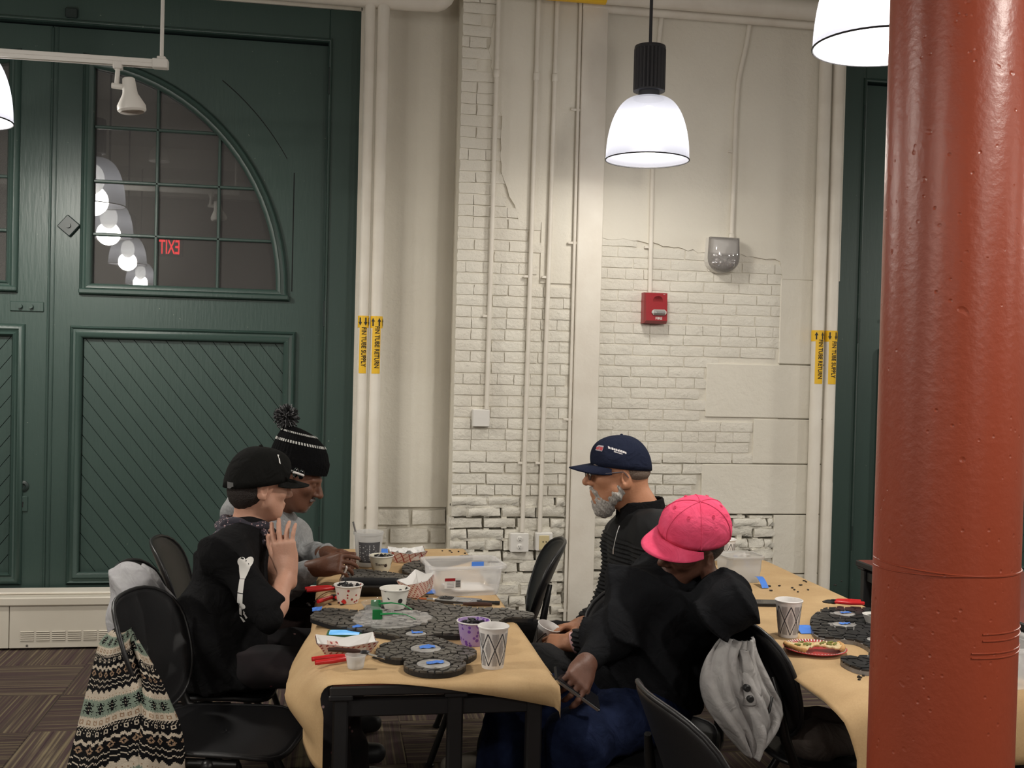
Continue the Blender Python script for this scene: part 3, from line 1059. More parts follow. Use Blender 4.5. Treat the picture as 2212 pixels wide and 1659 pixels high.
# ================================================================== red column
def column_mat():
    m, nd, ln, b = _nt('red_column_paint')
    gm = N(nd, 'ShaderNodeNewGeometry')
    n1 = N(nd, 'ShaderNodeTexNoise', i_Scale=3.0, i_Detail=6.0)
    ln.new(gm.outputs['Position'], n1.inputs['Vector'])
    cr = N(nd, 'ShaderNodeValToRGB')
    cr.color_ramp.elements[0].color, cr.color_ramp.elements[1].color = c4((0.265, 0.045, 0.019)), c4((0.315, 0.057, 0.024))
    ln.new(n1.outputs['Fac'], cr.inputs['Fac'])
    ln.new(cr.outputs['Color'], b.inputs['Base Color'])
    b.inputs['Roughness'].default_value = 0.36
    b.inputs['Specular IOR Level'].default_value = 0.55
    n2 = N(nd, 'ShaderNodeTexNoise', i_Scale=85.0, i_Detail=4.0)
    ln.new(gm.outputs['Position'], n2.inputs['Vector'])
    vo = N(nd, 'ShaderNodeTexVoronoi', i_Scale=52.0, feature='SMOOTH_F1')
    ln.new(gm.outputs['Position'], vo.inputs['Vector'])
    c2 = N(nd, 'ShaderNodeValToRGB')
    c2.color_ramp.elements[0].position, c2.color_ramp.elements[1].position = 0.02, 0.16
    ln.new(vo.outputs['Distance'], c2.inputs['Fac'])
    n3 = N(nd, 'ShaderNodeTexNoise', i_Scale=6.0, i_Detail=3.0)
    ln.new(gm.outputs['Position'], n3.inputs['Vector'])
    mm = N(nd, 'ShaderNodeMath', operation='GREATER_THAN')
    ln.new(n3.outputs['Fac'], mm.inputs[0]); mm.inputs[1].default_value = 0.48
    mx = N(nd, 'ShaderNodeMath', operation='MAXIMUM')
    inv = N(nd, 'ShaderNodeMath', operation='SUBTRACT'); inv.inputs[0].default_value = 1.0
    ln.new(mm.outputs[0], inv.inputs[1])
    ln.new(c2.outputs['Color'], mx.inputs[0]); ln.new(inv.outputs[0], mx.inputs[1])
    sm = N(nd, 'ShaderNodeMath', operation='MULTIPLY_ADD')
    ln.new(n2.outputs['Fac'], sm.inputs[0]); sm.inputs[1].default_value = 0.7
    ln.new(mx.outputs[0], sm.inputs[2])
    bp = N(nd, 'ShaderNodeBump', i_Strength=0.36, i_Distance=0.003)
    ln.new(sm.outputs[0], bp.inputs['Height'])
    ln.new(bp.outputs['Normal'], b.inputs['Normal'])
    return m


M_COL = column_mat()
col = thing('column', 'thick red painted round iron column in front of tables', 'column', (0.986, 1.6, 0))
obj('shaft', MB().lathe([(0.130, 0.0), (0.130, 0.10), (0.118, 0.13), (0.1115, 0.4), (0.1115, 2.0), (0.1115, RZ)], seg=64), M_COL, col, smooth=60)


def wire(z0, tilt, a0, a1, r_=.0013):
    pts = [(0.1120 * math.cos(a), 0.1120 * math.sin(a), z0 + tilt * math.sin(a * 1.3)) for a in [a0 + (a1 - a0) * i / 40 for i in range(41)]]
    obj('wire_band', MB().tube(pts, r_, 6), M_COL, col)


wire(1.244, -.004, -PI * 1.1, PI * .1)
wire(1.2496, .003, -PI * 1.1, PI * .1)
wire(1.1516, .003, -1.6, .3)
wire(1.1564, -.003, -1.6, .3)
wire(1.1244, .002, -1.75, .3)
wire(1.129, -.001, -1.75, .3)

# ================================================================== pendant lamps and track light
def shade_mat():
    m, nd, ln, b = _nt('prismatic_acrylic_shade')
    tc = N(nd, 'ShaderNodeTexCoord')
    b.inputs['Base Color'].default_value = (0.035, 0.035, 0.04, 1)
    b.inputs['Roughness'].default_value = 0.25
    b.inputs['Emission Color'].default_value = (0.93, 0.92, 1.0, 1)
    sp = N(nd, 'ShaderNodeSeparateXYZ')
    ln.new(tc.outputs['Object'], sp.inputs[0])
    # brightest near the bulb, weaker towards the rim and the cap
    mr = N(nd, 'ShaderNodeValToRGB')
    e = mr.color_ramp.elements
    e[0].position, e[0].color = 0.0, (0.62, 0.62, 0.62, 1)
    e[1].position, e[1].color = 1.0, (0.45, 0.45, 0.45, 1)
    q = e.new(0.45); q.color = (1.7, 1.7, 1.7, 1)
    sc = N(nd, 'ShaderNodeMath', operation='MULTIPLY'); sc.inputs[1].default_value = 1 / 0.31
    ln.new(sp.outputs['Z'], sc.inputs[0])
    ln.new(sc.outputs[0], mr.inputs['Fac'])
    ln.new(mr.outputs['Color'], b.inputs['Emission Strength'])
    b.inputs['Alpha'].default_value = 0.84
    return m


M_SHADE = shade_mat()
M_SINK = mat('grey_heat_sink', (0.045, 0.045, 0.05), 0.45, metal=0.3)
M_BULB = mat('lamp_source', (1, 1, 1), 0.5, emis=(1, 0.96, 0.9), estr=14.0)
M_RIMD = mat('shade_rim', (0.004, 0.004, 0.006), 0.6)


def pendant(x, y, z, label, group=None, power=1.0):
    p = thing('pendant_lamp', label, 'lamp', (x, y, z), group=group)
    pr = []
    for i in range(15):
        t = i / 14
        a = t * PI / 2
        pr.append((0.055 + 0.15 * math.cos(a) ** 0.85 if t < 1 else 0.055, 0.012 + 0.298 * math.sin(a) ** 1.05))
    mb = MB()
    sh = [(0.207, 0.0), (0.206, 0.012)] + pr
    seg = 96
    rings = []
    for (r_, z_) in sh:
        rings.append([((r_ + (0.0012 if k % 2 else 0)) * math.cos(2 * PI * k / seg), (r_ + (0.0012 if k % 2 else 0)) * math.sin(2 * PI * k / seg), z_) for k in range(seg)])
    mb.loft(rings, caps=False)
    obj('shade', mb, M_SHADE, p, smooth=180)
    obj('shade_rim', MB().tube([(0.207 * math.cos(2 * PI * k / 48), 0.207 * math.sin(2 * PI * k / 48), 0) for k in range(49)], 0.0032, 6, caps=False), M_RIMD, p)
    hs = []
    for k in range(72):
        a = 2 * PI * k / 72
        r_ = 0.079 if (k % 3) else 0.072
        hs.append((r_ * math.cos(a), r_ * math.sin(a)))
    mb = MB()
    mb.prism(hs, 0.345, 0.545)
    mb.lathe([(0.074, 0.545), (0.078, 0.552), (0.076, 0.562), (0.03, 0.566)], seg=32)
    mb.lathe([(0.074, 0.338), (0.079, 0.340), (0.079, 0.346)], seg=32)
    obj('heat_sink', mb, M_SINK, p, smooth=30)
    obj('neck', MB().lathe([(0.075, 0.300), (0.066, 0.306), (0.052, 0.309), (0.052, 0.345)], seg=32), mat('grey_collar', (0.05, 0.05, 0.055), 0.5, metal=.2) if 'grey_collar' not in bpy.data.materials else bpy.data.materials['grey_collar'], p, smooth=40)
    obj('cord', MB().tube([(0, 0, 0.56), (0, 0, RZ - z)], 0.0085, 8), M_SINK, p)
    obj('bulb', MB().sphere((0, 0, 0.17), (0.075, 0.075, 0.10), 16, 10), M_BULB, p)
    li = bpy.data.lights.new('pendant_light', 'POINT')
    li.energy = LAMP_W * power
    li.color = LAMP_COL
    li.shadow_soft_size = 0.10
    lo = bpy.data.objects.new('pendant_light', li)
    lo.location = (0, 0, 0.03)
    link(lo, p)
    return p


pendant(1.523, 5.2, 2.585, 'clear domed pendant lamp hanging in front of brick wall above the fire alarm', power=.22)
pendant(1.63, 3.07, 2.545, 'clear domed pendant lamp hanging beside the top of the red column')
pendant(-1.572, 4.9, 2.53, 'clear domed pendant lamp hanging by the left door behind the track')
GL = 'pendant lamps further back in the hall'
for (x, y) in ((-1.95, 2.45), (-2.3, -0.40), (-2.75, -3.9)):
    pendant(x, y, 2.58, 'clear domed pendant lamp mirrored in the arched glass of the green door', 'pendant lamps mirrored in the door glass')
for (x, y) in ((1.7, 0.3), (1.7, -2.6), (5.2, 5.0), (5.2, 2.2), (5.2, -0.8), (-5.3, 2.3), (-5.3, -1.0)):
    pendant(x, y, 2.58, 'clear domed pendant lamp hanging elsewhere in the hall, out of the picture', GL)

# track light
M_TRK = mat('white_track', (0.72, 0.70, 0.66), 0.35)
tr = thing('track_light', 'white ceiling track with one small white spotlight in front of green door', 'track light', (-0.69, 4.5, 2.715))
L = 3.2
tk = MB().box((-L / 2, 0, 0.006), (L, 0.035, 0.018), bev=.002).box((-L / 2, -.013, -.009), (L, 0.006, 0.014)).box((-L / 2, .013, -.009), (L, 0.006, 0.014))
obj('rail', tk, M_TRK, tr, smooth=0)
obj('end_feed', MB().box((-.01, 0, 0.0), (0.06, 0.042, 0.036), bev=.003).box((-.006, 0, 0.022), (.034, .03, .014), bev=.003), M_TRK, tr, smooth=0)
obj('hanger_rod', MB().tube([(-.006, 0, 0.02), (-.006, 0, RZ - 2.715)], 0.0075, 10), M_TRK, tr)
sp = thing('spotlight_head', 'small white cone spotlight clipped under the white track', 'spotlight', (-0.862, 4.5, 2.69))
obj('adapter', MB().box((0, 0, 0.008), (0.034, 0.036, 0.03), bev=.003).tube([(0, 0, -.005), (-.004, 0, -.07)], 0.009, 10), M_TRK, sp, smooth=30)
obj('pivot', MB().tube([(-.022, 0, -.072), (.03, 0, -.076)], 0.0115, 12), M_TRK, sp)
Rt = Matrix.Rotation(math.radians(-7), 3, 'Y')
hd_ = MB().lathe([(0.0, 0.052), (0.020, 0.052), (0.024, 0.048), (0.028, 0.0), (0.030, -.012), (0.055, -.058), (0.055, -.076), (0.047, -.084), (0.047, -.07)], c=(0.047, 0, -.090), M=Rt, seg=28)
obj('spot_shade', hd_, M_TRK, sp, smooth=40)
obj('cap_ring', MB().lathe([(0.015, 0.0525), (0.018, 0.054), (0.012, 0.054), (.012, .0525)], c=(0.047, 0, -.090), M=Rt, seg=20), M_RIMD, sp, smooth=40)

# illuminated exit sign on the far wall behind the photographer (seen mirrored in the door glass)
ex = thing('exit_sign', 'red lit EXIT sign seen mirrored in the door glass', 'sign', (at(366, 535, 19.25).x, -6.9, at(366, 535, 19.25).z))
obj('sign_box', MB().box((0, -.055, 0), (0.44, 0.09, 0.30), bev=.006), mat('sign_face', (0.02, 0.02, 0.02), 0.5), ex, smooth=0)
Mx = Matrix.Translation((0, -.009, 0)) @ Matrix.Rotation(PI, 4, 'Z') @ Matrix.Rotation(PI / 2, 4, 'X')
text('sign_text', 'EXIT', 0.34, Mx, mat('exit_red', (0.3, 0, 0), 0.5, emis=(1, 0.03, 0.04), estr=7.0), ex, sx=.50, bold=.004)

# small warm spotlight hung from the ceiling behind the photographer, also mirrored in the glass
q = at(344, 349, 11.3)
cs = thing('ceiling_spotlight', 'small warm ceiling spotlight seen mirrored in the door glass', 'spotlight', (q.x, 12.35 - 11.3, q.z))
obj('spot_can', MB().lathe([(.10, 0), (.105, .01), (.085, .10), (.04, .16), (.02, .17)], seg=24), M_TRK, cs, smooth=40)
obj('spot_glow', MB().lathe([(.085, .012), (.06, .02), (.01, .022)], seg=20), mat('warm_glow', (1, .9, .7), .5, emis=(1, .78, .45), estr=9.0), cs, smooth=40)
obj('hanger_rod', MB().tube([(0, 0, .16), (0, 0, RZ - q.z)], .01, 8), M_TRK, cs)

# ================================================================== tables
M_TBLK = mat('black_table_metal', (0.012, 0.012, 0.013), 0.42)
M_TTOP = mat('red_brown_laminate', (0.17, 0.045, 0.035), 0.35, col2=(0.20, 0.055, 0.04), scale=5)
M_EDGE = mat('black_edge_band', (0.015, 0.014, 0.014), 0.5)


def paper_mat():
    m, nd, ln, b = _nt('kraft_paper')
    gm = N(nd, 'ShaderNodeNewGeometry')
    n1 = N(nd, 'ShaderNodeTexNoise', i_Scale=9.0, i_Detail=5.0)
    ln.new(gm.outputs['Position'], n1.inputs['Vector'])
    n2 = N(nd, 'ShaderNodeTexNoise', i_Scale=230.0, i_Detail=2.0)
    ln.new(gm.outputs['Position'], n2.inputs['Vector'])
    ad = N(nd, 'ShaderNodeMath', operation='MULTIPLY_ADD')
    ln.new(n2.outputs['Fac'], ad.inputs[0]); ad.inputs[1].default_value = 0.5
    ln.new(n1.outputs['Fac'], ad.inputs[2])
    cr = N(nd, 'ShaderNodeValToRGB')
    cr.color_ramp.elements[0].color, cr.color_ramp.elements[1].color = c4((0.42, 0.275, 0.135)), c4((0.52, 0.36, 0.19))
    cr.color_ramp.elements[0].position, cr.color_ramp.elements[1].position = 0.45, 1.0
    ln.new(ad.outputs[0], cr.inputs['Fac'])
    ln.new(cr.outputs['Color'], b.inputs['Base Color'])
    b.inputs['Roughness'].default_value = 0.7
    b.inputs['Specular IOR Level'].default_value = 0.25
    n3 = N(nd, 'ShaderNodeTexNoise', i_Scale=4.0, i_Detail=3.0)
    ln.new(gm.outputs['Position'], n3.inputs['Vector'])
    bp = N(nd, 'ShaderNodeBump', i_Strength=0.25, i_Distance=0.02)
    ln.new(n3.outputs['Fac'], bp.inputs['Height'])
    ln.new(bp.outputs['Normal'], b.inputs['Normal'])
    return m


M_PAPER = paper_mat()
ZT = 0.742


def table(name, x0, x1, y0, y1, label, legs, rails=True):
    t = thing(name, label, 'table', ((x0 + x1) / 2, (y0 + y1) / 2, 0))
    hx, hy = (x1 - x0) / 2, (y1 - y0) / 2
    obj('tabletop', MB().box((0, 0, ZT - .012), (2 * hx, 2 * hy, .024), bev=.004), [M_TTOP], t, smooth=0)
    eb = MB()
    for (cx_, cy_, dx, dy) in ((0, -hy, 2 * hx + .012, .012), (0, hy, 2 * hx + .012, .012), (-hx, 0, .012, 2 * hy), (hx, 0, .012, 2 * hy)):
        eb.box((cx_, cy_, ZT - .0135), (dx, dy, .025), bev=.004)
    obj('edge_band', eb, M_EDGE, t, smooth=0)
    for sy in (-1, 1):
        obj('rail', MB().box((0, sy * (hy - .035), ZT - .064), (2 * hx - .05, .03, .045), bev=.004), M_TBLK, t, smooth=0)
    for sx in (-1, 1):
        obj('rail', MB().box((sx * (hx - .035), 0, ZT - .064), (.03, 2 * hy - .05, .045), bev=.004), M_TBLK, t, smooth=0)
    for (lx, ly) in legs:
        l = obj('leg', MB().box((lx, ly, (ZT - .03) / 2 + .008), (.039, .039, ZT - .046), bev=.005), M_TBLK, t, smooth=0)
        obj('foot_glide', MB().lathe([(.02, 0), (.02, .008), (.015, .012)], c=(lx, ly, 0), seg=12), M_TBLK, l)
        obj('corner_block', MB().box((lx, ly, ZT - .03), (.06, .06, .016), bev=.004), M_TBLK, l, smooth=0)
    return t


T1 = (0.018, 0.575, 2.700, 4.66)
T2 = (1.345, 1.83, 2.50, 4.34)
T3 = (2.27, 2.87, 3.20, 4.36)
hx, hy = (T1[1] - T1[0]) / 2, (T1[3] - T1[2]) / 2
table('work_table', *T1, 'black framed work table with kraft paper, between the two groups of seated people',
      [(-hx + .022, -hy + .022), (hx - .245, -hy + .03), (hx - .04, -hy + .03), (-hx + .022, hy - .03), (hx - .03, hy - .03)])
hx, hy = (T2[1] - T2[0]) / 2, (T2[3] - T2[2]) / 2
table('work_table', *T2, 'black framed work table with kraft paper, behind the red column',
      [(sx * (hx - .03), sy * (hy - .03)) for sx in (-1, 1) for sy in (-1, 1)])
hx, hy = (T3[1] - T3[0]) / 2, (T3[3] - T3[2]) / 2
table('work_table', *T3, 'bare red brown table standing by the right green door',
      [(sx * (hx - .03), sy * (hy - .03)) for sx in (-1, 1) for sy in (-1, 1)])


def drop(s, R, L):
    """sheet running over an edge: distance s past the edge -> (outward, downward)"""
    if s <= 0: return 0.0, 0.0
    a = s / R
    lim = PI / 2 * 1.0
    if a < lim: return R * math.sin(a), R * (1 - math.cos(a))
    e = s - R * lim
    return R + 0.0 * e, R + e


def sheet(name, T, ov, label, Rl=0.03, Rf=0.02, curl=None, ztop=ZT + .0035, res=0.02):
    """kraft sheet over a table; ov(side, q) -> overhang at fraction q; sides l r f b"""
    x0, x1, y0, y1 = T
    us = np.linspace(0, 1, 56)
    vs = np.linspace(0, 1, 84)
    def fn(u_, v_):
        ol, orr, of, ob = ov('l', v_), ov('r', v_), ov('f', u_), ov('b', u_)
        s = -ol + (x1 - x0 + ol + orr) * u_
        t = -of + (y1 - y0 + of + ob) * v_
        xx, yy, zz = s, t, 0.0
        if s < 0:
            o, d = drop(-s, Rl, ol); xx = -o; zz -= d
        elif s > x1 - x0:
            o, d = drop(s - (x1 - x0), .02, orr); xx = x1 - x0 + o; zz -= d
        if t < 0:
            o, d = drop(-t, Rf, of); yy = -o; zz -= d
        elif t > y1 - y0:
            o, d = drop(t - (y1 - y0), .02, ob); yy = y1 - y0 + o; zz -= d
        p = Vector((xx, yy, zz))
        if curl: p = curl(p, s, t, u_, v_)
        # slight waviness
        p.z += 0.0012 * math.sin(s * 17 + t * 5) * math.sin(t * 6 + 1)
        return (p.x + x0, p.y + y0, p.z + ztop)
    mb = MB().grid(fn, 56, 84)
    mb.f = [tuple(reversed(f)) for f in mb.f]
    o = obj(name, mb, M_PAPER, None, label, 'paper', smooth=180, solid=.0012)
    return o


def ov1(sd, q):
    if sd == 'l': return 0.055 + 0.17 * (1 - max(0.0, min(1.0, (q - .12) / .20))) + .03 * math.exp(-((q - .05) / .1) ** 2)
    if sd == 'r': return 0.018 + .01 * math.sin(q * 7) if q > .12 else 0.02 + .03 * (1 - q / .12)
    if sd == 'f': return 0.002 + 0.085 * max(0, (q - .42) / .58) ** 1.3
    return 0.015


def curl1(p, s, t, u_, v_):
    if s < 0:
        e = -s
        # stiff paper stands away from the table before it falls
        k = max(0.0, min(1.0, (t - .0) / .22)) ** .7
        p.x -= 0.075 * min(1, e / .12) * k * math.sin(min(1, e / 0.2) * PI * .9) * (0.75 + .25 * math.sin(t * 3 + 1))
        p.x += .03 * (1 - k) * min(1, e / .1)
    return p


sheet('kraft_sheet', T1, ov1, 'brown kraft paper draped over the table between the seated people', Rl=.05, curl=curl1)


def ov2(sd, q):
    if sd == 'l': return 0.012 + (0.072 + .006 * math.sin(q * 9) + .04 * max(0.0, 1 - q / .14)) * (1 - max(0.0, min(1.0, (q - .30) / .10)))
    if sd == 'r': return 0.03
    if sd == 'f': return 0.20 - 0.03 * q
    return 0.02


def curl2(p, s, t, u_, v_):
    if s < 0 and t >= 0:
        p.x -= 0.004 * math.sin(t * 9)
    if t < 0:
        p.y -= 0.05 * math.sin(min(1, -t / .25) * PI * .85) 
        if s < 0: p.x += .03 * min(1, -t / .1)
    return p


sheet('kraft_sheet', T2, ov2, 'brown kraft paper draped over the table behind the red column', Rl=.12, Rf=.03, curl=curl2)

# ================================================================== chairs
M_SHELL = mat('black_chair_plastic', (0.010, 0.010, 0.011), 0.40, bump=0.08, bscale=400)
M_FRAME = mat('black_chair_steel', (0.010, 0.010, 0.010), 0.35, metal=0.2)


def chair_parts(t):
    # back shell: rounded outline wrapping a little around the sitter
    def back(u_, v_):
        a = 2 * PI * v_
        r_ = u_
        ca, sa = math.cos(a), math.sin(a)
        n = 3.2
        k = (abs(ca) ** n + abs(sa) ** n) ** (-1 / n)
        yy, hh = r_ * k * ca, r_ * k * sa            # -1..1 rounded square
        h = 0.5 + 0.5 * hh
        w_ = 0.17 + 0.065 * math.sin(min(1, h * 1.15) * PI * .62)
        y = yy * w_
        z = 0.50 + 0.345 * h
        x = -0.185 - 0.10 * h - 0.03 * h * h + 0.055 * (yy * yy) * (0.6 + .4 * h) + 0.012 * max(0, r_ - .9) * 10 * 0.5
        return (x, y, z)
    mb = MB().grid(back, 12, 40, cv=True)
    obj('backrest', mb, M_SHELL, t, smooth=180, solid=.008)
    rim = [back(1.0, k / 40) for k in range(41)]
    obj('back_rim', MB().tube(rim, 0.0065, 8, caps=False), M_SHELL, t, smooth=180)

    def seat(u_, v_):
        a = 2 * PI * v_
        ca, sa = math.cos(a), math.sin(a)
        n = 4.0
        k = (abs(ca) ** n + abs(sa) ** n) ** (-1 / n)
        xx, yy = u_ * k * ca, u_ * k * sa
        x = 0.005 + 0.215 * xx
        y = yy * (0.215 + .01 * xx)
        z = 0.452 - 0.012 * (1 - xx * xx) * (1 - yy * yy) - 0.030 * max(0, xx - .45) ** 1.5 * 2 + 0.012 * max(0, -xx - .5)
        return (x, y, z)
    mb = MB().grid(seat, 12, 40, cv=True)
    obj('seat', mb, M_SHELL, t, smooth=180, solid=.010)
    obj('seat_rim', MB().tube([seat(1.0, k / 40) for k in range(41)], 0.0075, 8, caps=False), M_SHELL, t, smooth=180)
    for sy in (-1, 1):
        # side arm from seat to back
        pts = [(0.10, sy * .205, .425), (-.10, sy * .212, .425), (-.185, sy * .205, .455), (-.215, sy * .195, .54), (-.232, sy * .185, .64), (-.245, sy * .165, .70)]
        obj('back_support', MB().tube(pts, [.014, .015, .016, .015, .013, .009], 8, flat=1.0), M_FRAME, t, smooth=60)
        l = obj('leg', MB().tube([(0.04, sy * .205, .425), (.13, sy * .215, .23), (.205, sy * .225, .008)], .0125, 10), M_FRAME, t, smooth=60)
        obj('foot_glide', MB().tube([(.203, sy * .225, .012), (.207, sy * .225, 0)], .016, 10), M_FRAME, l)
        l = obj('leg', MB().tube([(0.0, sy * .205, .425), (-.12, sy * .215, .22), (-.225, sy * .222, .008)], .0125, 10), M_FRAME, t, smooth=60)
        obj('foot_glide', MB().tube([(-.223, sy * .222, .012), (-.227, sy * .222, 0)], .016, 10), M_FRAME, l)
        obj('knuckle', MB().sphere((0.02, sy * .208, .418), .024, 12, 8), M_FRAME, t)
    obj('cross_bar', MB().tube([(0.02, -.205, .42), (0.02, .205, .42)], .011, 8), M_FRAME, t)
    obj('cross_bar', MB().tube([(-.13, -.205, .43), (-.13, .205, .43)], .011, 8), M_FRAME, t)


CH = {}
ch0 = thing('stacking_chair', 'black plastic stacking chair with a knitted fair isle sweater over its back', 'chair', (-.29, 3.27, 0), math.radians(-12))
chair_parts(ch0)


def chair(key, loc, rz, label):
    CH[key] = copy_tree(ch0, None, (loc[0], loc[1], 0), math.radians(rz), label)
    return CH[key]


CH['a'] = ch0
chair('b', (-.385, 3.78), -4, 'black plastic stacking chair with a pale grey hoodie over its back')
chair('b2', (-.36, 4.32), 0, 'black plastic stacking chair under the person in the pom-pom beanie')
chair('c', (0.64, 4.30), 171, 'empty black plastic stacking chair by brick wall beyond the table')
chair('d', (1.045, 3.68), 180, 'black plastic stacking chair under the grey bearded person')
chair('w', (0.945, 3.09), 245, 'black plastic stacking chair under the person in the pink cap')
chair('f', (1.472, 2.99), 0, 'black plastic stacking chair facing the column table with a grey jacket over its back')
chair('e', (1.00, 2.26), 4, 'empty black plastic stacking chair in front of the grey jacket, back towards the work table')

# ================================================================== smooth body modelling (distance field -> one continuous surface)
class SDF:
    def __init__(s, res=0.005):
        s.res, s.ops = res, []

    def cap(s, a, b, ra, rb=None, k=0.02, sub=False, M=None):
        a, b = Vector(a), Vector(b)
        if M is not None: a, b = M @ a, M @ b
        s.ops.append(('c', np.array(a, np.float32), np.array(b, np.float32), ra, ra if rb is None else rb, k, sub))
        return s

    def chain(s, pts, rs, k=0.02, M=None):
        for i in range(len(pts) - 1):
            s.cap(pts[i], pts[i + 1], rs[i], rs[i + 1], k, M=M)
        return s

    def cone(s, a, b, ra, rb, k=0.004, rnd=0.004, sub=False, M=None):
        """flat ended cone (cuffs, collars)"""
        a, b = Vector(a), Vector(b)
        if M is not None: a, b = M @ a, M @ b
        s.ops.append(('f', np.array(a, np.float32), np.array(b, np.float32), ra, rb, k, sub, rnd))
        return s

    def ell(s, c, r, k=0.02, M=None, R=None, sub=False):
        c = Vector(c)
        Rm = Matrix.Identity(3)
        if M is not None:
            c = M @ c
            Rm = M.to_3x3().normalized()
        if R is not None:
            Rm = Rm @ (R if isinstance(R, Matrix) else Euler(R).to_matrix())
        s.ops.append(('e', np.array(c, np.float32), np.array(r, np.float32), np.array(Rm, np.float32), k, sub))
        return s

    def plane(s, p, n):
        """cut away everything on the side the normal points to"""
        s.ops.append(('p', np.array(p, np.float32), np.array(Vector(n).normalized(), np.float32)))
        return s

    def mesh(s, name, origin=(0, 0, 0), disp=None, smooth=0):
        h = s.res
        lo, hi = np.full(3, 1e9), np.full(3, -1e9)
        for o in s.ops:
            if o[0] in 'cf' and not o[6]:
                m = max(o[3], o[4])
                lo = np.minimum(lo, np.minimum(o[1], o[2]) - m); hi = np.maximum(hi, np.maximum(o[1], o[2]) + m)
            elif o[0] == 'e' and not o[5]:
                m = np.abs(o[3]) @ o[2]
                lo = np.minimum(lo, o[1] - m); hi = np.maximum(hi, o[1] + m)
        lo -= 4 * h + .012; hi += 4 * h + .012
        n = np.ceil((hi - lo) / h).astype(int) + 1
        D = np.full(tuple(n), 0.05, np.float32)
        ax = [lo[i] + h * np.arange(n[i]) for i in range(3)]
        for o in s.ops:
            if o[0] == 'p':
                d = ((ax[0] - o[1][0]) * o[2][0])[:, None, None] + ((ax[1] - o[1][1]) * o[2][1])[None, :, None] + ((ax[2] - o[1][2]) * o[2][2])[None, None, :]
                D = np.maximum(D, d.astype(np.float32))
                continue
            k = o[5] if o[0] in 'cf' else o[4]
            pad = max(k, 0.004) + 0.03
            if o[0] in 'cf':
                m = max(o[3], o[4])
                a_, b_ = np.minimum(o[1], o[2]) - m - pad, np.maximum(o[1], o[2]) + m + pad
            else:
                m = np.abs(o[3]) @ o[2]
                a_, b_ = o[1] - m - pad, o[1] + m + pad
            i0 = np.clip(np.floor((a_ - lo) / h).astype(int), 0, n - 1)
            i1 = np.clip(np.ceil((b_ - lo) / h).astype(int) + 1, 1, n)
            if np.any(i1 <= i0): continue
            sl = tuple(slice(i0[q], i1[q]) for q in range(3))
            X = ax[0][sl[0]].astype(np.float32)[:, None, None]
            Y = ax[1][sl[1]].astype(np.float32)[None, :, None]
            Z = ax[2][sl[2]].astype(np.float32)[None, None, :]
            if o[0] in 'cf':
                a, b = o[1], o[2]
                ab = b - a
                L2 = float(ab @ ab) + 1e-12
                t = ((X - a[0]) * ab[0] + (Y - a[1]) * ab[1] + (Z - a[2]) * ab[2]) / np.float32(L2)
                tc = np.clip(t, 0, 1)
                dx, dy, dz = X - a[0] - tc * ab[0], Y - a[1] - tc * ab[1], Z - a[2] - tc * ab[2]
                if o[0] == 'c':
                    d = np.sqrt(dx * dx + dy * dy + dz * dz) - (o[3] + (o[4] - o[3]) * tc)
                else:
                    L = math.sqrt(L2); rn = o[7]
                    px, py, pz = X - a[0] - t * ab[0], Y - a[1] - t * ab[1], Z - a[2] - t * ab[2]
                    sd = np.sqrt(px * px + py * py + pz * pz) - (o[3] + (o[4] - o[3]) * tc) + rn
                    cd = np.maximum(-t, t - 1) * L + rn
                    d = np.minimum(np.maximum(sd, cd), 0) + np.sqrt(np.maximum(sd, 0) ** 2 + np.maximum(cd, 0) ** 2) - rn
                sub = o[6]
            else:
                c, r, R = o[1], o[2], o[3]
                px, py, pz = X - c[0], Y - c[1], Z - c[2]
                u_ = px * R[0, 0] + py * R[1, 0] + pz * R[2, 0]
                v_ = px * R[0, 1] + py * R[1, 1] + pz * R[2, 1]
                w_ = px * R[0, 2] + py * R[1, 2] + pz * R[2, 2]
                k0 = np.sqrt((u_ / r[0]) ** 2 + (v_ / r[1]) ** 2 + (w_ / r[2]) ** 2)
                k1 = np.sqrt((u_ / r[0] ** 2) ** 2 + (v_ / r[1] ** 2) ** 2 + (w_ / r[2] ** 2) ** 2) + 1e-6
                d = k0 * (k0 - 1) / k1
                sub = o[5]
            cur = D[sl]
            k = max(k, 1e-4)
            if sub:
                d = -d
                hh = np.clip(k - np.abs(cur - d), 0, None) / k
                D[sl] = np.maximum(cur, d) + hh * hh * (k * .25)
            else:
                hh = np.clip(k - np.abs(cur - d), 0, None) / k
                D[sl] = np.minimum(cur, d) - hh * hh * (k * .25)
        if disp is not None:
            idx = np.nonzero(np.abs(D) < 0.02)
            P = [ax[q][idx[q]] for q in range(3)]
            D[idx] -= disp(*P).astype(np.float32)
        # surface nets
        S = D < 0
        A = np.zeros(tuple(n - 1), np.uint8)
        for i in (0, 1):
            for j in (0, 1):
                for q in (0, 1):
                    A += S[i:n[0] - 1 + i, j:n[1] - 1 + j, q:n[2] - 1 + q]
        act = (A > 0) & (A < 8)
        ci = np.nonzero(act)
        vid = np.full(tuple(n - 1), -1, np.int32)
        vid[ci] = np.arange(len(ci[0]))
        acc = np.zeros((len(ci[0]), 3)); cnt = np.zeros(len(ci[0]))
        cor = [(i, j, q) for i in (0, 1) for j in (0, 1) for q in (0, 1)]
        val = {c: D[ci[0] + c[0], ci[1] + c[1], ci[2] + c[2]] for c in cor}
        for c in cor:
            for axn in range(3):
                if c[axn]: continue
                e = list(c); e[axn] = 1; e = tuple(e)
                d0, d1 = val[c], val[e]
                x = (d0 < 0) != (d1 < 0)
                t = d0[x] / (d0[x] - d1[x])
                p = np.tile(np.array(c, float), (x.sum(), 1))
                p[:, axn] += t
                acc[x] += p; cnt[x] += 1
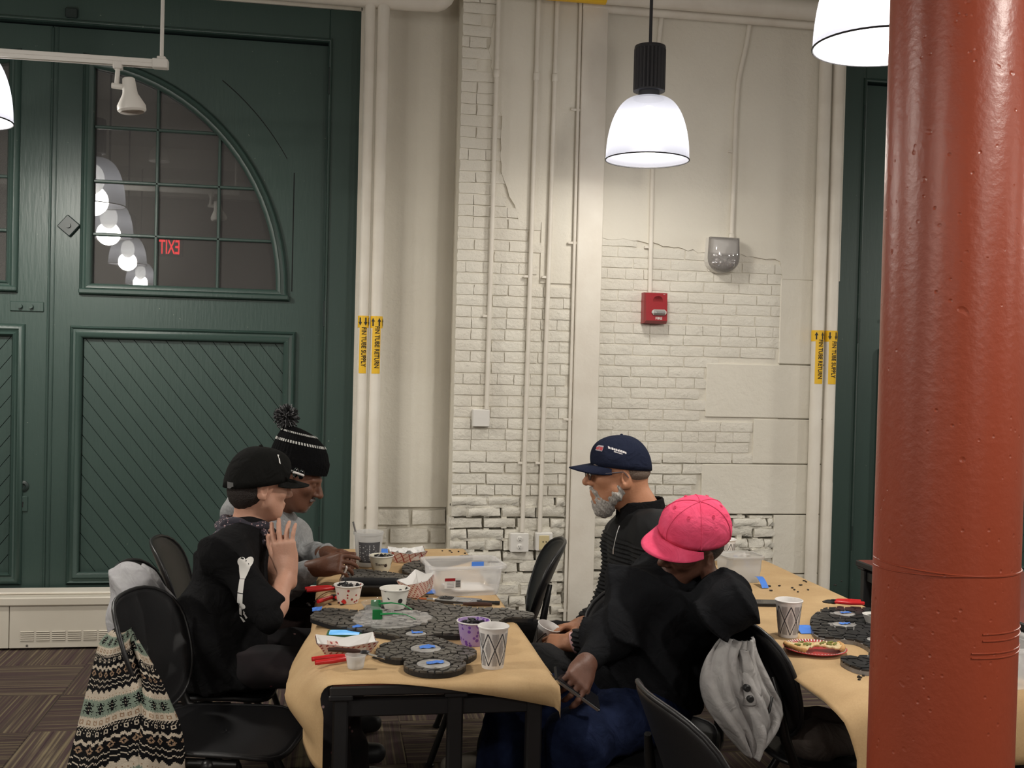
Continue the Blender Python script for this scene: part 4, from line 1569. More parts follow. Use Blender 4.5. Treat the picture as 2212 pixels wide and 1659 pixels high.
        V = (acc / cnt[:, None] + np.stack(ci, 1)) * h + lo
        F = []
        for axn in range(3):
            o1, o2 = [(1, 2), (2, 0), (0, 1)][axn]
            sa = [slice(0, n[q]) for q in range(3)]; sb = list(sa)
            sa[axn] = slice(0, n[axn] - 1); sb[axn] = slice(1, n[axn])
            s0, s1 = S[tuple(sa)], S[tuple(sb)]
            g = np.stack(np.nonzero(s0 != s1), 1)
            ok = (g[:, o1] > 0) & (g[:, o2] > 0) & (g[:, o1] < n[o1] - 1) & (g[:, o2] < n[o2] - 1)
            g = g[ok]
            fl = s0[tuple(g.T)]
            q = []
            for (da, db) in ((-1, -1), (0, -1), (0, 0), (-1, 0)):
                gg = g.copy(); gg[:, o1] += da; gg[:, o2] += db
                q.append(vid[tuple(gg.T)])
            q = np.stack(q, 1)
            q[~fl] = q[~fl][:, ::-1]
            F.append(q)
        F = np.concatenate(F)
        V -= np.array(origin)
        for _ in range(smooth):
            sm = np.zeros_like(V); ct = np.zeros(len(V))
            for a_, b_ in ((0, 1), (1, 2), (2, 3), (3, 0)):
                np.add.at(sm, F[:, a_], V[F[:, b_]]); np.add.at(ct, F[:, a_], 1)
                np.add.at(sm, F[:, b_], V[F[:, a_]]); np.add.at(ct, F[:, b_], 1)
            V = 0.5 * V + 0.5 * sm / np.maximum(ct, 1)[:, None]
        me = bpy.data.meshes.new(name)
        me.vertices.add(len(V)); me.vertices.foreach_set('co', V.astype(np.float32).ravel())
        me.loops.add(len(F) * 4); me.loops.foreach_set('vertex_index', F.astype(np.int32).ravel())
        me.polygons.add(len(F))
        me.polygons.foreach_set('loop_start', np.arange(0, len(F) * 4, 4, dtype=np.int32))
        me.polygons.foreach_set('loop_total', np.full(len(F), 4, np.int32))
        me.polygons.foreach_set('use_smooth', np.ones(len(F), bool))
        me.update(calc_edges=True)
        me.validate()
        return me


def put(name, me, m, parent=None, label=None):
    me.materials.clear()
    me.materials.append(m)
    o = bpy.data.objects.new(name, me)
    link(o, parent)
    if label: o['label'] = label
    return o


def folds(seed, amp=0.004, f=14.0, dirn=(0.3, 0.2, 1.0)):
    """cloth folds: warped ridges"""
    r = np.random.RandomState(seed)
    ph = r.uniform(0, 6.28, 8)
    def fn(x, y, z):
        wx = 0.06 * np.sin(7 * y + 5 * z + ph[0]) + 0.03 * np.sin(17 * x + 11 * z + ph[1])
        wz = 0.06 * np.sin(6 * x - 5 * y + ph[2]) + 0.03 * np.sin(13 * y + 9 * x + ph[3])
        a = np.sin(f * ((x + wx) * dirn[0] * 3 + y * dirn[1] * 3 + (z + wz) * dirn[2]) + ph[4])
        b = np.sin(f * 1.9 * ((x + wz) * .9 - (y + wx) * .5 + z * .6) + ph[5])
        c = np.sin(f * 3.1 * ((z + wx * 1.3) * .8 + (x - wz) * .5 + y * .35) + ph[6])
        m = .5 + .5 * np.sin(5 * x + 4 * y + 6 * z + ph[7])
        ridge = (1 - np.abs(a)) ** 2 - .33
        r2 = (1 - np.abs(b)) ** 2 - .33
        return amp * (ridge * (.4 + m) + r2 * (1.3 - m) * .8 + .22 * c)
    return fn


# ------------------------------------------------------------------ head and hands in their own frames (x forward, z up)
def head(S, M, sc=1.0, nose=1.0, jaw=1.0, mouth_open=0.0):
    P = lambda x, y, z: M @ (Vector((x, y, z)) * sc)
    R = lambda *r: tuple(q * sc for q in r)
    S.ell(P(-.012, 0, .030), R(.100, .078, .098), k=.01, M=None, R=M.to_3x3().normalized())
    Rm = M.to_3x3().normalized()
    S.ell(P(.030, 0, -.040), R(.064, .060 * jaw, .080), k=.035 * sc, R=Rm)
    S.ell(P(.058, 0, -.092), R(.030, .032 * jaw, .024), k=.03 * sc, R=Rm)
    for s_ in (-1, 1):
        S.cap(P(.020, s_ * .052 * jaw, -.055), P(.060, s_ * .026, -.092), .020 * sc, .016 * sc, k=.03 * sc)      # jaw line
        S.ell(P(.062, s_ * .040, -.018), R(.026, .022, .020), k=.02 * sc, R=Rm)                         # cheek bone
        S.cap(P(.086, s_ * .012, .026), P(.074, s_ * .048, .022), .011 * sc, .010 * sc, k=.014 * sc)   # brow
        S.ell(P(.098, s_ * .030, .004), R(.020, .016, .011), k=.012 * sc, R=Rm, sub=True)              # eye socket
        S.ell(P(.077, s_ * .031, .004), R(.015, .0155, .0125), k=.004 * sc, R=Rm)                        # closed-over eye ball
    # nose
    S.cap(P(.090, 0, .014), P(.112 * (1 + .02 * nose), 0, -.026), .009 * sc, .0125 * sc * nose, k=.012 * sc)
    for s_ in (-1, 1):
        S.ell(P(.100, s_ * .0135 * nose, -.031), R(.012, .0085, .0085), k=.008 * sc, R=Rm)
        S.ell(P(.104, s_ * .007, -.0395), R(.005, .004, .004), k=.003 * sc, R=Rm, sub=True)
    # lips
    S.ell(P(.091, 0, -.060), R(.011, .024, .0075), k=.008 * sc, R=Rm)
    S.ell(P(.088, 0, -.072 - mouth_open), R(.011, .021, .0080), k=.008 * sc, R=Rm)
    S.cap(P(.103, -.018, -.0655), P(.103, .018, -.0655), .0022 * sc, k=.004 * sc, sub=True)
    # ears
    for s_ in (-1, 1):
        Re = Rm @ Euler((0, math.radians(12), math.radians(18) * s_)).to_matrix()
        S.ell(P(-.010, s_ * .080, -.010), R(.019, .0085, .033), k=.008 * sc, R=Re)
        S.ell(P(-.004, s_ * .087, -.006), R(.011, .006, .019), k=.005 * sc, R=Re, sub=True)
        S.ell(P(-.004, s_ * .079, -.036), R(.009, .006, .009), k=.006 * sc, R=Re)
    return S


FING = ((.029, .072, .0088), (.0095, .080, .0090), (-.0105, .074, .0086), (-.0285, .058, .0076))


def hand(S, M, side=1, curl=((.2, .3, .2),) * 4, spread=(.12, .03, -.05, -.14), thumb=(.7, .35, .25), sc=1.0, k=.006, stub=.03):
    """M: wrist origin, +x towards fingers, +z back of the hand; side=+1 thumb on +y"""
    T = lambda x, y, z: M @ (Vector((x, y * side, z)) * sc)
    Rm = M.to_3x3().normalized()
    # palm: bones of the hand as blended strips
    for i, (y, l, r) in enumerate(FING):
        S.cap(T(.008, y * .55, 0), T(.088, y, .002), .0145 * sc, .0115 * sc, k=.012 * sc)
    S.ell(T(.046, .0, -.006), (.046 * sc, .038 * sc, .013 * sc), k=.012 * sc, R=Rm)
    S.ell(T(.032, .024, -.010), (.030 * sc, .017 * sc, .014 * sc), k=.012 * sc, R=Rm)
    S.cap(T(-stub, 0, 0), T(.02, 0, 0), .026 * sc, .024 * sc, k=.02 * sc)
    for i, (y, l, r) in enumerate(FING):
        p = Vector((.089, y, .002))
        th = 0.0
        rr = r
        for j, (fr, cj) in enumerate(zip((.46, .30, .24), curl[i])):
            th += cj
            ph = spread[i]
            d = Vector((math.cos(th) * math.cos(ph), math.sin(ph), -math.sin(th)))
            q = p + d * (l * fr)
            S.cap(T(*p), T(*q), rr * sc, rr * .90 * sc, k=k * .5)
            p = q
            rr *= .90
    p = Vector((.022, .026, -.008))
    a, c1, c2 = thumb
    dr = Vector((math.cos(a), math.sin(a), -.25)).normalized()
    q = p + dr * .046
    S.cap(T(*p), T(*q), .0140 * sc, .0115 * sc, k=.010 * sc)
    for (l, c_, r) in ((.034, c1, .0105), (.028, c2, .0090)):
        a -= c_
        dr = Vector((math.cos(a), math.sin(a), -.30)).normalized()
        p2 = q + dr * l
        S.cap(T(*q), T(*p2), r * 1.03 * sc, r * .9 * sc, k=.004)
        q = p2
    return S


def torso(S, pel, chest, neck, shl, shr, g=0.0, fat=1.0, k=.07, hips=True, depth=1.0):
    """trunk from pelvis to neck with both shoulders"""
    pel, chest, neck, shl, shr = map(Vector, (pel, chest, neck, shl, shr))
    lat = (shl - shr).normalized()
    up = (neck - pel).normalized()
    fwd = lat.cross(up).normalized()
    lat = up.cross(fwd).normalized()
    Rm = Matrix((fwd, lat, up)).transposed()
    wsh = (shl - shr).length
    mid = pel.lerp(chest, .5)
    if hips:
        S.ell(pel, ((.115 + g) * fat * depth, .165 * fat + g, .115 + g), k=k, R=Rm)
    S.ell(mid, ((.105 + g) * fat * depth, .145 * fat + g, .13 + g), k=k, R=Rm)
    S.ell(chest, ((.105 + g) * depth, .155 + g, .16 + g), k=k, R=Rm)
    top = shl.lerp(shr, .5)
    S.ell(top.lerp(chest, .35), ((.085 + g) * depth, wsh * .43 + g, .10 + g), k=k, R=Rm)
    S.cap(shl.lerp(shr, .05), shr.lerp(shl, .05), .050 + g, k=k)
    # slope from neck to shoulders
    for s_ in (shl, shr):
        S.cap(neck.lerp(top, .35), s_, .048 + g, .052 + g, k=k * .8)
    return fwd, lat, up


def arm(S, sh, el, wr, g=0.0, r=(.052, .041, .036, .026), k=.03, upto=1.0):
    sh, el, wr = map(Vector, (sh, el, wr))
    S.cap(sh, el, r[0] + g, r[1] + g, k=k)
    mid = el.lerp(wr, .3)
    S.cap(el, mid, r[1] + g, r[2] + g + .003, k=k)
    S.cap(mid, wr, r[2] + g + .003, r[3] + g, k=k)
    return S


def leg(S, hip, kn, an, g=0.0, r=(.085, .062, .058, .040), k=.04, foot=None):
    hip, kn, an = map(Vector, (hip, kn, an))
    S.cap(hip, kn, r[0] + g, r[1] + g, k=k)
    m = kn.lerp(an, .3)
    S.cap(kn, m, r[1] + g, r[2] + g, k=k)
    S.cap(m, an, r[2] + g, r[3] + g, k=k)
    return S


def shoe(parent, o, an, dr, m, L=.27, name='shoe'):
    S = SDF(.007)
    an = Vector(an); dr = Vector((dr[0], dr[1], 0)).normalized()
    b = Vector((an.x, an.y, 0.045)) - dr * .05
    S.cap(b, b + dr * .12, .045, .045, k=.03)
    S.cap(b + dr * .1, b + dr * (L - .07), .045, .038, k=.03)
    S.cap(b + dr * .03 + Vector((0, 0, .02)), Vector((an.x, an.y, an.z + .02)), .046, .044, k=.03)
    S.plane((0, 0, 0.003), (0, 0, -1))
    put(name, S.mesh(name, o), m, parent)


from mathutils.bvhtree import BVHTree


def bvh_of(o):
    me = o.data
    return BVHTree.FromPolygons([v.co[:] for v in me.vertices], [p.vertices[:] for p in me.polygons])


def decal(name, polys, tree, dirn, m, parent, off=.0015, step=.006):
    """thin print laid on a surface: each polygon (3D, local space) is gridded and dropped along dirn onto it"""
    dirn = Vector(dirn).normalized()
    mb = MB()
    for poly in polys:
        poly = [Vector(p) for p in poly]
        c = sum(poly, Vector()) / len(poly)
        ax_ = (poly[1] - poly[0]).normalized()
        nz = dirn
        ax_ = (ax_ - nz * ax_.dot(nz)).normalized()
        ay_ = nz.cross(ax_)
        p2 = [((p - c).dot(ax_), (p - c).dot(ay_)) for p in poly]
        x0, x1 = min(p[0] for p in p2), max(p[0] for p in p2)
        y0, y1 = min(p[1] for p in p2), max(p[1] for p in p2)
        nx_, ny_ = max(1, int((x1 - x0) / step)), max(1, int((y1 - y0) / step))
        cache = {}
        def vert(u_, v_):
            key = (round(u_, 5), round(v_, 5))
            if key not in cache:
                q = c + ax_ * u_ + ay_ * v_
                hit = tree.ray_cast(q - dirn * .5, dirn)
                if hit[0] is None:
                    cache[key] = None
                else:
                    cache[key] = len(mb.v)
                    mb.v.append(tuple(hit[0] - dirn * off))
            return cache[key]
        for i in range(nx_):
            for j in range(ny_):
                ua, ub = x0 + (x1 - x0) * i / nx_, x0 + (x1 - x0) * (i + 1) / nx_
                va, vb = y0 + (y1 - y0) * j / ny_, y0 + (y1 - y0) * (j + 1) / ny_
                cell = clip_poly(p2, 1, 0, ub)
                cell = clip_poly(cell, -1, 0, -ua) if len(cell) > 2 else []
                cell = clip_poly(cell, 0, 1, vb) if len(cell) > 2 else []
                cell = clip_poly(cell, 0, -1, -va) if len(cell) > 2 else []
                if len(cell) < 3: continue
                ids = []
                for (u_, v_) in cell:
                    t = vert(u_, v_)
                    if t is not None and t not in ids: ids.append(t)
                if len(ids) >= 3:
                    mb.f.append(tuple(ids)); mb.m.append(0)
    if not mb.f: return None
    return obj(name, mb, m, parent, smooth=180)


# ------------------------------------------------------------------ headwear
def cap_crown(M, rx=.116, ry=.094, rz=.105, z0=.030, tilt=0.10, cx=-.010, front=1.0, n=2.3):
    """baseball cap dome in the head frame"""
    def fn(u_, v_):
        a = 2 * PI * u_
        t = v_ * PI / 2
        c_, s_ = math.cos(t), math.sin(t)
        cc = c_ ** (2 / n); ss = s_ ** (2 / n)
        x = cx + rx * math.cos(a) * cc
        y = ry * math.sin(a) * cc
        z = z0 + rz * ss + tilt * (x - cx) * (1 - v_)
        if math.cos(a) > 0:
            x += front * .012 * math.sin(v_ * PI) * math.cos(a)
        return M @ Vector((x, y, z))
    mb = MB().grid(fn, 40, 14, cu=True)
    return mb


def cap_brim(M, rx=.116, ry=.094, z0=.030, tilt=.10, cx=-.010, L=.075, droop=.10, curve=.03, half=1.15):
    def fn(u_, v_):
        a = (u_ * 2 - 1) * half
        w_ = math.cos(a / half * PI / 2) ** .55
        x0, y0 = cx + rx * math.cos(a) * .985, ry * math.sin(a) * .985
        x = x0 + L * v_ * w_
        y = y0 * (1 + .06 * v_)
        z = z0 + tilt * (x0 - cx) - droop * (x - x0) - curve * (y / ry) ** 2 * (.25 + .75 * v_)
        return M @ Vector((x, y, z))
    return MB().grid(fn, 29, 8)

# ================================================================== people
def skin_mat(name, c, c2, rough=0.5):
    return mat(name, c, rough, col2=c2, scale=14, bump=0.10, bscale=160, sss=0.06, spec=0.35)


def cloth_mat(name, c, c2=None, bump=.25, bscale=700, sheen=.3, scale=6, rough=.9):
    m = mat(name, c, rough, col2=c2, bump=bump, bscale=bscale, sheen=0, spec=.10, scale=scale)
    nd, ln = m.node_tree.nodes, m.node_tree.links
    tc = N(nd, 'ShaderNodeNewGeometry')
    n2 = N(nd, 'ShaderNodeTexNoise', i_Scale=16.0, i_Detail=3.0, i_Distortion=1.2)
    ln.new(tc.outputs['Position'], n2.inputs['Vector'])
    b2 = N(nd, 'ShaderNodeBump', i_Strength=.35, i_Distance=.03)
    ln.new(n2.outputs['Fac'], b2.inputs['Height'])
    bs = nd['Principled BSDF']
    if bs.inputs['Normal'].links:
        ln.new(b2.outputs['Normal'], bs.inputs['Normal'].links[0].from_node.inputs['Normal'])
    else:
        ln.new(b2.outputs['Normal'], bs.inputs['Normal'])
    return m


SK_LIGHT = skin_mat('fair_skin', (0.50, 0.27, 0.19), (0.56, 0.32, 0.23))
SK_TAN = skin_mat('tan_skin', (0.36, 0.165, 0.090), (0.42, 0.20, 0.115))
SK_DARK = skin_mat('dark_brown_skin', (0.115, 0.050, 0.030), (0.145, 0.065, 0.04))
SK_DEEP = skin_mat('deep_brown_skin', (0.095, 0.042, 0.027), (0.13, 0.06, 0.04))
C_BLACK = cloth_mat('black_cotton', (0.0062, 0.0062, 0.0068), (0.009, 0.009, 0.0098))
C_BLACK2 = cloth_mat('black_sweatshirt', (0.0068, 0.0072, 0.0085), (0.0105, 0.0112, 0.013))
C_CAP = cloth_mat('black_wool_cap', (0.008, 0.008, 0.0075), (0.011, 0.011, 0.0105))
C_GREY = cloth_mat('grey_marl', (0.24, 0.245, 0.25), (0.30, 0.305, 0.31), scale=90)
C_LGREY = cloth_mat('pale_grey_fleece', (0.36, 0.355, 0.37), (0.41, 0.41, 0.42), scale=40)
C_NAVY = cloth_mat('navy_twill', (0.010, 0.013, 0.028), (0.014, 0.018, 0.036))
C_PINK = cloth_mat('pink_twill', (0.74, 0.075, 0.16), (0.80, 0.10, 0.20), scale=20)
C_JEAN = cloth_mat('navy_denim', (0.005, 0.0085, 0.026), (0.010, 0.016, 0.044), scale=25)
C_CHAR = cloth_mat('charcoal_trousers', (0.028, 0.028, 0.029), (0.038, 0.038, 0.04))
C_DJEAN = cloth_mat('dark_brown_trousers', (0.022, 0.014, 0.013), (0.03, 0.02, 0.018))
M_EYEW = mat('eye_white', (0.6, 0.58, 0.55), 0.2)
M_HAIRD = mat('dark_brown_hair', (0.018, 0.012, 0.010), 0.6, bump=.6, bscale=300)
M_METAL = mat('bright_metal', (0.6, 0.6, 0.6), 0.25, metal=1.0)
M_GOLD = mat('gold', (0.75, 0.50, 0.16), 0.22, metal=1.0)
M_SHOE = mat('grey_suede_shoe', (0.17, 0.15, 0.12), 0.8)
M_SHOED = mat('black_shoe', (0.012, 0.012, 0.013), 0.5)


def splatter_mat():
    m, nd, ln, b = _nt('paint_splattered_trousers')
    gm = N(nd, 'ShaderNodeNewGeometry')
    n1 = N(nd, 'ShaderNodeTexNoise', i_Scale=7.0, i_Detail=5.0)
    ln.new(gm.outputs['Position'], n1.inputs['Vector'])
    cr = N(nd, 'ShaderNodeValToRGB')
    e = cr.color_ramp.elements
    e[0].position, e[0].color = .35, c4((0.018, 0.018, 0.019)); e[1].position, e[1].color = .72, c4((0.055, 0.045, 0.045))
    q = e.new(.6); q.color = c4((0.030, 0.024, 0.026))
    ln.new(n1.outputs['Fac'], cr.inputs['Fac'])
    vo = N(nd, 'ShaderNodeTexVoronoi', i_Scale=30.0)
    ln.new(gm.outputs['Position'], vo.inputs['Vector'])
    rm = N(nd, 'ShaderNodeValToRGB')
    rm.color_ramp.elements[0].position, rm.color_ramp.elements[0].color = .10, (1, 1, 1, 1)
    rm.color_ramp.elements[1].position, rm.color_ramp.elements[1].color = .16, (0, 0, 0, 1)
    ln.new(vo.outputs['Distance'], rm.inputs['Fac'])
    gt = N(nd, 'ShaderNodeMath', operation='GREATER_THAN'); gt.inputs[1].default_value = .62
    sp = N(nd, 'ShaderNodeSeparateColor'); ln.new(vo.outputs['Color'], sp.inputs[0])
    ln.new(sp.outputs[0], gt.inputs[0])
    mu = N(nd, 'ShaderNodeMath', operation='MULTIPLY')
    ln.new(rm.outputs['Color'], mu.inputs[0]); ln.new(gt.outputs[0], mu.inputs[1])
    hs = N(nd, 'ShaderNodeMix', data_type='RGBA')
    hs.inputs['A'].default_value = (0.45, 0.43, 0.40, 1); hs.inputs['B'].default_value = (0.20, 0.05, 0.07, 1)
    ln.new(sp.outputs[1], hs.inputs['Factor'])
    mx = N(nd, 'ShaderNodeMix', data_type='RGBA')
    ln.new(mu.outputs[0], mx.inputs['Factor']); ln.new(cr.outputs['Color'], mx.inputs['A']); ln.new(hs.outputs['Result'], mx.inputs['B'])
    ln.new(mx.outputs['Result'], b.inputs['Base Color'])
    b.inputs['Roughness'].default_value = .9
    b.inputs['Specular IOR Level'].default_value = .15
    return m


def hair_mat(name, cols, scale=(40, 40, 40), bump=1.0):
    m, nd, ln, b = _nt(name)
    tc = N(nd, 'ShaderNodeTexCoord')
    mp = N(nd, 'ShaderNodeMapping'); mp.inputs['Scale'].default_value = scale
    ln.new(tc.outputs['Object'], mp.inputs['Vector'])
    n1 = N(nd, 'ShaderNodeTexNoise', i_Scale=3.0, i_Detail=6.0, i_Roughness=.7)
    ln.new(mp.outputs['Vector'], n1.inputs['Vector'])
    cr = N(nd, 'ShaderNodeValToRGB')
    cr.color_ramp.elements[0].position, cr.color_ramp.elements[1].position = .35, .68
    cr.color_ramp.elements[0].color, cr.color_ramp.elements[1].color = c4(cols[0]), c4(cols[1])
    ln.new(n1.outputs['Fac'], cr.inputs['Fac'])
    ln.new(cr.outputs['Color'], b.inputs['Base Color'])
    b.inputs['Roughness'].default_value = .8
    bp = N(nd, 'ShaderNodeBump', i_Strength=bump, i_Distance=.004)
    ln.new(n1.outputs['Fac'], bp.inputs['Height']); ln.new(bp.outputs['Normal'], b.inputs['Normal'])
    return m


M_BEARD = hair_mat('grey_white_beard', ((0.17, 0.155, 0.14), (0.62, 0.59, 0.55)), (85, 85, 26))
M_STUB = hair_mat('grey_stubble', ((0.07, 0.05, 0.045), (0.24, 0.21, 0.20)), (90, 90, 60))


def rib_mat():
    m, nd, ln, b = _nt('black_ribbed_knit')
    b.inputs['Base Color'].default_value = (0.0055, 0.0058, 0.0065, 1)
    b.inputs['Roughness'].default_value = .75
    b.inputs['Specular IOR Level'].default_value = .25
    return m


def local(M):
    return M


def skin_grow(o, P, rows): ...


# ------------------------------------------------------------------ person 1: black cap, bone print shirt
def person1():
    J = dict(pel=at(468, 1412, 3.72), chest=at(490, 1265, 3.72), neck=at(538, 1128, 3.75), head=at(560, 1048, 3.74),
             shr=at(490, 1196, 3.57), shl=at(552, 1178, 3.85), elr=at(581, 1338, 3.45), wrr=at(621, 1236, 3.60),
             ell=at(572, 1318, 3.85), wrl=at(592, 1232, 3.74), hipr=Vector((-.34, 3.63, .535)), knr=Vector((.0, 3.60, .535)), hipl=Vector((-.34, 3.81, .535)))
    J['knl'] = Vector((.03, 3.83, .535)); J['anl'] = Vector((0.10, 3.86, .10)); J['anr'] = Vector((.05, 3.54, .10))
    base = Vector((J['pel'].x, J['pel'].y, 0))
    t = thing('person', 'person in black cap and bone print shirt with one hand raised', 'person', base)
    f = Vector((.93, .35, -.10)).normalized()
    M = frame_mat(J['head'], f, (0.06, 0, 1))
    S = SDF(.0042)
    head(S, M, .96)
    S.cap(M @ Vector((-.028, 0, -.05)), J['neck'] - Vector((0, 0, .02)), .047, .054, k=.03)
    torso(S, J['pel'], J['chest'], J['neck'], J['shl'], J['shr'], g=-.018, hips=True)
    arm(S, J['shr'], J['elr'], J['wrr'], r=(.040, .034, .035, .025))
    arm(S, J['shl'], J['ell'], J['wrl'], r=(.040, .034, .035, .025))
    # right hand raised, fingers up, back of the hand to the photographer
    fd = (at(606, 1120, 3.62) - J['wrr']).normalized()
    Mh = frame_mat(J['wrr'], fd, (-.35, -.9, .15))
    hand(S, Mh, 1, curl=((.15, .25, .2), (.10, .25, .2), (.25, .35, .3), (.05, .25, .2)), spread=(.16, .06, -.04, -.24), thumb=(.55, .2, .2), sc=1.06)
    fd = (at(588, 1130, 3.72) - J['wrl']).normalized()
    Ml = frame_mat(J['wrl'], fd, (-.15, .9, .1))
    hand(S, Ml, -1, curl=((.2, .4, .3), (.25, .4, .3), (.3, .5, .3), (.4, .5, .3)), thumb=(.7, .3, .3), sc=.98)
    put('body', S.mesh('body', base), SK_LIGHT, t)
    # shirt with three-quarter sleeves
    S = SDF(.006)
    torso(S, J['pel'] + Vector((0, 0, .02)), J['chest'], J['neck'] - Vector((0, 0, .015)), J['shl'], J['shr'], g=.010, fat=1.02)
    for s_, e_, w_ in (('shr', 'elr', 'wrr'), ('shl', 'ell', 'wrl')):
        S.cap(J[s_], J[e_], .060, .052, k=.05)
        S.cone(J[e_].lerp(J[s_], .2), J[e_].lerp(J[w_], .12), .052, .054, k=.02)
    S.cone(J['pel'] + Vector((0.02, -.01, -.092)), J['pel'] + Vector((.0, 0, .12)), .175, .15, k=.06)
    S.plane((0, 0, .456), (0, 0, -1))
    fo = folds(1, .013, 11)
    sh = put('shirt', S.mesh('shirt', base, fo, smooth=1), C_BLACK, t)
    # bone print on the near sleeve
    tr = bvh_of(sh)
    Mw = mat('white_print', (0.72, 0.71, 0.68), .6)
    Y = 3.5
    def q(*pts): return [at(a, b, Y) - base for a, b in pts]
    def disc(cx, cy, rx, ry, n=14): return q(*[(cx + rx * math.cos(2 * PI * i / n), cy + ry * math.sin(2 * PI * i / n)) for i in range(n)])
    polys = [disc(523, 1211, 9, 10), disc(538, 1213, 9, 9), q((517, 1214), (545, 1216), (536, 1236), (531, 1246), (520, 1246), (518, 1232)),
             q((519, 1247), (530, 1247), (527, 1275), (515, 1275)), q((515, 1277), (527, 1277), (526, 1300), (513, 1299)),
             disc(512, 1305, 7, 6), disc(526, 1303, 7, 6), q((509, 1306), (530, 1304), (524, 1318), (511, 1318)),
             q((511, 1320), (516, 1320), (517, 1344), (512, 1340)), q((519, 1319), (524, 1319), (525, 1340), (520, 1344)),
             q((513, 1345), (517, 1347), (525, 1357), (521, 1358)), q((520, 1341), (524, 1343), (529, 1351), (526, 1353))]
    decal('bone_print', polys, tr, (0, 1, 0), Mw, sh)
    # trousers
    S = SDF(.007)
    S.ell(Vector((J['pel'].x, J['pel'].y, .545)), (.13, .17, .095), k=.05)
    for h_, k_, a_ in (('hipr', 'knr', 'anr'), ('hipl', 'knl', 'anl')):
        leg(S, J[h_], J[k_], J[a_], g=.012, r=(.070, .060, .056, .042))
        S.cone(J[a_].lerp(J[k_], .25), J[a_] + Vector((0, 0, -.02)), .062, .064, k=.03)
    put('trousers', S.mesh('trousers', base, folds(2, .011, 14), smooth=1), splatter_mat(), t)
    shoe(t, base, J['anr'], (.9, .1), M_SHOED); shoe(t, base, J['anl'], (.9, .1), M_SHOED)
    Mb = Matrix.Translation(-base) @ M
    # hair under the cap
    S = SDF(.005)
    S.ell(Mb @ Vector((-.036, 0, -.018)), (.070, .0755, .060), k=.02, R=M.to_3x3())
    S.ell(Mb @ Vector((-.052, 0, -.048)), (.034, .044, .036), k=.03, R=M.to_3x3())
    S.plane(Mb @ Vector((.012, 0, 0)), M.to_3x3() @ Vector((1, 0, .3)))
    put('hair', S.mesh('hair', disp=folds(5, .0015, 90)), M_HAIRD, t)
    # cap
    c = obj('cap', cap_crown(Mb, rx=.108, ry=.090, rz=.124, z0=.006, tilt=.20, cx=-.012, front=1.2, n=2.3), C_CAP, t, smooth=180, solid=.003)
    obj('cap_button', MB().sphere(Mb @ Vector((-.012, 0, .131)), .007, 8, 6), C_CAP, c)
    obj('brim', cap_brim(Mb, rx=.108, ry=.090, z0=.008, tilt=.20, cx=-.012, L=.080, droop=.20, curve=.014, half=1.05), C_CAP, c, smooth=180, solid=.004)
    tr = BVHTree.FromPolygons([v.co[:] for v in c.data.vertices], [p.vertices[:] for p in c.data.polygons])
    Y = 3.68
    decal('cap_patch', [q((491, 1040), (505, 1041), (506, 1059), (492, 1057))], tr, (0, 1, 0), mat('grey_patch', (0.10, 0.10, 0.10), .7), c, off=.003)
    decal('cap_emblem', [q((601, 988), (604, 992), (606, 1003), (603, 1000)), q((598, 983), (602, 984), (601, 990))], tr, (0, 1, 0), Mw, c, off=.006)
    # sunglasses resting on the brim
    Mtp = mat('white_temple', (0.65, 0.62, 0.6), .3)
    sg = thing('sunglasses', 'black and white sunglasses resting on the black cap brim', 'sunglasses', M @ Vector((.128, -.012, .050)))
    g = MB()
    d1, d2 = M.to_3x3() @ Vector((.94, 0, -.1)), M.to_3x3() @ Vector((0, .92, 0))
    for s_ in (-1, 1):
        g.sphere(d2 * (.032 * s_), (.027, .006, .017), 14, 8, M=frame_mat((0, 0, 0), d2, d1.cross(d2)).to_3x3())
    obj('lens', g, mat('black_lens', (0.006, 0.006, 0.007), .1), sg, smooth=180)
    for s_ in (-1, 1):
        obj('temple', MB().tube([d2 * (.058 * s_), d2 * (.066 * s_) - d1 * .02 + Vector((0, 0, .003)), d2 * (.078 * s_) - d1 * .045 + Vector((0, 0, .006))], .004, 8), Mtp, sg)
    # bandana: rolls around the neck with a knot and two tails behind
    def bandana_mat():
        m, nd, ln, b = _nt('paisley_bandana')
        gm = N(nd, 'ShaderNodeNewGeometry')
        vo = N(nd, 'ShaderNodeTexVoronoi', i_Scale=95.0)
        ln.new(gm.outputs['Position'], vo.inputs['Vector'])
        cr = N(nd, 'ShaderNodeValToRGB')
        e = cr.color_ramp.elements
        e[0].position, e[0].color = .18, c4((0.42, 0.34, 0.33)); e[1].position, e[1].color = .34, c4((0.020, 0.018, 0.028))
        q_ = e.new(.26); q_.color = c4((0.16, 0.07, 0.09))
        ln.new(vo.outputs['Distance'], cr.inputs['Fac'])
        ln.new(cr.outputs['Color'], b.inputs['Base Color'])
        b.inputs['Roughness'].default_value = .85
        return m
    MBD = bandana_mat()
    nc = M @ Vector((-.030, 0, -.142)) - base
    ba = MB()
    for (rr, dz, th_, tl) in ((.066, .012, .016, .25), (.072, -.010, .017, .35), (.082, -.032, .016, .55)):
        pts = []
        for i in range(33):
            a = 2 * PI * i / 32
            v = Vector((math.cos(a) * rr * 1.08, math.sin(a) * rr, 0))
            v = Matrix.Rotation(math.atan2(f.y, f.x), 3, 'Z') @ v
            v.z = dz - tl * .16 * math.cos(a) * rr * 5 + .003 * math.sin(5 * a)
            pts.append(nc + v)
        ba.tube(pts, [th_ * (1 + .12 * math.sin(7 * i)) for i in range(33)], 10, caps=False)
    bo = obj('bandana', ba, MBD, t, smooth=180)
    kb = nc + Matrix.Rotation(math.atan2(f.y, f.x), 3, 'Z') @ Vector((-.078, -.03, .012))
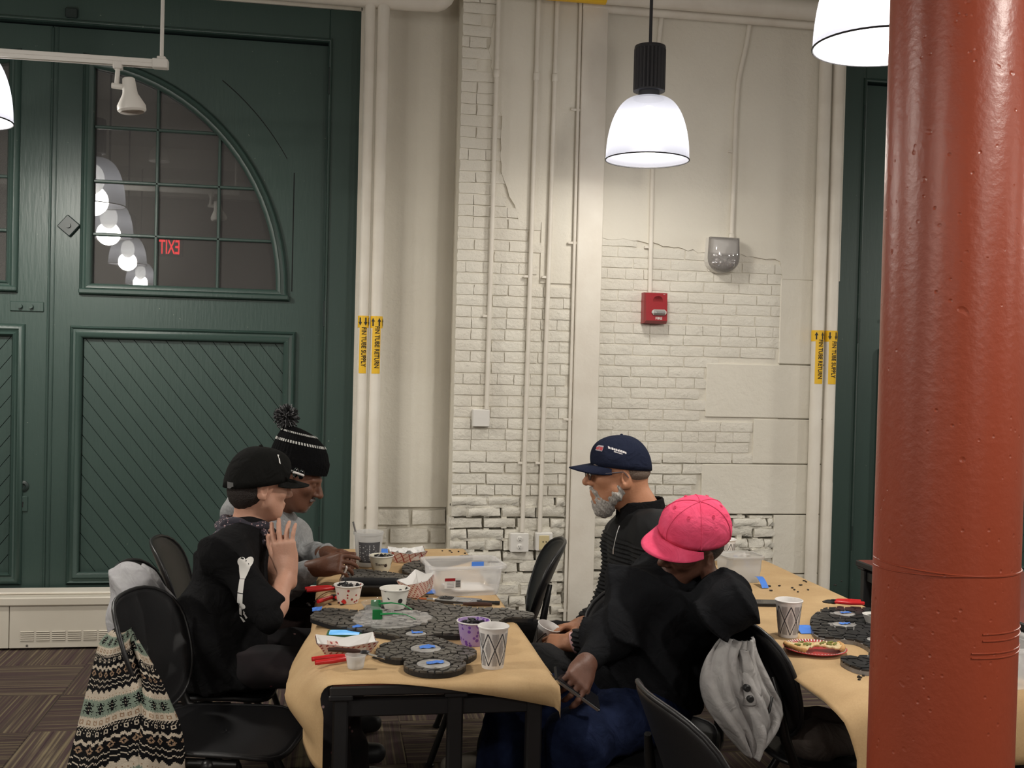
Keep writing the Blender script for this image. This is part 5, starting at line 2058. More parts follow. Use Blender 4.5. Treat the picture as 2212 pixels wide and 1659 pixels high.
    obj('bandana_knot', MB().sphere(kb, (.016, .016, .02), 10, 8).tube([kb, kb + Vector((-.03, -.02, -.03)), kb + Vector((-.055, -.03, -.075))], [.012, .014, .010], 8, flat=.4).tube([kb, kb + Vector((-.015, -.03, -.035)), kb + Vector((-.03, -.045, -.085))], [.010, .014, .012], 8, flat=.4), MBD, bo, smooth=180)
    # watch band on the far wrist
    wd = (J['wrl'] - J['ell']).normalized()
    wp = J['wrl'] - wd * .035 - base
    obj('wristband', MB().tube([wp - wd * .018, wp + wd * .018], .034, 18), M_SHOED, t, smooth=40)
    # key lanyard cord down the shirt front
    return t, M


P1, M1 = person1()


# ------------------------------------------------------------------ person 2: pom-pom beanie, grey hoodie
def person2():
    J = dict(pel=at(490, 1325, 4.32), chest=at(535, 1235, 4.32), neck=at(592, 1118, 4.32), head=at(640, 1033, 4.28),
             shr=at(556, 1168, 4.14), shl=at(622, 1165, 4.48), elr=at(598, 1268, 4.07), wrr=at(684, 1226, 3.95),
             ell=at(645, 1212, 4.47), wrl=at(708, 1196, 4.22), hipr=Vector((-.33, 4.23, .528)), hipl=Vector((-.33, 4.42, .528)))
    J['knr'] = Vector((-.02, 4.12, .53)); J['anr'] = Vector((.05, 4.15, .1)); J['knl'] = Vector((0, 4.5, .53)); J['anl'] = Vector((.05, 4.5, .1))
    base = Vector((J['pel'].x, J['pel'].y, 0))
    t = thing('person', 'person in black pom-pom beanie and grey hoodie, working with both hands at the table', 'person', base)
    f = Vector((.90, -.22, -.36)).normalized()
    M = frame_mat(J['head'], f, (0.3, 0, 1))
    S = SDF(.0045)
    head(S, M, .98, nose=1.15)
    S.cap(M @ Vector((-.03, 0, -.05)), J['neck'], .054, .060, k=.03)
    torso(S, J['pel'], J['chest'], J['neck'], J['shl'], J['shr'], g=-.018)
    arm(S, J['shr'], J['elr'], J['wrr'], r=(.040, .034, .035, .026))
    arm(S, J['shl'], J['ell'], J['wrl'], r=(.040, .034, .035, .026))
    fd = (at(748, 1216, 3.90) - J['wrr']).normalized()
    hand(S, frame_mat(J['wrr'], fd, (-.2, -.75, .6)), 1, curl=((.55, .45, .25), (.65, .6, .35), (.75, .75, .4), (.85, .8, .4)), thumb=(.45, .25, .2), sc=1.04)
    fd = Vector((.75, -.6, .08)).normalized()
    hand(S, frame_mat(J['wrl'], fd, (.1, .4, .9)), -1, curl=((.5, .6, .3), (.6, .7, .3), (.7, .8, .3), (.8, .8, .3)), thumb=(.5, .3, .2), sc=1.02)
    put('body', S.mesh('body', base), SK_DARK, t)
    S = SDF(.006)
    torso(S, J['pel'], J['chest'], J['neck'] - Vector((0, 0, .01)), J['shl'], J['shr'], g=.022, fat=1.1)
    for s_, e_, w_ in (('shr', 'elr', 'wrr'), ('shl', 'ell', 'wrl')):
        S.cap(J[s_], J[e_], .074, .062, k=.05)
        S.cap(J[e_], J[e_].lerp(J[w_], .75), .062, .052, k=.04)
        d = (J[w_] - J[e_]).normalized()
        S.cone(J[w_] - d * .075, J[w_] - d * .005, .043, .040, k=.008, rnd=.008)
    S.plane((0, 0, .440), (0, 0, -1))
    put('hoodie', S.mesh('hoodie', base, folds(3, .010, 12), smooth=1), C_GREY, t)
    # hood lying behind the neck
    S = SDF(.006)
    nb = J['neck']
    for i in range(9):
        a = PI * (.15 + .7 * i / 8) + PI / 2
        a2 = PI * (.15 + .7 * (i + 1) / 8) + PI / 2
        r_ = .115
        p = lambda b: nb + Vector((math.cos(b) * r_ - .01, math.sin(b) * r_, .02 + .055 * (-math.cos(b))))
        S.cap(p(a), p(a2), .042, k=.03)
    S.cap(nb + Vector((-.10, 0, .06)), nb + Vector((-.15, -.03, .0)), .055, .045, k=.04)
    S.cap(nb + Vector((-.10, -.08, .06)), nb + Vector((-.16, -.07, .03)), .048, .040, k=.04)
    S.cap(nb + Vector((.03, -.10, -.02)), nb + Vector((.08, -.06, -.10)), .028, .020, k=.03)
    S.cap(nb + Vector((.03, .10, -.02)), nb + Vector((.08, .06, -.10)), .028, .020, k=.03)
    put('hood', S.mesh('hood', base, folds(9, .004, 16), smooth=1), C_GREY, t)
    S = SDF(.008)
    S.ell(Vector((J['pel'].x, J['pel'].y, .535)), (.14, .17, .095), k=.05)
    for h_, k_, a_ in (('hipr', 'knr', 'anr'), ('hipl', 'knl', 'anl')):
        leg(S, J[h_], J[k_], J[a_], g=.012, r=(.072, .060, .056, .042))
    put('trousers', S.mesh('trousers', base, folds(4, .005, 15), smooth=1), C_DJEAN, t)
    shoe(t, base, J['anr'], (.95, 0), M_SHOED); shoe(t, base, J['anl'], (.95, 0), M_SHOED)
    Mb = Matrix.Translation(-base) @ M
    # grey goatee and moustache
    S = SDF(.0035)
    R3 = M.to_3x3()
    S.ell(Mb @ Vector((.064, 0, -.098)), (.027, .030, .020), k=.01, R=R3)
    S.ell(Mb @ Vector((.085, 0, -.083)), (.010, .016, .010), k=.01, R=R3)
    S.cap(Mb @ Vector((.093, -.022, -.054)), Mb @ Vector((.097, 0, -.050)), .0065, k=.006); S.cap(Mb @ Vector((.093, .022, -.054)), Mb @ Vector((.097, 0, -.050)), .0065, k=.006)
    put('goatee', S.mesh('goatee', disp=folds(12, .0012, 160)), M_STUB, t)
    # beanie
    def bean(u_, v_):
        a = 2 * PI * u_
        n = 2.5
        tt = v_ * PI / 2
        c_, s_ = math.cos(tt) ** (2 / n), math.sin(tt) ** (2 / n)
        k = 1.0 + (.035 if v_ < .16 else 0)
        x = -.016 + .117 * math.cos(a) * c_ * k - .085 * v_ ** 1.6
        y = .100 * math.sin(a) * c_ * k
        z = .022 + .160 * s_ + .03 * math.cos(a) * (1 - v_)
        rb = .0012 * math.sin(a * 44)
        return Mb @ Vector((x + rb * math.cos(a), y + rb * math.sin(a), z))
    bo = obj('beanie', MB().grid(bean, 176, 20, cu=True), cloth_mat('black_knit', (0.0035, 0.0035, 0.004), bump=.5, bscale=350), t, smooth=180)
    # two dashed pale stripes
    dm = MB()
    for v_ in (.44, .66):
        for i in range(56):
            a0, a1 = i / 56, (i + .6) / 56
            def pq(u_, w_):
                p = Vector(bean(u_, w_)); c0 = Mb @ Vector((-.03, 0, .09))
                return p + (p - c0).normalized() * .003
            h = .026
            dm.add([pq(a0, v_ - h), pq(a1, v_ - h), pq(a1, v_ + h), pq(a0, v_ + h)], [(0, 1, 2, 3)])
    obj('stripe_stitches', dm, mat('pale_yarn', (0.42, 0.42, 0.40), .9), bo, smooth=0)
    # pom-pom: many short yarn ends, far too many to count
    pc = Mb @ Vector((-.128, -.01, .205))
    r = random.Random(5)
    pm, pl = MB(), MB()
    for i in range(520):
        z = r.uniform(-1, 1); a = r.uniform(0, 2 * PI); s_ = math.sqrt(1 - z * z)
        d = Vector((s_ * math.cos(a), s_ * math.sin(a), z))
        e = pc + d * r.uniform(.043, .052) + Vector((r.uniform(-.005, .005), r.uniform(-.005, .005), r.uniform(-.005, .005)))
        (pl if i % 3 == 0 else pm).tube([pc + d * .012, pc + d * .032, e], [.0022, .0028, .0018], 4)
    pp = obj('pompom', pm, mat('dark_yarn', (0.018, 0.018, 0.019), .95), bo, smooth=60, kind='stuff')
    obj('pompom_light_yarn', pl, mat('grey_yarn', (0.16, 0.16, 0.165), .95), bo, smooth=60, kind='stuff')
    # piece of card held in the fingers
    cd = thing('tile_card', 'small white card pinched in the fingers above the black tray', 'card', at(742, 1240, 3.90))
    obj('card', MB().box((0, 0, 0), (.006, .02, .06), rot=(0.2, .35, .2), bev=.001), mat('white_card', (.62, .58, .54), .7), cd, smooth=0)
    return t, M


P2, M2 = person2()


# ------------------------------------------------------------------ person 3: navy cap, grey beard, ribbed knit
def person3():
    Y0 = 3.66
    J = dict(pel=at(1398, 1385, Y0), chest=at(1396, 1240, Y0), neck=at(1384, 1108, Y0), head=at(1336, 1024, Y0),
             shl=at(1424, 1158, Y0 - .17), shr=at(1356, 1160, Y0 + .18), ell=at(1392, 1345, Y0 - .24), wrl=at(1242, 1388, Y0 - .14),
             elr=at(1310, 1330, Y0 + .24), wrr=at(1262, 1350, Y0 + .08), hipl=Vector((1.10, Y0 - .09, .54)), hipr=Vector((1.10, Y0 + .13, .54)))
    J['knl'] = Vector((.71, Y0 - .12, .535)); J['anl'] = Vector((.66, Y0 - .05, .10)); J['knr'] = Vector((.72, Y0 + .24, .535)); J['anr'] = Vector((.62, 3.98, .10))
    base = Vector((J['pel'].x, J['pel'].y, 0))
    t = thing('person', 'grey bearded person with glasses and navy cap, holding a paper cup in the lap', 'person', base)
    f = Vector((-1, .06, -.02)).normalized()
    M = frame_mat(J['head'], f, (0.02, 0, 1))
    S = SDF(.0040)
    head(S, M, 1.0, nose=1.15, jaw=1.06)
    S.cap(M @ Vector((-.035, 0, -.05)), J['neck'] + Vector((.01, 0, -.01)), .064, .070, k=.03)
    torso(S, J['pel'], J['chest'], J['neck'], J['shl'], J['shr'], g=-.018)
    arm(S, J['shl'], J['ell'], J['wrl'], r=(.042, .036, .037, .028))
    arm(S, J['shr'], J['elr'], J['wrr'], r=(.042, .036, .037, .028))
    cup = at(1163, 1378, Y0 + .05)
    fd = (at(1175, 1392, Y0 - .08) - J['wrl']).normalized()
    hand(S, frame_mat(J['wrl'], fd, (.05, -.55, .8)), -1, curl=((.45, .7, .4), (.5, .75, .4), (.55, .8, .4), (.6, .8, .4)), thumb=(.5, .3, .2), sc=1.06)
    fd = (at(1195, 1360, Y0 + .05) - J['wrr']).normalized()
    hand(S, frame_mat(J['wrr'], fd, (.05, .35, .9)), 1, curl=((.4, .6, .4), (.45, .7, .4), (.5, .7, .4), (.6, .7, .4)), thumb=(.5, .3, .2), sc=1.06)
    put('body', S.mesh('body', base), SK_TAN, t)
    # ribbed knit top: the ribs are real ridges
    S = SDF(.0045)
    torso(S, J['pel'] + Vector((0, 0, .0)), J['chest'], J['neck'] - Vector((0, 0, .02)), J['shl'], J['shr'], g=.016, fat=1.02, depth=1.0)
    S.plane((0, 0, .456), (0, 0, -1))
    for s_, e_, w_ in (('shl', 'ell', 'wrl'), ('shr', 'elr', 'wrr')):
        S.cap(J[s_], J[e_], .074, .062, k=.05)
        S.cap(J[e_], J[e_].lerp(J[w_], .8), .062, .048, k=.04)
        d = (J[w_] - J[e_]).normalized()
        S.cone(J[w_] - d * .06, J[w_] - d * .004, .043, .041, k=.008, rnd=.006)
    nk = J['neck']
    zy = nk.z - .085
    def ribs(x, y, z):
        a = np.sin((z + .10 * (x - nk.x) + .05 * (y - nk.y)) * 2 * PI / .0150)
        return np.where(z < zy, .0038 * a, 0) + folds(6, .006, 10)(x, y, z)
    put('knit_top', S.mesh('knit_top', base, ribs), rib_mat(), t)
    # stand collar with half zip
    S = SDF(.004)
    cu = Vector((-.10, 0, 1)).normalized()
    cb = nk + Vector((.004, 0, -.035))
    S.cone(cb, cb + cu * .085, .092, .083, rnd=.004)
    S.cone(cb + cu * .03, cb + cu * .12, .074, .074, sub=True, rnd=.002)
    S.ell(cb + Vector((-.105, 0, .085)), (.05, .022, .085), k=.008, sub=True)
    co = put('collar', S.mesh('collar', base), C_BLACK, t)
    zp = [at(a, b, Y0 - .10) - base for a, b in ((1338, 1135), (1333, 1150), (1328, 1170), (1325, 1185))]
    tr = bvh_of([c for c in t.children if c.name.startswith('knit_top')][0])
    zz = []
    for p in zp:
        h = tr.ray_cast(p - Vector((0, .5, 0)), Vector((0, 1, 0)))
        zz.append((h[0] if h[0] is not None else p) - Vector((0, .003, 0)))
    z = obj('zip', MB().tube(zz, .0022, 6), M_METAL, t)
    obj('zip_pull', MB().tube([zz[-1], zz[-1] - Vector((0, 0, .018))], .0035, 6), M_METAL, z)
    S = SDF(.007)
    S.ell(Vector((J['pel'].x - .02, J['pel'].y, .545)), (.12, .17, .095), k=.05)
    for h_, k_, a_ in (('hipl', 'knl', 'anl'), ('hipr', 'knr', 'anr')):
        leg(S, J[h_], J[k_], J[a_], g=.012, r=(.075, .062, .058, .042))
    put('trousers', S.mesh('trousers', base, folds(7, .005, 13), smooth=1), C_CHAR, t)
    shoe(t, base, J['anl'], (-.95, 0), M_SHOE); shoe(t, base, J['anr'], (-.95, .05), M_SHOE)
    Mb = Matrix.Translation(-base) @ M
    R3 = M.to_3x3()
    P = lambda x, y, z: Mb @ Vector((x, y, z))
    # full beard and moustache
    S = SDF(.0032)
    S.ell(P(.050, 0, -.114), (.040, .042, .040), k=.02, R=R3)
    for s_ in (-1, 1):
        S.cap(P(.006, s_ * .061, -.022), P(.016, s_ * .057, -.062), .012, .020, k=.02)
        S.cap(P(.016, s_ * .057, -.062), P(.054, s_ * .026, -.104), .022, .027, k=.02)
        S.cap(P(.034, s_ * .050, -.050), P(.062, s_ * .034, -.082), .012, .016, k=.02)
        S.cap(P(.096, s_ * .004, -.050), P(.084, s_ * .030, -.064), .0085, .0080, k=.01)
        S.cap(P(.084, s_ * .030, -.064), P(.068, s_ * .030, -.092), .009, .014, k=.012)
    S.cap(P(.074, 0, -.092), P(.064, 0, -.122), .018, .018, k=.02)
    S.ell(P(.104, 0, -.0680), (.018, .019, .0075), k=.006, R=R3, sub=True)
    put('beard', S.mesh('beard', disp=lambda x, y, z: folds(13, .0030, 60)(x, y, z) + folds(14, .0022, 150)(x, y, z)), M_BEARD, t)
    # short grey hair behind the ear
    S = SDF(.004)
    S.ell(P(-.034, 0, .012), (.079, .081, .050), k=.01, R=R3)
    S.plane(P(-.008, 0, 0), R3 @ Vector((1, 0, 0)))
    S.plane(P(0, 0, -.035), R3 @ Vector((-.2, 0, -1)))
    put('hair', S.mesh('hair'), hair_mat('cropped_grey_hair', ((0.10, 0.065, 0.045), (0.26, 0.20, 0.16)), (120, 120, 120)), t)
    # eyebrow
    obj('eyebrow', MB().tube([P(.096, .014, .030), P(.090, .034, .034), P(.076, .052, .030)], [.004, .005, .003], 6).tube([P(.096, -.014, .030), P(.090, -.034, .034), P(.076, -.052, .030)], [.004, .005, .003], 6), M_STUB, t)
    # glasses
    g = thing('eyeglasses', 'thin rimmed eyeglasses on the bearded person', 'eyeglasses', J['head'])
    G = Matrix.Translation(-J['head']) @ M
    gl = MB()
    for s_ in (-1, 1):
        rim = [G @ Vector((.108 - .006 * abs(math.sin(a)) * 0, s_ * (.033 + .023 * math.cos(a)), -.002 + .015 * math.sin(a))) for a in [2 * PI * i / 20 for i in range(21)]]
        gl.tube(rim, .0014, 6, caps=False)
    gl.tube([G @ Vector((.109, -.010, .002)), G @ Vector((.111, 0, .005)), G @ Vector((.109, .010, .002))], .0014, 6)
    obj('rims', gl, mat('dark_rim', (0.02, 0.018, 0.02), .3), g)
    tp = MB()
    for s_ in (-1, 1):
        tp.tube([G @ Vector((.108, s_ * .056, .004)), G @ Vector((.06, s_ * .078, .010)), G @ Vector((0.0, s_ * .086, .016)), G @ Vector((-.018, s_ * .086, -.004))], .0018, 6)
    obj('temple', tp, mat('grey_temple', (0.10, 0.09, 0.10), .3), g)
    ln_ = MB()
    for s_ in (-1, 1):
        ln_.prism([(s_ * (.033 + .022 * math.cos(a)), -.002 + .014 * math.sin(a)) for a in [2 * PI * i / 20 for i in range(20)]], .1075, .1085, M=G @ Matrix(((0, 0, 1, 0), (1, 0, 0, 0), (0, 1, 0, 0), (0, 0, 0, 1))))
    obj('lens', ln_, M_LENS, g, smooth=0)
    # cap
    c = obj('cap', cap_crown(Mb, rx=.107, ry=.088, rz=.112, z0=.024, tilt=.10, cx=-.010, front=.9, n=2.15), C_NAVY, t, smooth=180, solid=.003)
    obj('brim', cap_brim(Mb, rx=.107, ry=.088, z0=.026, tilt=.10, cx=-.010, L=.080, droop=.16, curve=.030, half=1.08), C_NAVY, c, smooth=180, solid=.004)
    obj('cap_button', MB().sphere(P(-.010, 0, .136), .006, 8, 6), C_NAVY, c)
    tr = bvh_of(c)
    Y = Y0 - .1
    q = lambda *pts: [at(a, b, Y) - base for a, b in pts]
    Mw = mat('white_thread', (0.70, 0.68, 0.68), .6)
    pl = []
    r = random.Random(2)
    x = 1321.0
    while x < 1354:
        w_ = r.uniform(1.6, 3.4)
        y = 969 + (x - 1321) * .30
        pl.append(q((x, y - r.uniform(1.5, 3.4)), (x + w_, y - 1.5), (x + w_, y + 2.6), (x, y + 2.2)))
        x += w_ + .9
    pl.append(q((1321, 966.5), (1344, 973), (1344, 974.2), (1321, 968)))
    x = 1331.0
    while x < 1348:
        y = 977 + (x - 1331) * .30
        pl.append(q((x, y - 1.2), (x + 1.6, y - 1), (x + 1.6, y + 1.4), (x, y + 1.2)))
        x += 2.5
    decal('side_embroidery', pl, tr, (0, 1, 0), Mw, c, off=.0025, step=.02)
    decal('front_badge', [q((1300, 964), (1313, 966), (1308, 978), (1296, 976))], tr, (0, 1, 0), mat('badge_grey', (0.36, 0.33, 0.36), .6), c, off=.006)
    decal('front_badge_letter', [q((1301, 966), (1306, 967), (1302, 975), (1299, 974)), q((1306, 968), (1311, 969), (1308, 976), (1304, 975))], tr, (0, 1, 0), mat('badge_red', (0.42, 0.05, 0.06), .6), c, off=.0075)
    # pink cuff under the sleeve
    d = (J['wrl'] - J['ell']).normalized()
    obj('shirt_cuff', MB().tube([J['wrl'] - d * .008 - base, J['wrl'] + d * .006 - base], .0375, 20), mat('pink_cuff', (0.62, 0.38, 0.38), .8), t, smooth=40)
    return t, cup


P3, CUP3 = person3()


# ------------------------------------------------------------------ person 4: pink cap, black sweatshirt
def person4():
    J = dict(pel=at(1384, 1490, 3.10), chest=at(1425, 1345, 3.10), neck=at(1484, 1284, 3.14), head=at(1490, 1176, 3.02),
             shr=at(1368, 1282, 3.02), shl=at(1516, 1294, 3.18), elr=at(1316, 1378, 2.93), wrr=at(1266, 1434, 2.79),
             ell=at(1578, 1308, 2.79), wrl=at(1540, 1262, 2.99), hipr=Vector((.90, 3.01, .55)), hipl=Vector((.93, 3.18, .55)))
    J['knr'] = Vector((.665, 2.80, .55)); J['anr'] = Vector((.60, 2.86, .10)); J['knl'] = Vector((.56, 3.10, .55)); J['anl'] = Vector((.44, 3.08, .10))
    base = Vector((J['pel'].x, J['pel'].y, 0))
    t = thing('person', 'person in pink cap and black sweatshirt leaning the head on one hand, holding a phone', 'person', base)
    f = Vector((-.90, -.40, -.24)).normalized()
    M = frame_mat(J['head'], f, (.36, -.24, .90))
    S = SDF(.0045)
    head(S, M, .95)
    S.cap(M @ Vector((-.03, 0, -.05)), J['neck'], .050, .056, k=.03)
    torso(S, J['pel'], J['chest'], J['neck'], J['shl'], J['shr'], g=-.02)
    arm(S, J['shr'], J['elr'], J['wrr'], r=(.038, .033, .033, .024))
    arm(S, J['shl'], J['ell'], J['wrl'], r=(.038, .033, .033, .024))
    fd = (at(1242, 1480, 2.71) - J['wrr']).normalized()
    hand(S, frame_mat(J['wrr'], fd, (.15, -.85, .35)), 1, curl=((.6, .8, .5), (.7, .9, .5), (.8, .9, .5), (.9, .9, .5)), thumb=(.35, .3, .3), sc=.96, stub=0.0)
    fd = (at(1524, 1190, 3.0) - J['wrl']).normalized()
    hand(S, frame_mat(J['wrl'], fd, (.8, -.5, .1)), -1, curl=((.25, .4, .3), (.25, .4, .3), (.3, .4, .3), (.3, .4, .3)), thumb=(.6, .2, .2), sc=.96)
    put('body', S.mesh('body', base), SK_DEEP, t)
    S = SDF(.006)
    torso(S, J['pel'] + Vector((0, 0, .03)), J['chest'], J['neck'] - Vector((0, 0, .02)), J['shl'], J['shr'], g=.018, fat=1.08, depth=1.1)
    for s_, e_, w_, rr in (('shr', 'elr', 'wrr', (.066, .060, .050)), ('shl', 'ell', 'wrl', (.062, .068, .054))):
        S.cap(J[s_], J[e_], rr[0], rr[1], k=.06)
        S.cap(J[e_], J[e_].lerp(J[w_], .8), rr[1], rr[2], k=.05)
        d = (J[w_] - J[e_]).normalized()
        S.cone(J[w_] - d * .05, J[w_] + d * .010, .045, .042, k=.012, rnd=.008)
    S.cone(J['neck'] - Vector((.0, 0, .05)), J['neck'] + Vector((-.01, -.005, .0)), .080, .066, k=.02, rnd=.008)
    S.plane((0, 0, .458), (0, 0, -1))
    put('sweatshirt', S.mesh('sweatshirt', base, folds(8, .021, 11), smooth=1), C_BLACK2, t)
    S = SDF(.007)
    S.ell(Vector((J['pel'].x, J['pel'].y, .55)), (.16, .17, .10), k=.06)
    for h_, k_, a_ in (('hipr', 'knr', 'anr'), ('hipl', 'knl', 'anl')):
        leg(S, J[h_], J[k_], J[a_], g=.014, r=(.082, .068, .060, .042))
    put('jeans', S.mesh('jeans', base, folds(10, .007, 14), smooth=1), C_JEAN, t)
    shoe(t, base, J['anr'], (-.9, -.2), M_SHOED, L=.25); shoe(t, base, J['anl'], (-.9, -.2), M_SHOED, L=.25)
    Mb = Matrix.Translation(-base) @ M
    P = lambda x, y, z: Mb @ Vector((x, y, z))
    S = SDF(.005)
    S.ell(P(-.025, 0, .008), (.088, .081, .070), k=.01, R=M.to_3x3())
    S.plane(P(-.002, 0, 0), M.to_3x3() @ Vector((1, 0, 0)))
    put('hair', S.mesh('hair', disp=folds(15, .002, 120)), M_HAIRD, t)
    kw = dict(rx=.114, ry=.097, z0=.046, tilt=.06, cx=-.012)
    c = obj('cap', cap_crown(Mb, rz=.100, front=1.0, n=2.15, **kw), C_PINK, t, smooth=180, solid=.003)
    obj('brim', cap_brim(Mb, L=.076, droop=.16, curve=.030, half=1.12, **kw), C_PINK, c, smooth=180, solid=.004)
    obj('cap_button', MB().sphere(P(-.012, 0, .147), .0065, 8, 6), C_PINK, c)
    # panel seams and eyelets
    def cw(a, v_, lift=.0022):
        tt = v_ * PI / 2
        n = 2.15
        cc, ss = math.cos(tt) ** (2 / n), math.sin(tt) ** (2 / n)
        x = kw['cx'] + (kw['rx'] + lift) * math.cos(a) * cc
        y = (kw['ry'] + lift) * math.sin(a) * cc
        z = kw['z0'] + (.100 + lift) * ss + kw['tilt'] * (x - kw['cx']) * (1 - v_)
        if math.cos(a) > 0: x += .012 * math.sin(v_ * PI) * math.cos(a)
        return P(x, y, z)
    for i in range(6):
        a = i * PI / 3
        obj('panel_seam', MB().tube([cw(a, .02 + .96 * k / 12) for k in range(13)], .0016, 5), C_PINK, c)
        e = cw(a + PI / 6, .62, .003)
        nrm = (e - P(-.012, 0, .03)).normalized()
        fm = frame_mat(e, nrm.orthogonal(), nrm)
        ring = [fm @ Vector((.0042 * math.cos(b), .0042 * math.sin(b), 0)) for b in [2 * PI * k / 10 for k in range(11)]]
        obj('eyelet', MB().tube(ring, .0013, 5, caps=False), C_PINK, c)
    # hoop earring on the visible ear
    ec = P(.002, .085, -.060)
    er = thing('hoop_earring', 'small gold hoop earring below the pink cap', 'earring', ec + base)
    obj('hoop', MB().tube([Vector((.009 * math.cos(a), .003, .012 * math.sin(a))) for a in [2 * PI * k / 20 for k in range(21)]], .0018, 6, caps=False), M_GOLD, er)
    # phone in the hand
    pc = at(1246, 1488, 2.735)
    ph = thing('mobile_phone', 'mobile phone held in the lap by the person in the pink cap', 'phone', pc)
    Rp = frame_mat((0, 0, 0), (at(1256, 1506, 2.74) - at(1192, 1460, 2.74)), (.35, -.25, .9))
    obj('phone_body', MB().box((0, 0, 0), (.150, .072, .009), rot=Rp, bev=.004), mat('black_phone', (0.008, 0.008, 0.009), .25), ph, smooth=0)
    obj('screen', MB().box(Rp @ Vector((0, 0, .005)), (.142, .066, .001), rot=Rp), mat('dark_screen', (0.01, 0.01, 0.012), .08), ph, smooth=0)
    obj('phone_edge', MB().box(Rp @ Vector((-.002, -.0365, 0)), (.14, .0012, .006), rot=Rp), M_METAL, ph, smooth=0)
    return t, M


P4, M4 = person4()

# ================================================================== clothes hung on chairs
def knit_cell(r, c):
    """fair isle pattern, one colour index per stitch: 0 black 1 cream 2 sage 3 tan"""
    p = r % 66
    z = c % 8
    t8 = abs((c % 8) - 4)
    if p < 12:                                   # black with a cream zigzag
        if p in (2 + t8 // 2, 7 + t8 // 2): return 1
        return 0
    if p < 16:                                   # teeth into cream
        return 1 if (p - 12) >= t8 - 1 else 0
    if p < 20:
        return 3 if (p == 18 and c % 4 == 0) else 1
    if p < 36:                                   # sage with dark figures
        q, m = p - 20, c % 14
        fig = ((6 <= m <= 8 and 3 <= q <= 12) or (q in (5, 10) and 2 <= m <= 12) or (q in (3, 12) and m in (3, 11)) or (q in (7, 8) and 4 <= m <= 10))
        if q in (0, 15): return 1 if c % 2 else 2
        if fig: return 0 if not (m == 7 and q in (6, 9)) else 1
        return 2
    if p < 44:                                   # cream with tan squares
        q, m = p - 36, c % 7
        return 3 if (2 <= q <= 5 and 1 <= m <= 4 and not (q in (3, 4) and m in (2, 3))) else 1
    if p < 47: return 1 if (c + p) % 3 == 0 else 0
    if p < 54:                                   # black with little cream boxes and dots
        q, m = p - 47, c % 9
        return 1 if ((1 <= q <= 4 and 1 <= m <= 4 and not (q in (2, 3) and m in (2, 3))) or (q == 2 and m == 7)) else 0
    if p < 60:                                   # cream wave
        return 1 if abs((p - 57) - round(1.5 * math.sin(c * .8))) < 2 else 0
    q, m = p - 60, c % 10
    return 3 if abs(q - 3) + abs(m - 5) in (2, 3) else 0


M_KN = [cloth_mat('knit_black', (0.006, 0.006, 0.007), bump=.6, bscale=500), cloth_mat('knit_cream', (0.52, 0.45, 0.36), bump=.6, bscale=500),
        cloth_mat('knit_sage', (0.20, 0.25, 0.20), bump=.6, bscale=500), cloth_mat('knit_tan', (0.30, 0.20, 0.13), bump=.6, bscale=500)]


def spline(ps, t):
    n = len(ps) - 1
    x = t * n
    i = min(int(x), n - 1)
    f = x - i
    g = lambda k: Vector(ps[max(0, min(n, k))])
    a, b, c, d = g(i - 1), g(i), g(i + 1), g(i + 2)
    return 0.5 * (2 * b + (c - a) * f + (2 * a - 5 * b + 4 * c - d) * f * f + (3 * b - a - 3 * c + d) * f * f * f)


def knit_sheet(name, left, right, nu, nv, bulge, foldf, parent, c0=0, r0=0, slant=0.0):
    def fn(u_, v_):
        a, b = spline(left, v_), spline(right, v_)
        p = a.lerp(b, u_)
        w_ = math.sin(u_ * PI)
        p.y -= bulge * w_ ** .7
        p.y += foldf(u_, v_)
        p.x += .4 * foldf(u_ + .3, v_)
        return p
    mb = MB().grid(fn, nu, nv)
    k = 0
    for i in range(nu - 1):
        for j in range(nv - 1):
            mb.m[k] = knit_cell(j + r0 + int(slant * i), i + c0); k += 1
    return obj(name, mb, M_KN, parent, smooth=180, solid=.010)


sw = thing('fair_isle_sweater', 'black cream and sage fair isle knit sweater hanging over a black chair', 'sweater', (-.62, 3.10, 0))
B = Vector((-.62, 3.10, 0))
L_ = [at(a, b, y) - B for a, b, y in ((262, 1352, 3.26), (222, 1385, 3.24), (203, 1450, 3.22), (183, 1530, 3.18), (163, 1610, 3.14), (140, 1700, 3.10), (128, 1790, 3.08))]
R_ = [at(a, b, y) - B for a, b, y in ((282, 1356, 3.22), (300, 1415, 3.16), (322, 1480, 3.10), (345, 1540, 3.08), (360, 1610, 3.06), (368, 1700, 3.05), (366, 1790, 3.05))]
knit_sheet('back_panel', L_, R_, 78, 190, .075, lambda u_, v_: .020 * v_ * math.sin(u_ * 13 + 2 * v_), sw, slant=.35)
L2 = [at(a, b, y) - B for a, b, y in ((287, 1368, 3.20), (306, 1440, 3.12), (312, 1510, 3.06), (306, 1590, 3.02), (300, 1690, 3.00), (298, 1790, 3.0))]
R2 = [at(a, b, y) - B for a, b, y in ((296, 1384, 3.20), (335, 1450, 3.16), (362, 1510, 3.12), (388, 1580, 3.08), (398, 1680, 3.06), (400, 1790, 3.06))]
knit_sheet('sleeve', L2, R2, 40, 180, .045, lambda u_, v_: .014 * v_ * math.sin(u_ * 9 + 5 * v_), sw, c0=5, r0=24, slant=-.25)

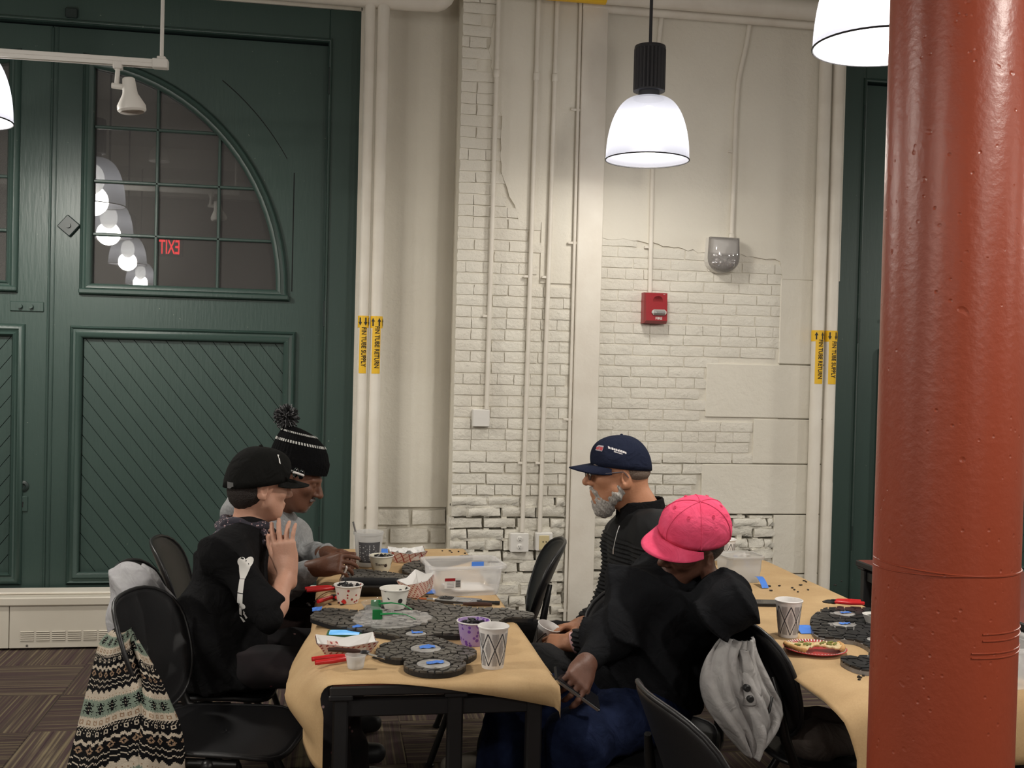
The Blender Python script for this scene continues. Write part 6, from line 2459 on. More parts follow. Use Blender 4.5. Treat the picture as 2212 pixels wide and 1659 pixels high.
# pale grey hoodie over the back of the chair behind
hd = thing('grey_hoodie', 'pale grey fleece hoodie draped over the back of a black chair', 'hoodie', (-.64, 3.76, 0))
b0 = Vector((-.64, 3.76, 0))
S = SDF(.006)
tp = at(290, 1240, 3.72)
S.cap(at(278, 1248, 3.66), at(318, 1262, 3.86), .050, .045, k=.05)
S.cap(at(278, 1250, 3.66), at(262, 1330, 3.60), .046, .040, k=.05)
S.cap(at(262, 1330, 3.60), at(255, 1420, 3.58), .040, .045, k=.05)
S.cap(at(300, 1270, 3.64), at(300, 1400, 3.60), .040, .045, k=.06)
S.cap(at(318, 1262, 3.80), at(352, 1305, 3.84), .042, .034, k=.05)
S.cap(at(352, 1305, 3.84), at(362, 1360, 3.86), .034, .030, k=.05)
S.cap(at(322, 1290, 3.70), at(335, 1400, 3.66), .042, .042, k=.06)
put('hoodie_cloth', S.mesh('hoodie_cloth', b0, folds(21, .013, 14), smooth=1), C_LGREY, hd)
ck = MB()
cp = at(342, 1322, 3.80) - b0
for i in range(3):
    d = Vector((.012 * i, .0, -.012 * i))
    ck.tube([cp + d + Vector((.034 * math.cos(a), .03 * math.sin(a) - .004, .030 * math.sin(a + .4))) for a in [2 * PI * k / 16 for k in range(17)]], .006, 6, caps=False)
obj('ribbed_cuff', ck, C_LGREY, hd, smooth=180)

# grey jacket on the chair facing the column table
M_JK = cloth_mat('grey_softshell', (0.30, 0.29, 0.285), (0.34, 0.33, 0.32), scale=30)
jk = thing('grey_jacket', 'light grey jacket with black snaps hanging over a black chair back', 'jacket', (1.2, 2.85, 0))
b0 = Vector((1.2, 2.85, 0))
def jsheet(name, left, right, nu, nv, bulge, ff, m):
    def fn(u_, v_):
        p = spline(left, v_).lerp(spline(right, v_), u_)
        p.y += -bulge * math.sin(u_ * PI) ** .8 + ff(u_, v_)
        return p
    return obj(name, MB().grid(fn, nu, nv), m, jk, smooth=180, solid=.008)
JL = [at(a, b, y) - b0 for a, b, y in ((1560, 1376, 2.820), (1530, 1412, 2.790), (1518, 1470, 2.770), (1532, 1530, 2.760), (1566, 1580, 2.750), (1605, 1624, 2.750))]
JR = [at(a, b, y) - b0 for a, b, y in ((1628, 1376, 2.850), (1640, 1420, 2.810), (1660, 1470, 2.780), (1684, 1520, 2.770), (1678, 1560, 2.760), (1625, 1620, 2.760))]
jsheet('jacket_body', JL, JR, 40, 50, .05, lambda u_, v_: .018 * math.sin(u_ * 15 + v_ * 3) * (.3 + v_) + .008 * math.sin(u_ * 34 - v_ * 9), M_JK)
FL = [at(a, b, y) - b0 for a, b, y in ((1600, 1402, 2.755), (1604, 1440, 2.745), (1606, 1485, 2.730), (1607, 1524, 2.720))]
FR = [at(a, b, y) - b0 for a, b, y in ((1614, 1404, 2.755), (1625, 1440, 2.745), (1642, 1485, 2.730), (1638, 1518, 2.720))]
fp = jsheet('placket', FL, FR, 8, 20, .014, lambda u_, v_: .004 * math.sin(v_ * 14), M_JK)
sn = MB()
for (a, b) in ((1614, 1487), (1621, 1510)):
    p = at(a, b, 2.706) - b0
    sn.lathe([(.0001, .006), (.007, .006), (.0095, .003), (.0095, -.01)], c=p, M=Matrix.Rotation(PI / 2, 3, 'X'), seg=14)
obj('snap', sn, M_BLACK, jk, kind='stuff')
zl = [at(a, b, 2.725 + .008 * i) - b0 for i, (a, b) in enumerate(((1612, 1610), (1640, 1575), (1662, 1535), (1668, 1505)))]
obj('zip', MB().tube(zl, .004, 6), M_BLACK, jk, smooth=180)

# brown coat lying on the seat
cb = thing('brown_coat', 'folded dark brown coat lying on the chair seat under the column table', 'coat', (1.45, 2.95, .46))
S = SDF(.007)
o = Vector((1.45, 2.95, .46))
S.cap((1.38, 2.88, .50), (1.50, 2.89, .49), .062, .045, k=.05)
S.cap((1.38, 3.00, .50), (1.52, 3.02, .49), .06, .045, k=.05)
S.plane((0, 0, .447), (0, 0, -1))
put('coat_cloth', S.mesh('coat_cloth', o, folds(31, .010, 12), smooth=1), cloth_mat('brown_cloth', (0.075, 0.062, 0.055), (0.095, 0.08, 0.07)), cb)

# ================================================================== things on the tables
ZP = ZT + .0048          # top of the kraft paper
M_SHARD = mat('charcoal_rubber_shard', (0.052, 0.048, 0.043), 0.38, col2=(0.100, 0.092, 0.080), scale=22, bump=.25, bscale=120)
M_SHARD2 = mat('black_rubber_shard', (0.010, 0.010, 0.011), 0.38, col2=(0.022, 0.022, 0.024), scale=40)
M_BOARD = mat('black_board', (0.010, 0.010, 0.011), 0.5)
M_GREYB = mat('grey_backing', (0.17, 0.16, 0.15), 0.45, col2=(0.26, 0.25, 0.24), scale=30)
M_TAPE = mat('blue_painters_tape', (0.06, 0.20, 0.66), 0.6)
M_ACRY = mat('clear_acrylic', (0.36, 0.35, 0.34), 0.12, col2=(0.55, 0.54, 0.52), scale=35, alpha=.75, bump=.3, bscale=50)


def inside(p, poly):
    c = False
    n = len(poly)
    for i in range(n):
        (x1, y1), (x2, y2) = poly[i], poly[(i + 1) % n]
        if (y1 > p[1]) != (y2 > p[1]) and p[0] < (x2 - x1) * (p[1] - y1) / (y2 - y1) + x1:
            c = not c
    return c


def smooth_poly(pts, n=6):
    m = len(pts)
    out = []
    for i in range(m):
        a, b, c, d = (Vector((*pts[(i + k) % m], 0)) for k in (-1, 0, 1, 2))
        for j in range(n):
            f = j / n
            q = 0.5 * (2 * b + (c - a) * f + (2 * a - 5 * b + 4 * c - d) * f * f + (3 * b - a - 3 * c + d) * f ** 3)
            out.append((q.x, q.y))
    return out


def blue_bit(parent, c, w_, d_, z, seed, name='tape_piece'):
    r = random.Random(seed)
    def fn(u_, v_):
        return (c[0] + (u_ - .5) * w_ + r.uniform(-.001, .001), c[1] + (v_ - .5) * d_ + .3 * (u_ - .5) * d_, z + .0008 + abs(r.gauss(0, .0018)))
    return obj(name, MB().grid(fn, 6, 4), M_TAPE, parent, smooth=0, solid=.0006)


def mosaic(label, outline, thick=.012, sp=.024, seed=1, holes=(), m=M_SHARD, bare=None, zc=ZP, h=.005, sm=5, base=M_BOARD):
    """board cut to a shape and covered with hand-broken shards; holes = (x, y, r) glass roundels; bare(x,y) true where no shard lies yet"""
    outline = smooth_poly(outline, sm) if sm else outline
    cx = sum(p[0] for p in outline) / len(outline); cy = sum(p[1] for p in outline) / len(outline)
    t = thing('mosaic_panel', label, 'mosaic panel', (cx, cy, zc))
    ol = [(p[0] - cx, p[1] - cy) for p in outline]
    ar = sum(ol[i][0] * ol[(i + 1) % len(ol)][1] - ol[(i + 1) % len(ol)][0] * ol[i][1] for i in range(len(ol)))
    if ar < 0: ol = ol[::-1]
    obj('backing_board', MB().prism(ol, 0, thick), base, t, smooth=0)
    r = random.Random(seed)
    x0, x1 = min(p[0] for p in ol), max(p[0] for p in ol)
    y0, y1 = min(p[1] for p in ol), max(p[1] for p in ol)
    pts = []
    ny = int((y1 - y0) / sp) + 2; nx_ = int((x1 - x0) / sp) + 2
    for j in range(-1, ny + 1):
        for i in range(-1, nx_ + 1):
            pts.append((x0 + (i + .5 * (j % 2) + r.uniform(-.42, .42)) * sp, y0 + (j + r.uniform(-.42, .42)) * sp))
    cnt = 0
    for p in pts:
        cell = [(p[0] - 2 * sp, p[1] - 2 * sp), (p[0] + 2 * sp, p[1] - 2 * sp), (p[0] + 2 * sp, p[1] + 2 * sp), (p[0] - 2 * sp, p[1] + 2 * sp)]
        for q in pts:
            dx, dy = q[0] - p[0], q[1] - p[1]
            d2 = dx * dx + dy * dy
            if d2 < 1e-12 or d2 > (3.2 * sp) ** 2: continue
            cell = clip_poly(cell, dx, dy, dx * (p[0] + dx / 2) + dy * (p[1] + dy / 2) - math.sqrt(d2) * .0019)
            if len(cell) < 3: break
        if len(cell) < 3: continue
        ctr = (sum(v[0] for v in cell) / len(cell), sum(v[1] for v in cell) / len(cell))
        skip = False
        for (hx_, hy_, hr) in holes:
            dx, dy = ctr[0] - (hx_ - cx), ctr[1] - (hy_ - cy)
            d = math.hypot(dx, dy)
            if d < hr * 1.0: skip = True; break
            if d < hr + 2 * sp:
                cell = clip_poly(cell, -dx / d, -dy / d, -((hx_ - cx) * dx / d + (hy_ - cy) * dy / d + hr))
                if len(cell) < 3: skip = True; break
        if skip or (bare and bare(ctr[0] + cx, ctr[1] + cy)): continue
        ins = [inside(v, ol) for v in cell]
        if not all(ins):
            poly = ol
            n = len(cell)
            arc = sum(cell[i][0] * cell[(i + 1) % n][1] - cell[(i + 1) % n][0] * cell[i][1] for i in range(n))
            cc = cell if arc > 0 else cell[::-1]
            for i in range(n):
                (ax_, ay_), (bx_, by_) = cc[i], cc[(i + 1) % n]
                nx2, ny2 = (by_ - ay_), -(bx_ - ax_)
                poly = clip_poly(poly, nx2, ny2, nx2 * ax_ + ny2 * ay_)
                if len(poly) < 3: break
            if len(poly) < 3: continue
            cell = poly
        a2 = abs(sum(cell[i][0] * cell[(i + 1) % len(cell)][1] - cell[(i + 1) % len(cell)][0] * cell[i][1] for i in range(len(cell)))) / 2
        if a2 < sp * sp * .12: continue
        cnt += 1
        if cnt > 295: break
        hh = h * r.uniform(.7, 1.35)
        obj('shard', MB().prism(cell, thick - .0005, thick + hh), m, t, smooth=0)
    for k, (hx_, hy_, hr) in enumerate(holes):
        ro = obj('glass_roundel', MB().lathe([(hr - .002, thick - .001), (hr - .002, thick + .003), (hr - .006, thick + .0045), (.001, thick + .0045)], c=(hx_ - cx, hy_ - cy, 0), seg=28), M_ACRY, t, smooth=40)
        blue_bit(ro, (hx_ - cx + .004, hy_ - cy), hr * 1.0, hr * .55, thick + .005, seed + k)
    return t


def zpx(px, py, z=ZP + .014):
    p = atz(px, py, z)
    return (p.x, p.y)


def zoom(pts):
    return [zpx(600 + a / 4.254, 1140 + b / 4.254) for a, b in pts]


def circ(c, r_, n=40, wob=0.0):
    return [(c[0] + r_ * (1 + wob * math.sin(3 * a + 1)) * math.cos(a), c[1] + r_ * (1 + wob * math.sin(3 * a + 1)) * math.sin(a)) for a in [2 * PI * i / n for i in range(n)]]


c1 = zpx(936, 1424)
md = mosaic('small round charcoal mosaic disc with taped glass centre at the table end', circ(c1, .082), seed=3, sp=.021, holes=((zpx(933, 1424)[0], zpx(933, 1424)[1], .046),), sm=0)
o2 = zoom([(895, 1115), (970, 1050), (1120, 1010), (1290, 985), (1480, 1000), (1620, 1050), (1800, 1105), (1800, 1150), (1680, 1195), (1500, 1170), (1300, 1165), (1120, 1190), (960, 1165)])
c2 = zpx(918, 1396)
mw_ = mosaic('wavy charcoal mosaic panel with one taped glass roundel behind the small disc', o2, seed=5, sp=.022, holes=((c2[0], c2[1], .044),))
md.location.y -= .046; mw_.location.y -= .024
o3 = zoom([(300, 815), (440, 745), (620, 755), (760, 760), (870, 690), (1080, 655), (1330, 670), (1600, 715), (1850, 735), (2080, 745), (2330, 785), (2330, 830), (2110, 830), (1990, 905), (1900, 950), (1690, 985), (1470, 985), (1330, 1005), (1160, 1020), (1020, 985), (840, 960), (640, 930), (390, 860)])
cc3 = zpx(600 + 1270 / 4.254, 1140 + 975 / 4.254)


def bare3(x, y):
    px_c = zpx(600 + 1040 / 4.254, 1140 + 830 / 4.254)
    dx, dy = (x - px_c[0]) / .125, (y - px_c[1]) / .14
    return dx * dx + dy * dy < 1


t3 = mosaic('large leaf shaped charcoal mosaic panel with clear bare middle under the safety glasses', o3, seed=8, sp=.026, holes=((cc3[0], cc3[1], .032),), bare=bare3)
p3 = Vector((*zpx(600 + 1040 / 4.254, 1140 + 830 / 4.254), 0)) - t3.location
r = random.Random(3)
obj('acrylic_middle', MB().prism(circ((p3.x, p3.y), .128, 40, .06), .0115, .0145), M_ACRY, t3, smooth=0)
for i in range(46):
    a, q = r.uniform(0, 2 * PI), .118 * math.sqrt(r.random())
    c = (p3.x + q * math.cos(a), p3.y + q * math.sin(a))
    obj('clear_chip', MB().prism([(c[0] + r.uniform(.006, .014) * math.cos(b), c[1] + r.uniform(.006, .014) * math.sin(b)) for b in (0.2, 1.4, 2.6, 3.9, 5.2)], .0142, .0175 + r.uniform(0, .002)), M_ACRY, t3, smooth=0)
lp = Vector((*zpx(685, 1318), 0)) - t3.location
blue_bit(t3, (lp.x, lp.y), .03, .05, .0165, 9)
lp = Vector((*zpx(772, 1356), 0)) - t3.location
blue_bit(t3, (lp.x, lp.y), .03, .02, .0165, 19)
o4 = zoom([(620, 470), (640, 400), (760, 385), (950, 400), (1130, 430), (1280, 450), (1330, 490), (1220, 540), (1000, 520), (800, 500)])
mosaic('charcoal mosaic panel lying between the black tray and the yoghurt pots', o4, seed=12, sp=.024)
o5 = zoom([(1140, 375), (1180, 330), (1330, 300), (1560, 275), (1760, 255), (1790, 270), (1700, 300), (1560, 330), (1480, 380), (1400, 440), (1260, 440), (1170, 410)])
mosaic('charcoal mosaic panel at the far table end behind the clear bin', o5, seed=13, sp=.026)
# panel on the column table
o6 = [zpx(a, b) for a, b in ((1730, 1345), (1748, 1322), (1790, 1312), (1880, 1316), (1970, 1330), (1996, 1390), (1960, 1450), (1880, 1450), (1835, 1447), (1800, 1432), (1798, 1420), (1850, 1415), (1858, 1402), (1830, 1385), (1790, 1380), (1745, 1375))]
h6 = [zpx(1805, 1326), zpx(1803, 1350), zpx(1878, 1383)]
mb_ = mosaic('black chip mosaic panel with taped roundels beside the pizza plate', o6, seed=15, sp=.031, m=M_SHARD2, holes=tuple((q[0], q[1], .036) for q in h6), base=M_GREYB)
mb_.location.x += .030

# ---- loose blue tape and crumbs
def loose_tape(px, py, w_, d_, seed, label, up=0.0, z=ZP):
    p = atz(px, py, z)
    t = thing('tape_strip', label, 'tape', (p.x, p.y, z))
    r_ = random.Random(seed)
    def fn(u_, v_):
        return ((u_ - .5) * w_, (v_ - .5) * d_, .0015 + up * math.sin(v_ * PI * .6) + r_.uniform(0, .0015))
    obj('strip', MB().grid(fn, 5, 7), M_TAPE, t, smooth=0, solid=.0008)
    return t


loose_tape(1645, 1267, .026, .075, 1, 'blue tape strip curled up on the kraft paper beyond the long black phone', up=.03)
loose_tape(762, 1207, .04, .05, 2, 'blue tape scrap left of the clear tub', up=.01)
loose_tape(827, 1196, .06, .05, 3, 'crumpled blue tape beside the red plaid paper boat', up=.015)
loose_tape(925, 1281, .05, .04, 4, 'blue tape scrap under the corner of the clear bin', up=.006)
loose_tape(1738, 1365, .05, .06, 5, 'torn blue tape between white cup and pizza plate', up=.012)
loose_tape(1592, 1207, .03, .04, 6, 'blue tape scrap beside the cup at the far end of the column table', up=.01)

cr_ = MB()
r = random.Random(17)
for (ax_, bx_, ay_, by_, n) in ((660, 760, 1290, 1310, 10), (780, 900, 1225, 1262, 14), (930, 1010, 1188, 1202, 5), (1660, 1850, 1255, 1300, 14), (820, 930, 1288, 1300, 8), (640, 720, 1330, 1345, 4), (1850, 1876, 1460, 1475, 4), (880, 930, 1445, 1450, 3)):
    for i in range(n):
        p = atz(r.uniform(ax_, bx_), r.uniform(ay_, by_), ZP)
        cr_.box((p.x, p.y, ZP + .002), (r.uniform(.003, .012), r.uniform(.003, .009), .004), rot=(0, 0, r.uniform(0, 3)))
obj('rubber_crumbs', cr_, M_SHARD2, None, 'tiny black rubber crumbs scattered over the kraft paper', 'crumbs', kind='stuff', smooth=0)

# ---- paper cups
M_CUP = mat('white_paper_cup', (0.74, 0.72, 0.70), 0.5)
M_CUPL = mat('cup_print', (0.05, 0.05, 0.06), 0.6)
M_CUPG = mat('cup_print_grey', (0.30, 0.29, 0.30), 0.6)


def paper_cup(loc, label, rot=None, H=.108, rt=.0395, rb=.0285, ang=0.0):
    t = thing('paper_cup', label, 'cup', loc)
    if rot is not None: t.rotation_euler = rot
    pr = [(.001, .006), (rb - .002, .006), (rb, 0), (rb + .0005, .002)]
    pr += [(rb + (rt - rb) * k / 8, H * k / 8) for k in range(1, 9)]
    pr += [(rt + .0028, H), (rt + .003, H + .003), (rt + .001, H + .0045), (rt - .0008, H + .002)]
    pr += [(rb + (rt - rb) * k / 4 - .0012, H * k / 4) for k in (3, 2, 1)] + [(.001, .012)]
    mb = MB().lathe(pr, seg=40)
    obj('cup_body', mb, M_CUP, t, smooth=40)
    R = lambda z: rb + (rt - rb) * z / H + .0006
    P = lambda a, z: Vector((R(z) * math.cos(a), R(z) * math.sin(a), z))
    ln_, hs = MB(), MB()
    n = 6
    z0, z1 = .010, H - .012
    for i in range(n):
        for sg in (1, -1):
            path = []
            for k in range(25):
                q = k / 24
                path.append((ang + 2 * PI * (i + sg * q * 1.0) / n, z0 + (z1 - z0) * q))
            for k in range(24):
                (a0, za), (a1, zb) = path[k], path[k + 1]
                w_ = .042
                ln_.add([P(a0 - w_, za), P(a0 + w_, za), P(a1 + w_, zb), P(a1 - w_, zb)], [(0, 1, 2, 3)])
        # lines of small print inside the lozenges
        zc = z0 + (z1 - z0) * .5
        for (ca, cz) in ((ang + 2 * PI * (i + .0) / n, zc), (ang + 2 * PI * (i + .5) / n, z0 + (z1 - z0) * .92), (ang + 2 * PI * (i + .5) / n, z0 + (z1 - z0) * .08)):
            for k in range(-4, 5):
                a = ca + k * .055
                hh = (z1 - z0) * .36 * (1 - abs(k) / 5.2)
                za, zb = max(z0, cz - hh), min(z1, cz + hh)
                hs.add([P(a - .013, za), P(a + .013, za), P(a + .013, zb), P(a - .013, zb)], [(0, 1, 2, 3)])
    obj('lattice_print', ln_, M_CUPL, t, smooth=0)
    obj('small_print', hs, M_CUPG, t, smooth=0, kind='stuff')
    return t


p = atz(1064, 1441, ZP)
paper_cup((p.x, p.y, ZP), 'white lattice print paper cup beside the purple yoghurt pot')
p = atz(1702, 1374, ZP)
paper_cup((p.x, p.y, ZP), 'white lattice print paper cup beside the pizza plate', ang=.3)
p = atz(1567, 1222, ZP)
paper_cup((p.x, p.y, ZP), 'white lattice print paper cup at the far end of the column table', ang=.7)
paper_cup(CUP3 - Vector((.0, 0, .055)), 'white lattice print paper cup held by the grey bearded person', rot=(math.radians(12), math.radians(18), 0), ang=.2)

# ---- yoghurt pots
def spot_mat(name, base, spots, scale, size, thr=.5):
    m, nd, ln, b = _nt(name)
    tc = N(nd, 'ShaderNodeTexCoord')
    vo = N(nd, 'ShaderNodeTexVoronoi', i_Scale=scale)
    ln.new(tc.outputs['Object'], vo.inputs['Vector'])
    cr = N(nd, 'ShaderNodeValToRGB')
    cr.color_ramp.elements[0].position, cr.color_ramp.elements[1].position = size, size + .03
    cr.color_ramp.elements[0].color, cr.color_ramp.elements[1].color = (1, 1, 1, 1), (0, 0, 0, 1)
    ln.new(vo.outputs['Distance'], cr.inputs['Fac'])
    sp = N(nd, 'ShaderNodeSeparateColor'); ln.new(vo.outputs['Color'], sp.inputs[0])
    gt = N(nd, 'ShaderNodeMath', operation='GREATER_THAN'); gt.inputs[1].default_value = thr
    ln.new(sp.outputs[0], gt.inputs[0])
    mu = N(nd, 'ShaderNodeMath', operation='MULTIPLY'); ln.new(gt.outputs[0], mu.inputs[0]); ln.new(cr.outputs['Color'], mu.inputs[1])
    mx = N(nd, 'ShaderNodeMix', data_type='RGBA')
    mx.inputs['A'].default_value, mx.inputs['B'].default_value = c4(base), c4(spots)
    ln.new(mu.outputs[0], mx.inputs['Factor']); ln.new(mx.outputs['Result'], b.inputs['Base Color'])
    b.inputs['Roughness'].default_value = .35
    return m


def pot(px, py, label, m, rt, rb, H, fill=None, txt=None, tcol=None, z=ZP):
    p = atz(px, py, z)
    t = thing('yoghurt_pot', label, 'pot', (p.x, p.y, z))
    pr = [(.001, .003), (rb - .003, .003), (rb - .001, 0), (rb, .004)] + [(rb + (rt - rb) * (k / 6) ** .8, H * k / 6) for k in range(1, 7)]
    pr += [(rt + .003, H), (rt + .0035, H + .002), (rt, H + .003), (rt - .0015, H)] + [(rb + (rt - rb) * (k / 3) - .0018, H * k / 3) for k in (2, 1)] + [(.001, .006)]
    obj('pot_body', MB().lathe(pr, seg=36), m, t, smooth=40)
    obj('pot_rim', MB().tube([((rt + .002) * math.cos(a), (rt + .002) * math.sin(a), H + .001) for a in [2 * PI * k / 36 for k in range(37)]], .0022, 6, caps=False), M_WHITE, t, smooth=180)
    if fill:
        r_ = random.Random(int(px))
        f = MB()
        for i in range(26):
            a, q = r_.uniform(0, 2 * PI), (rt - .010) * math.sqrt(r_.random())
            f.box((q * math.cos(a), q * math.sin(a), H - .012 + r_.uniform(0, .014)), (r_.uniform(.008, .022), r_.uniform(.006, .014), .004), rot=(r_.uniform(-.6, .6), r_.uniform(-.6, .6), r_.uniform(0, 3)))
        f.lathe([(.001, H - .014), (rt - .007, H - .014), (rt - .007, H - .02)], seg=20)
        obj('chips', f, fill, t, smooth=0, kind='stuff')
    if txt:
        ca = math.atan2(p.y, p.x) + PI
        rm = (rt + rb) / 2 + .0025
        tilt = math.atan2(rt - rb, H)
        Mx = Matrix.Rotation(ca + PI / 2, 4, 'Z') @ Matrix.Translation((0, -rm - .001, H * .55)) @ Matrix.Rotation(PI / 2 + tilt, 4, 'X')
        text('pot_text', txt, .013, Mx, tcol or M_BLACK, t, sx=.9)
    return t


M_COW = spot_mat('cow_spot_print', (0.72, 0.70, 0.64), (0.012, 0.012, 0.012), 46, .36, .45)
M_CHERRY = spot_mat('cherry_print', (0.72, 0.68, 0.64), (0.34, 0.03, 0.035), 75, .32, .55)
M_PURP = spot_mat('purple_print', (0.42, 0.30, 0.55), (0.17, 0.06, 0.36), 90, .42, .4)
M_CREAMP = spot_mat('cream_print', (0.62, 0.58, 0.46), (0.03, 0.02, 0.02), 48, .30, .62)
pot(852, 1313, 'white yoghurt pot with black cow spots standing on the mosaic panel', M_COW, .0455, .033, .062, z=ZP + .0175)
pot(752, 1301, 'white yoghurt pot with red print and black chips beside the black tray', M_CHERRY, .0455, .034, .058, M_SHARD2)
pot(1022, 1391, 'purple printed yoghurt pot full of black chips behind the paper cup', M_PURP, .0455, .034, .066, M_SHARD2)
pot(823, 1234, 'cream oatmeal yoghurt pot with dark berries print in front of the clear tub', M_CREAMP, .045, .031, .060, M_SHARD2, 'Oatmeal', mat('brown_ink', (.06, .04, .03), .6))

# ---- clear plastics
def clear_mat(name, c, a, rough=.18):
    m, nd, ln, b = _nt(name)
    nd.remove(b)
    out = nd['Material Output']
    tr = N(nd, 'ShaderNodeBsdfTransparent'); tr.inputs['Color'].default_value = (.985, .985, .985, 1)
    df = N(nd, 'ShaderNodeBsdfTranslucent'); df.inputs['Color'].default_value = c4(c)
    d2 = N(nd, 'ShaderNodeBsdfDiffuse'); d2.inputs['Color'].default_value = c4(c)
    gl = N(nd, 'ShaderNodeBsdfGlossy'); gl.inputs['Roughness'].default_value = rough
    m1 = N(nd, 'ShaderNodeMixShader'); m1.inputs[0].default_value = .5
    ln.new(df.outputs[0], m1.inputs[1]); ln.new(d2.outputs[0], m1.inputs[2])
    m2 = N(nd, 'ShaderNodeMixShader'); m2.inputs[0].default_value = a
    ln.new(tr.outputs[0], m2.inputs[1]); ln.new(m1.outputs[0], m2.inputs[2])
    m3 = N(nd, 'ShaderNodeMixShader')
    lw = N(nd, 'ShaderNodeLayerWeight', i_Blend=.25)
    pw = N(nd, 'ShaderNodeMath', operation='POWER'); pw.inputs[1].default_value = 3.0; ln.new(lw.outputs['Facing'], pw.inputs[0])
    fr = N(nd, 'ShaderNodeMath', operation='MULTIPLY_ADD'); fr.inputs[1].default_value = .45; fr.inputs[2].default_value = .04; ln.new(pw.outputs[0], fr.inputs[0])
    ln.new(fr.outputs[0], m3.inputs[0]); ln.new(m2.outputs[0], m3.inputs[1]); ln.new(gl.outputs[0], m3.inputs[2])
    ln.new(m3.outputs[0], out.inputs['Surface'])
    return m


M_BIN = clear_mat('clear_bin_plastic', (1.0, 1.0, 1.0), .26)
M_FROST = clear_mat('frosted_pot_plastic', (.75, .75, .74), .55)


def rrect(w_, d_, rad, n=5):
    pts = []
    for (sx, sy, a0) in ((1, 1, 0), (-1, 1, PI / 2), (-1, -1, PI), (1, -1, 3 * PI / 2)):
        for k in range(n + 1):
            a = a0 + PI / 2 * k / n
            pts.append((sx * (w_ / 2 - rad) + rad * math.cos(a), sy * (d_ / 2 - rad) + rad * math.sin(a)))
    return pts


def bin_(loc, rz, w_, d_, H, label, lab=True, m=M_BIN, lip=.010):
    t = thing('plastic_bin', label, 'bin', loc, rz)
    rings = []
    for (f, z) in ((.86, 0.0), (.88, .004), (.95, H * .55), (.965, H * .86), (.99, H * .875), (1.0, H)):
        rings.append([(x, y, z) for x, y in rrect(w_ * f, d_ * f, .028)])
    rings.append([(x, y, H) for x, y in rrect(w_ + lip * 2, d_ + lip * 2, .034)])
    rings.append([(x, y, H - .010) for x, y in rrect(w_ + lip * 2.2, d_ + lip * 2.2, .034)])
    mb = MB()
    mb.loft(rings, caps=False)
    mb.add([(x, y, 0.001) for x, y in rrect(w_ * .86, d_ * .86, .028)], [tuple(range(24))])
    obj('bin_shell', mb, m, t, smooth=50, solid=.002)
    if lab:
        st = obj('sticker', MB().box((-w_ * .22, -d_ * .475, H * .45), (.058, .0012, .036)), M_WHITE, t, smooth=0)
        obj('sticker_band', MB().box((-w_ * .22 - .010, -d_ * .475 - .001, H * .45 + .013), (.036, .001, .010)), M_FIRE, st, smooth=0)
        bc = MB()
        for k in range(7):
            bc.box((-w_ * .22 + .018, -d_ * .475 - .001, H * .45 - .012 + k * .0035), (.016, .001, .0018))
        obj('barcode', bc, M_BLACK, st, smooth=0, kind='stuff')
        ob = MB()
        for k in range(4):
            ob.box((-w_ * .22 - .008, -d_ * .475 - .001, H * .45 + .002 - k * .005), (.024, .001, .0012))
        obj('sticker_print', ob, M_CUPG, st, smooth=0, kind='stuff')
    return t


p = atz(1003, 1284, ZP)
bn = bin_((p.x, p.y + .06, ZP), math.radians(6), .255, .20, .105, 'clear plastic bin with white and red sticker on the kraft table')
obj('paper_inside', MB().box((.02, 0, .013), (.16, .11, .004), rot=(0.05, .06, .3)), M_CUP, bn, smooth=0)
obj('blue_label', MB().box((.075, .084, .075), (.045, .002, .022)), M_TAPE, bn, smooth=0)
p = atz(1566, 1240, ZP)
bin_((p.x + .01, p.y - .12, ZP), 0.1, .15, .13, .10, 'frosted white tub behind the head of the person in the pink cap', lab=False, m=M_FROST, lip=.006)
bin_((1.735, 2.60, ZP), .1, .26, .22, .11, 'clear plastic bin of bags showing past the red column', lab=False)
pb = obj('plastic_bag', MB().grid(lambda u_, v_: (1.66 + .14 * u_, 2.54 + .1 * v_, ZP + .05 + .03 * math.sin(u_ * 9) * math.cos(v_ * 7) + .02 * math.sin(v_ * 17 + u_ * 5)), 14, 12), M_BIN, None, 'crumpled clear plastic bag inside the bin past the red column', 'bag', smooth=180, solid=.001)

# tall clear tub with printed label and a stick
p = atz(795, 1222, ZP)
tb = thing('clear_tub', 'tall clear tub with grey nutrition label and a stick in it', 'tub', (p.x, p.y, ZP))
obj('tub_shell', MB().lathe([(.001, .003), (.046, .003), (.047, .006), (.056, .125), (.059, .125), (.0595, .135), (.057, .136), (.0555, .130), (.045, .008)], seg=36), M_FROST, tb, smooth=40)
ca = math.atan2(p.y, p.x) + PI
lb = MB()
lb.grid(lambda u_, v_: ((.0487 + .0085 * (.12 + .65 * v_)) * math.cos(ca - .75 + 1.7 * u_), (.0487 + .0085 * (.12 + .65 * v_)) * math.sin(ca - .75 + 1.7 * u_), .02 + .08 * v_), 14, 3)
lo_ = obj('label_panel', lb, mat('dark_label', (.07, .07, .075), .5), tb, smooth=180)
tx = MB()
r = random.Random(9)
for side in range(2):
    for k in range(9):
        v_ = .1 + .8 * k / 9
        u0 = .04 if side == 0 else .47
        u1 = u0 + r.uniform(.2, .38)
        q = lambda u_, v__: ((.0493 + .0085 * (.12 + .65 * v__)) * math.cos(ca - .75 + 1.7 * u_), (.0493 + .0085 * (.12 + .65 * v__)) * math.sin(ca - .75 + 1.7 * u_), .02 + .08 * v__)
        tx.add([q(u0, v_), q(u1, v_), q(u1, v_ + .04), q(u0, v_ + .04)], [(0, 1, 2, 3)])
obj('label_print', tx, mat('pale_print', (.45, .45, .45), .6), lo_, smooth=0, kind='stuff')
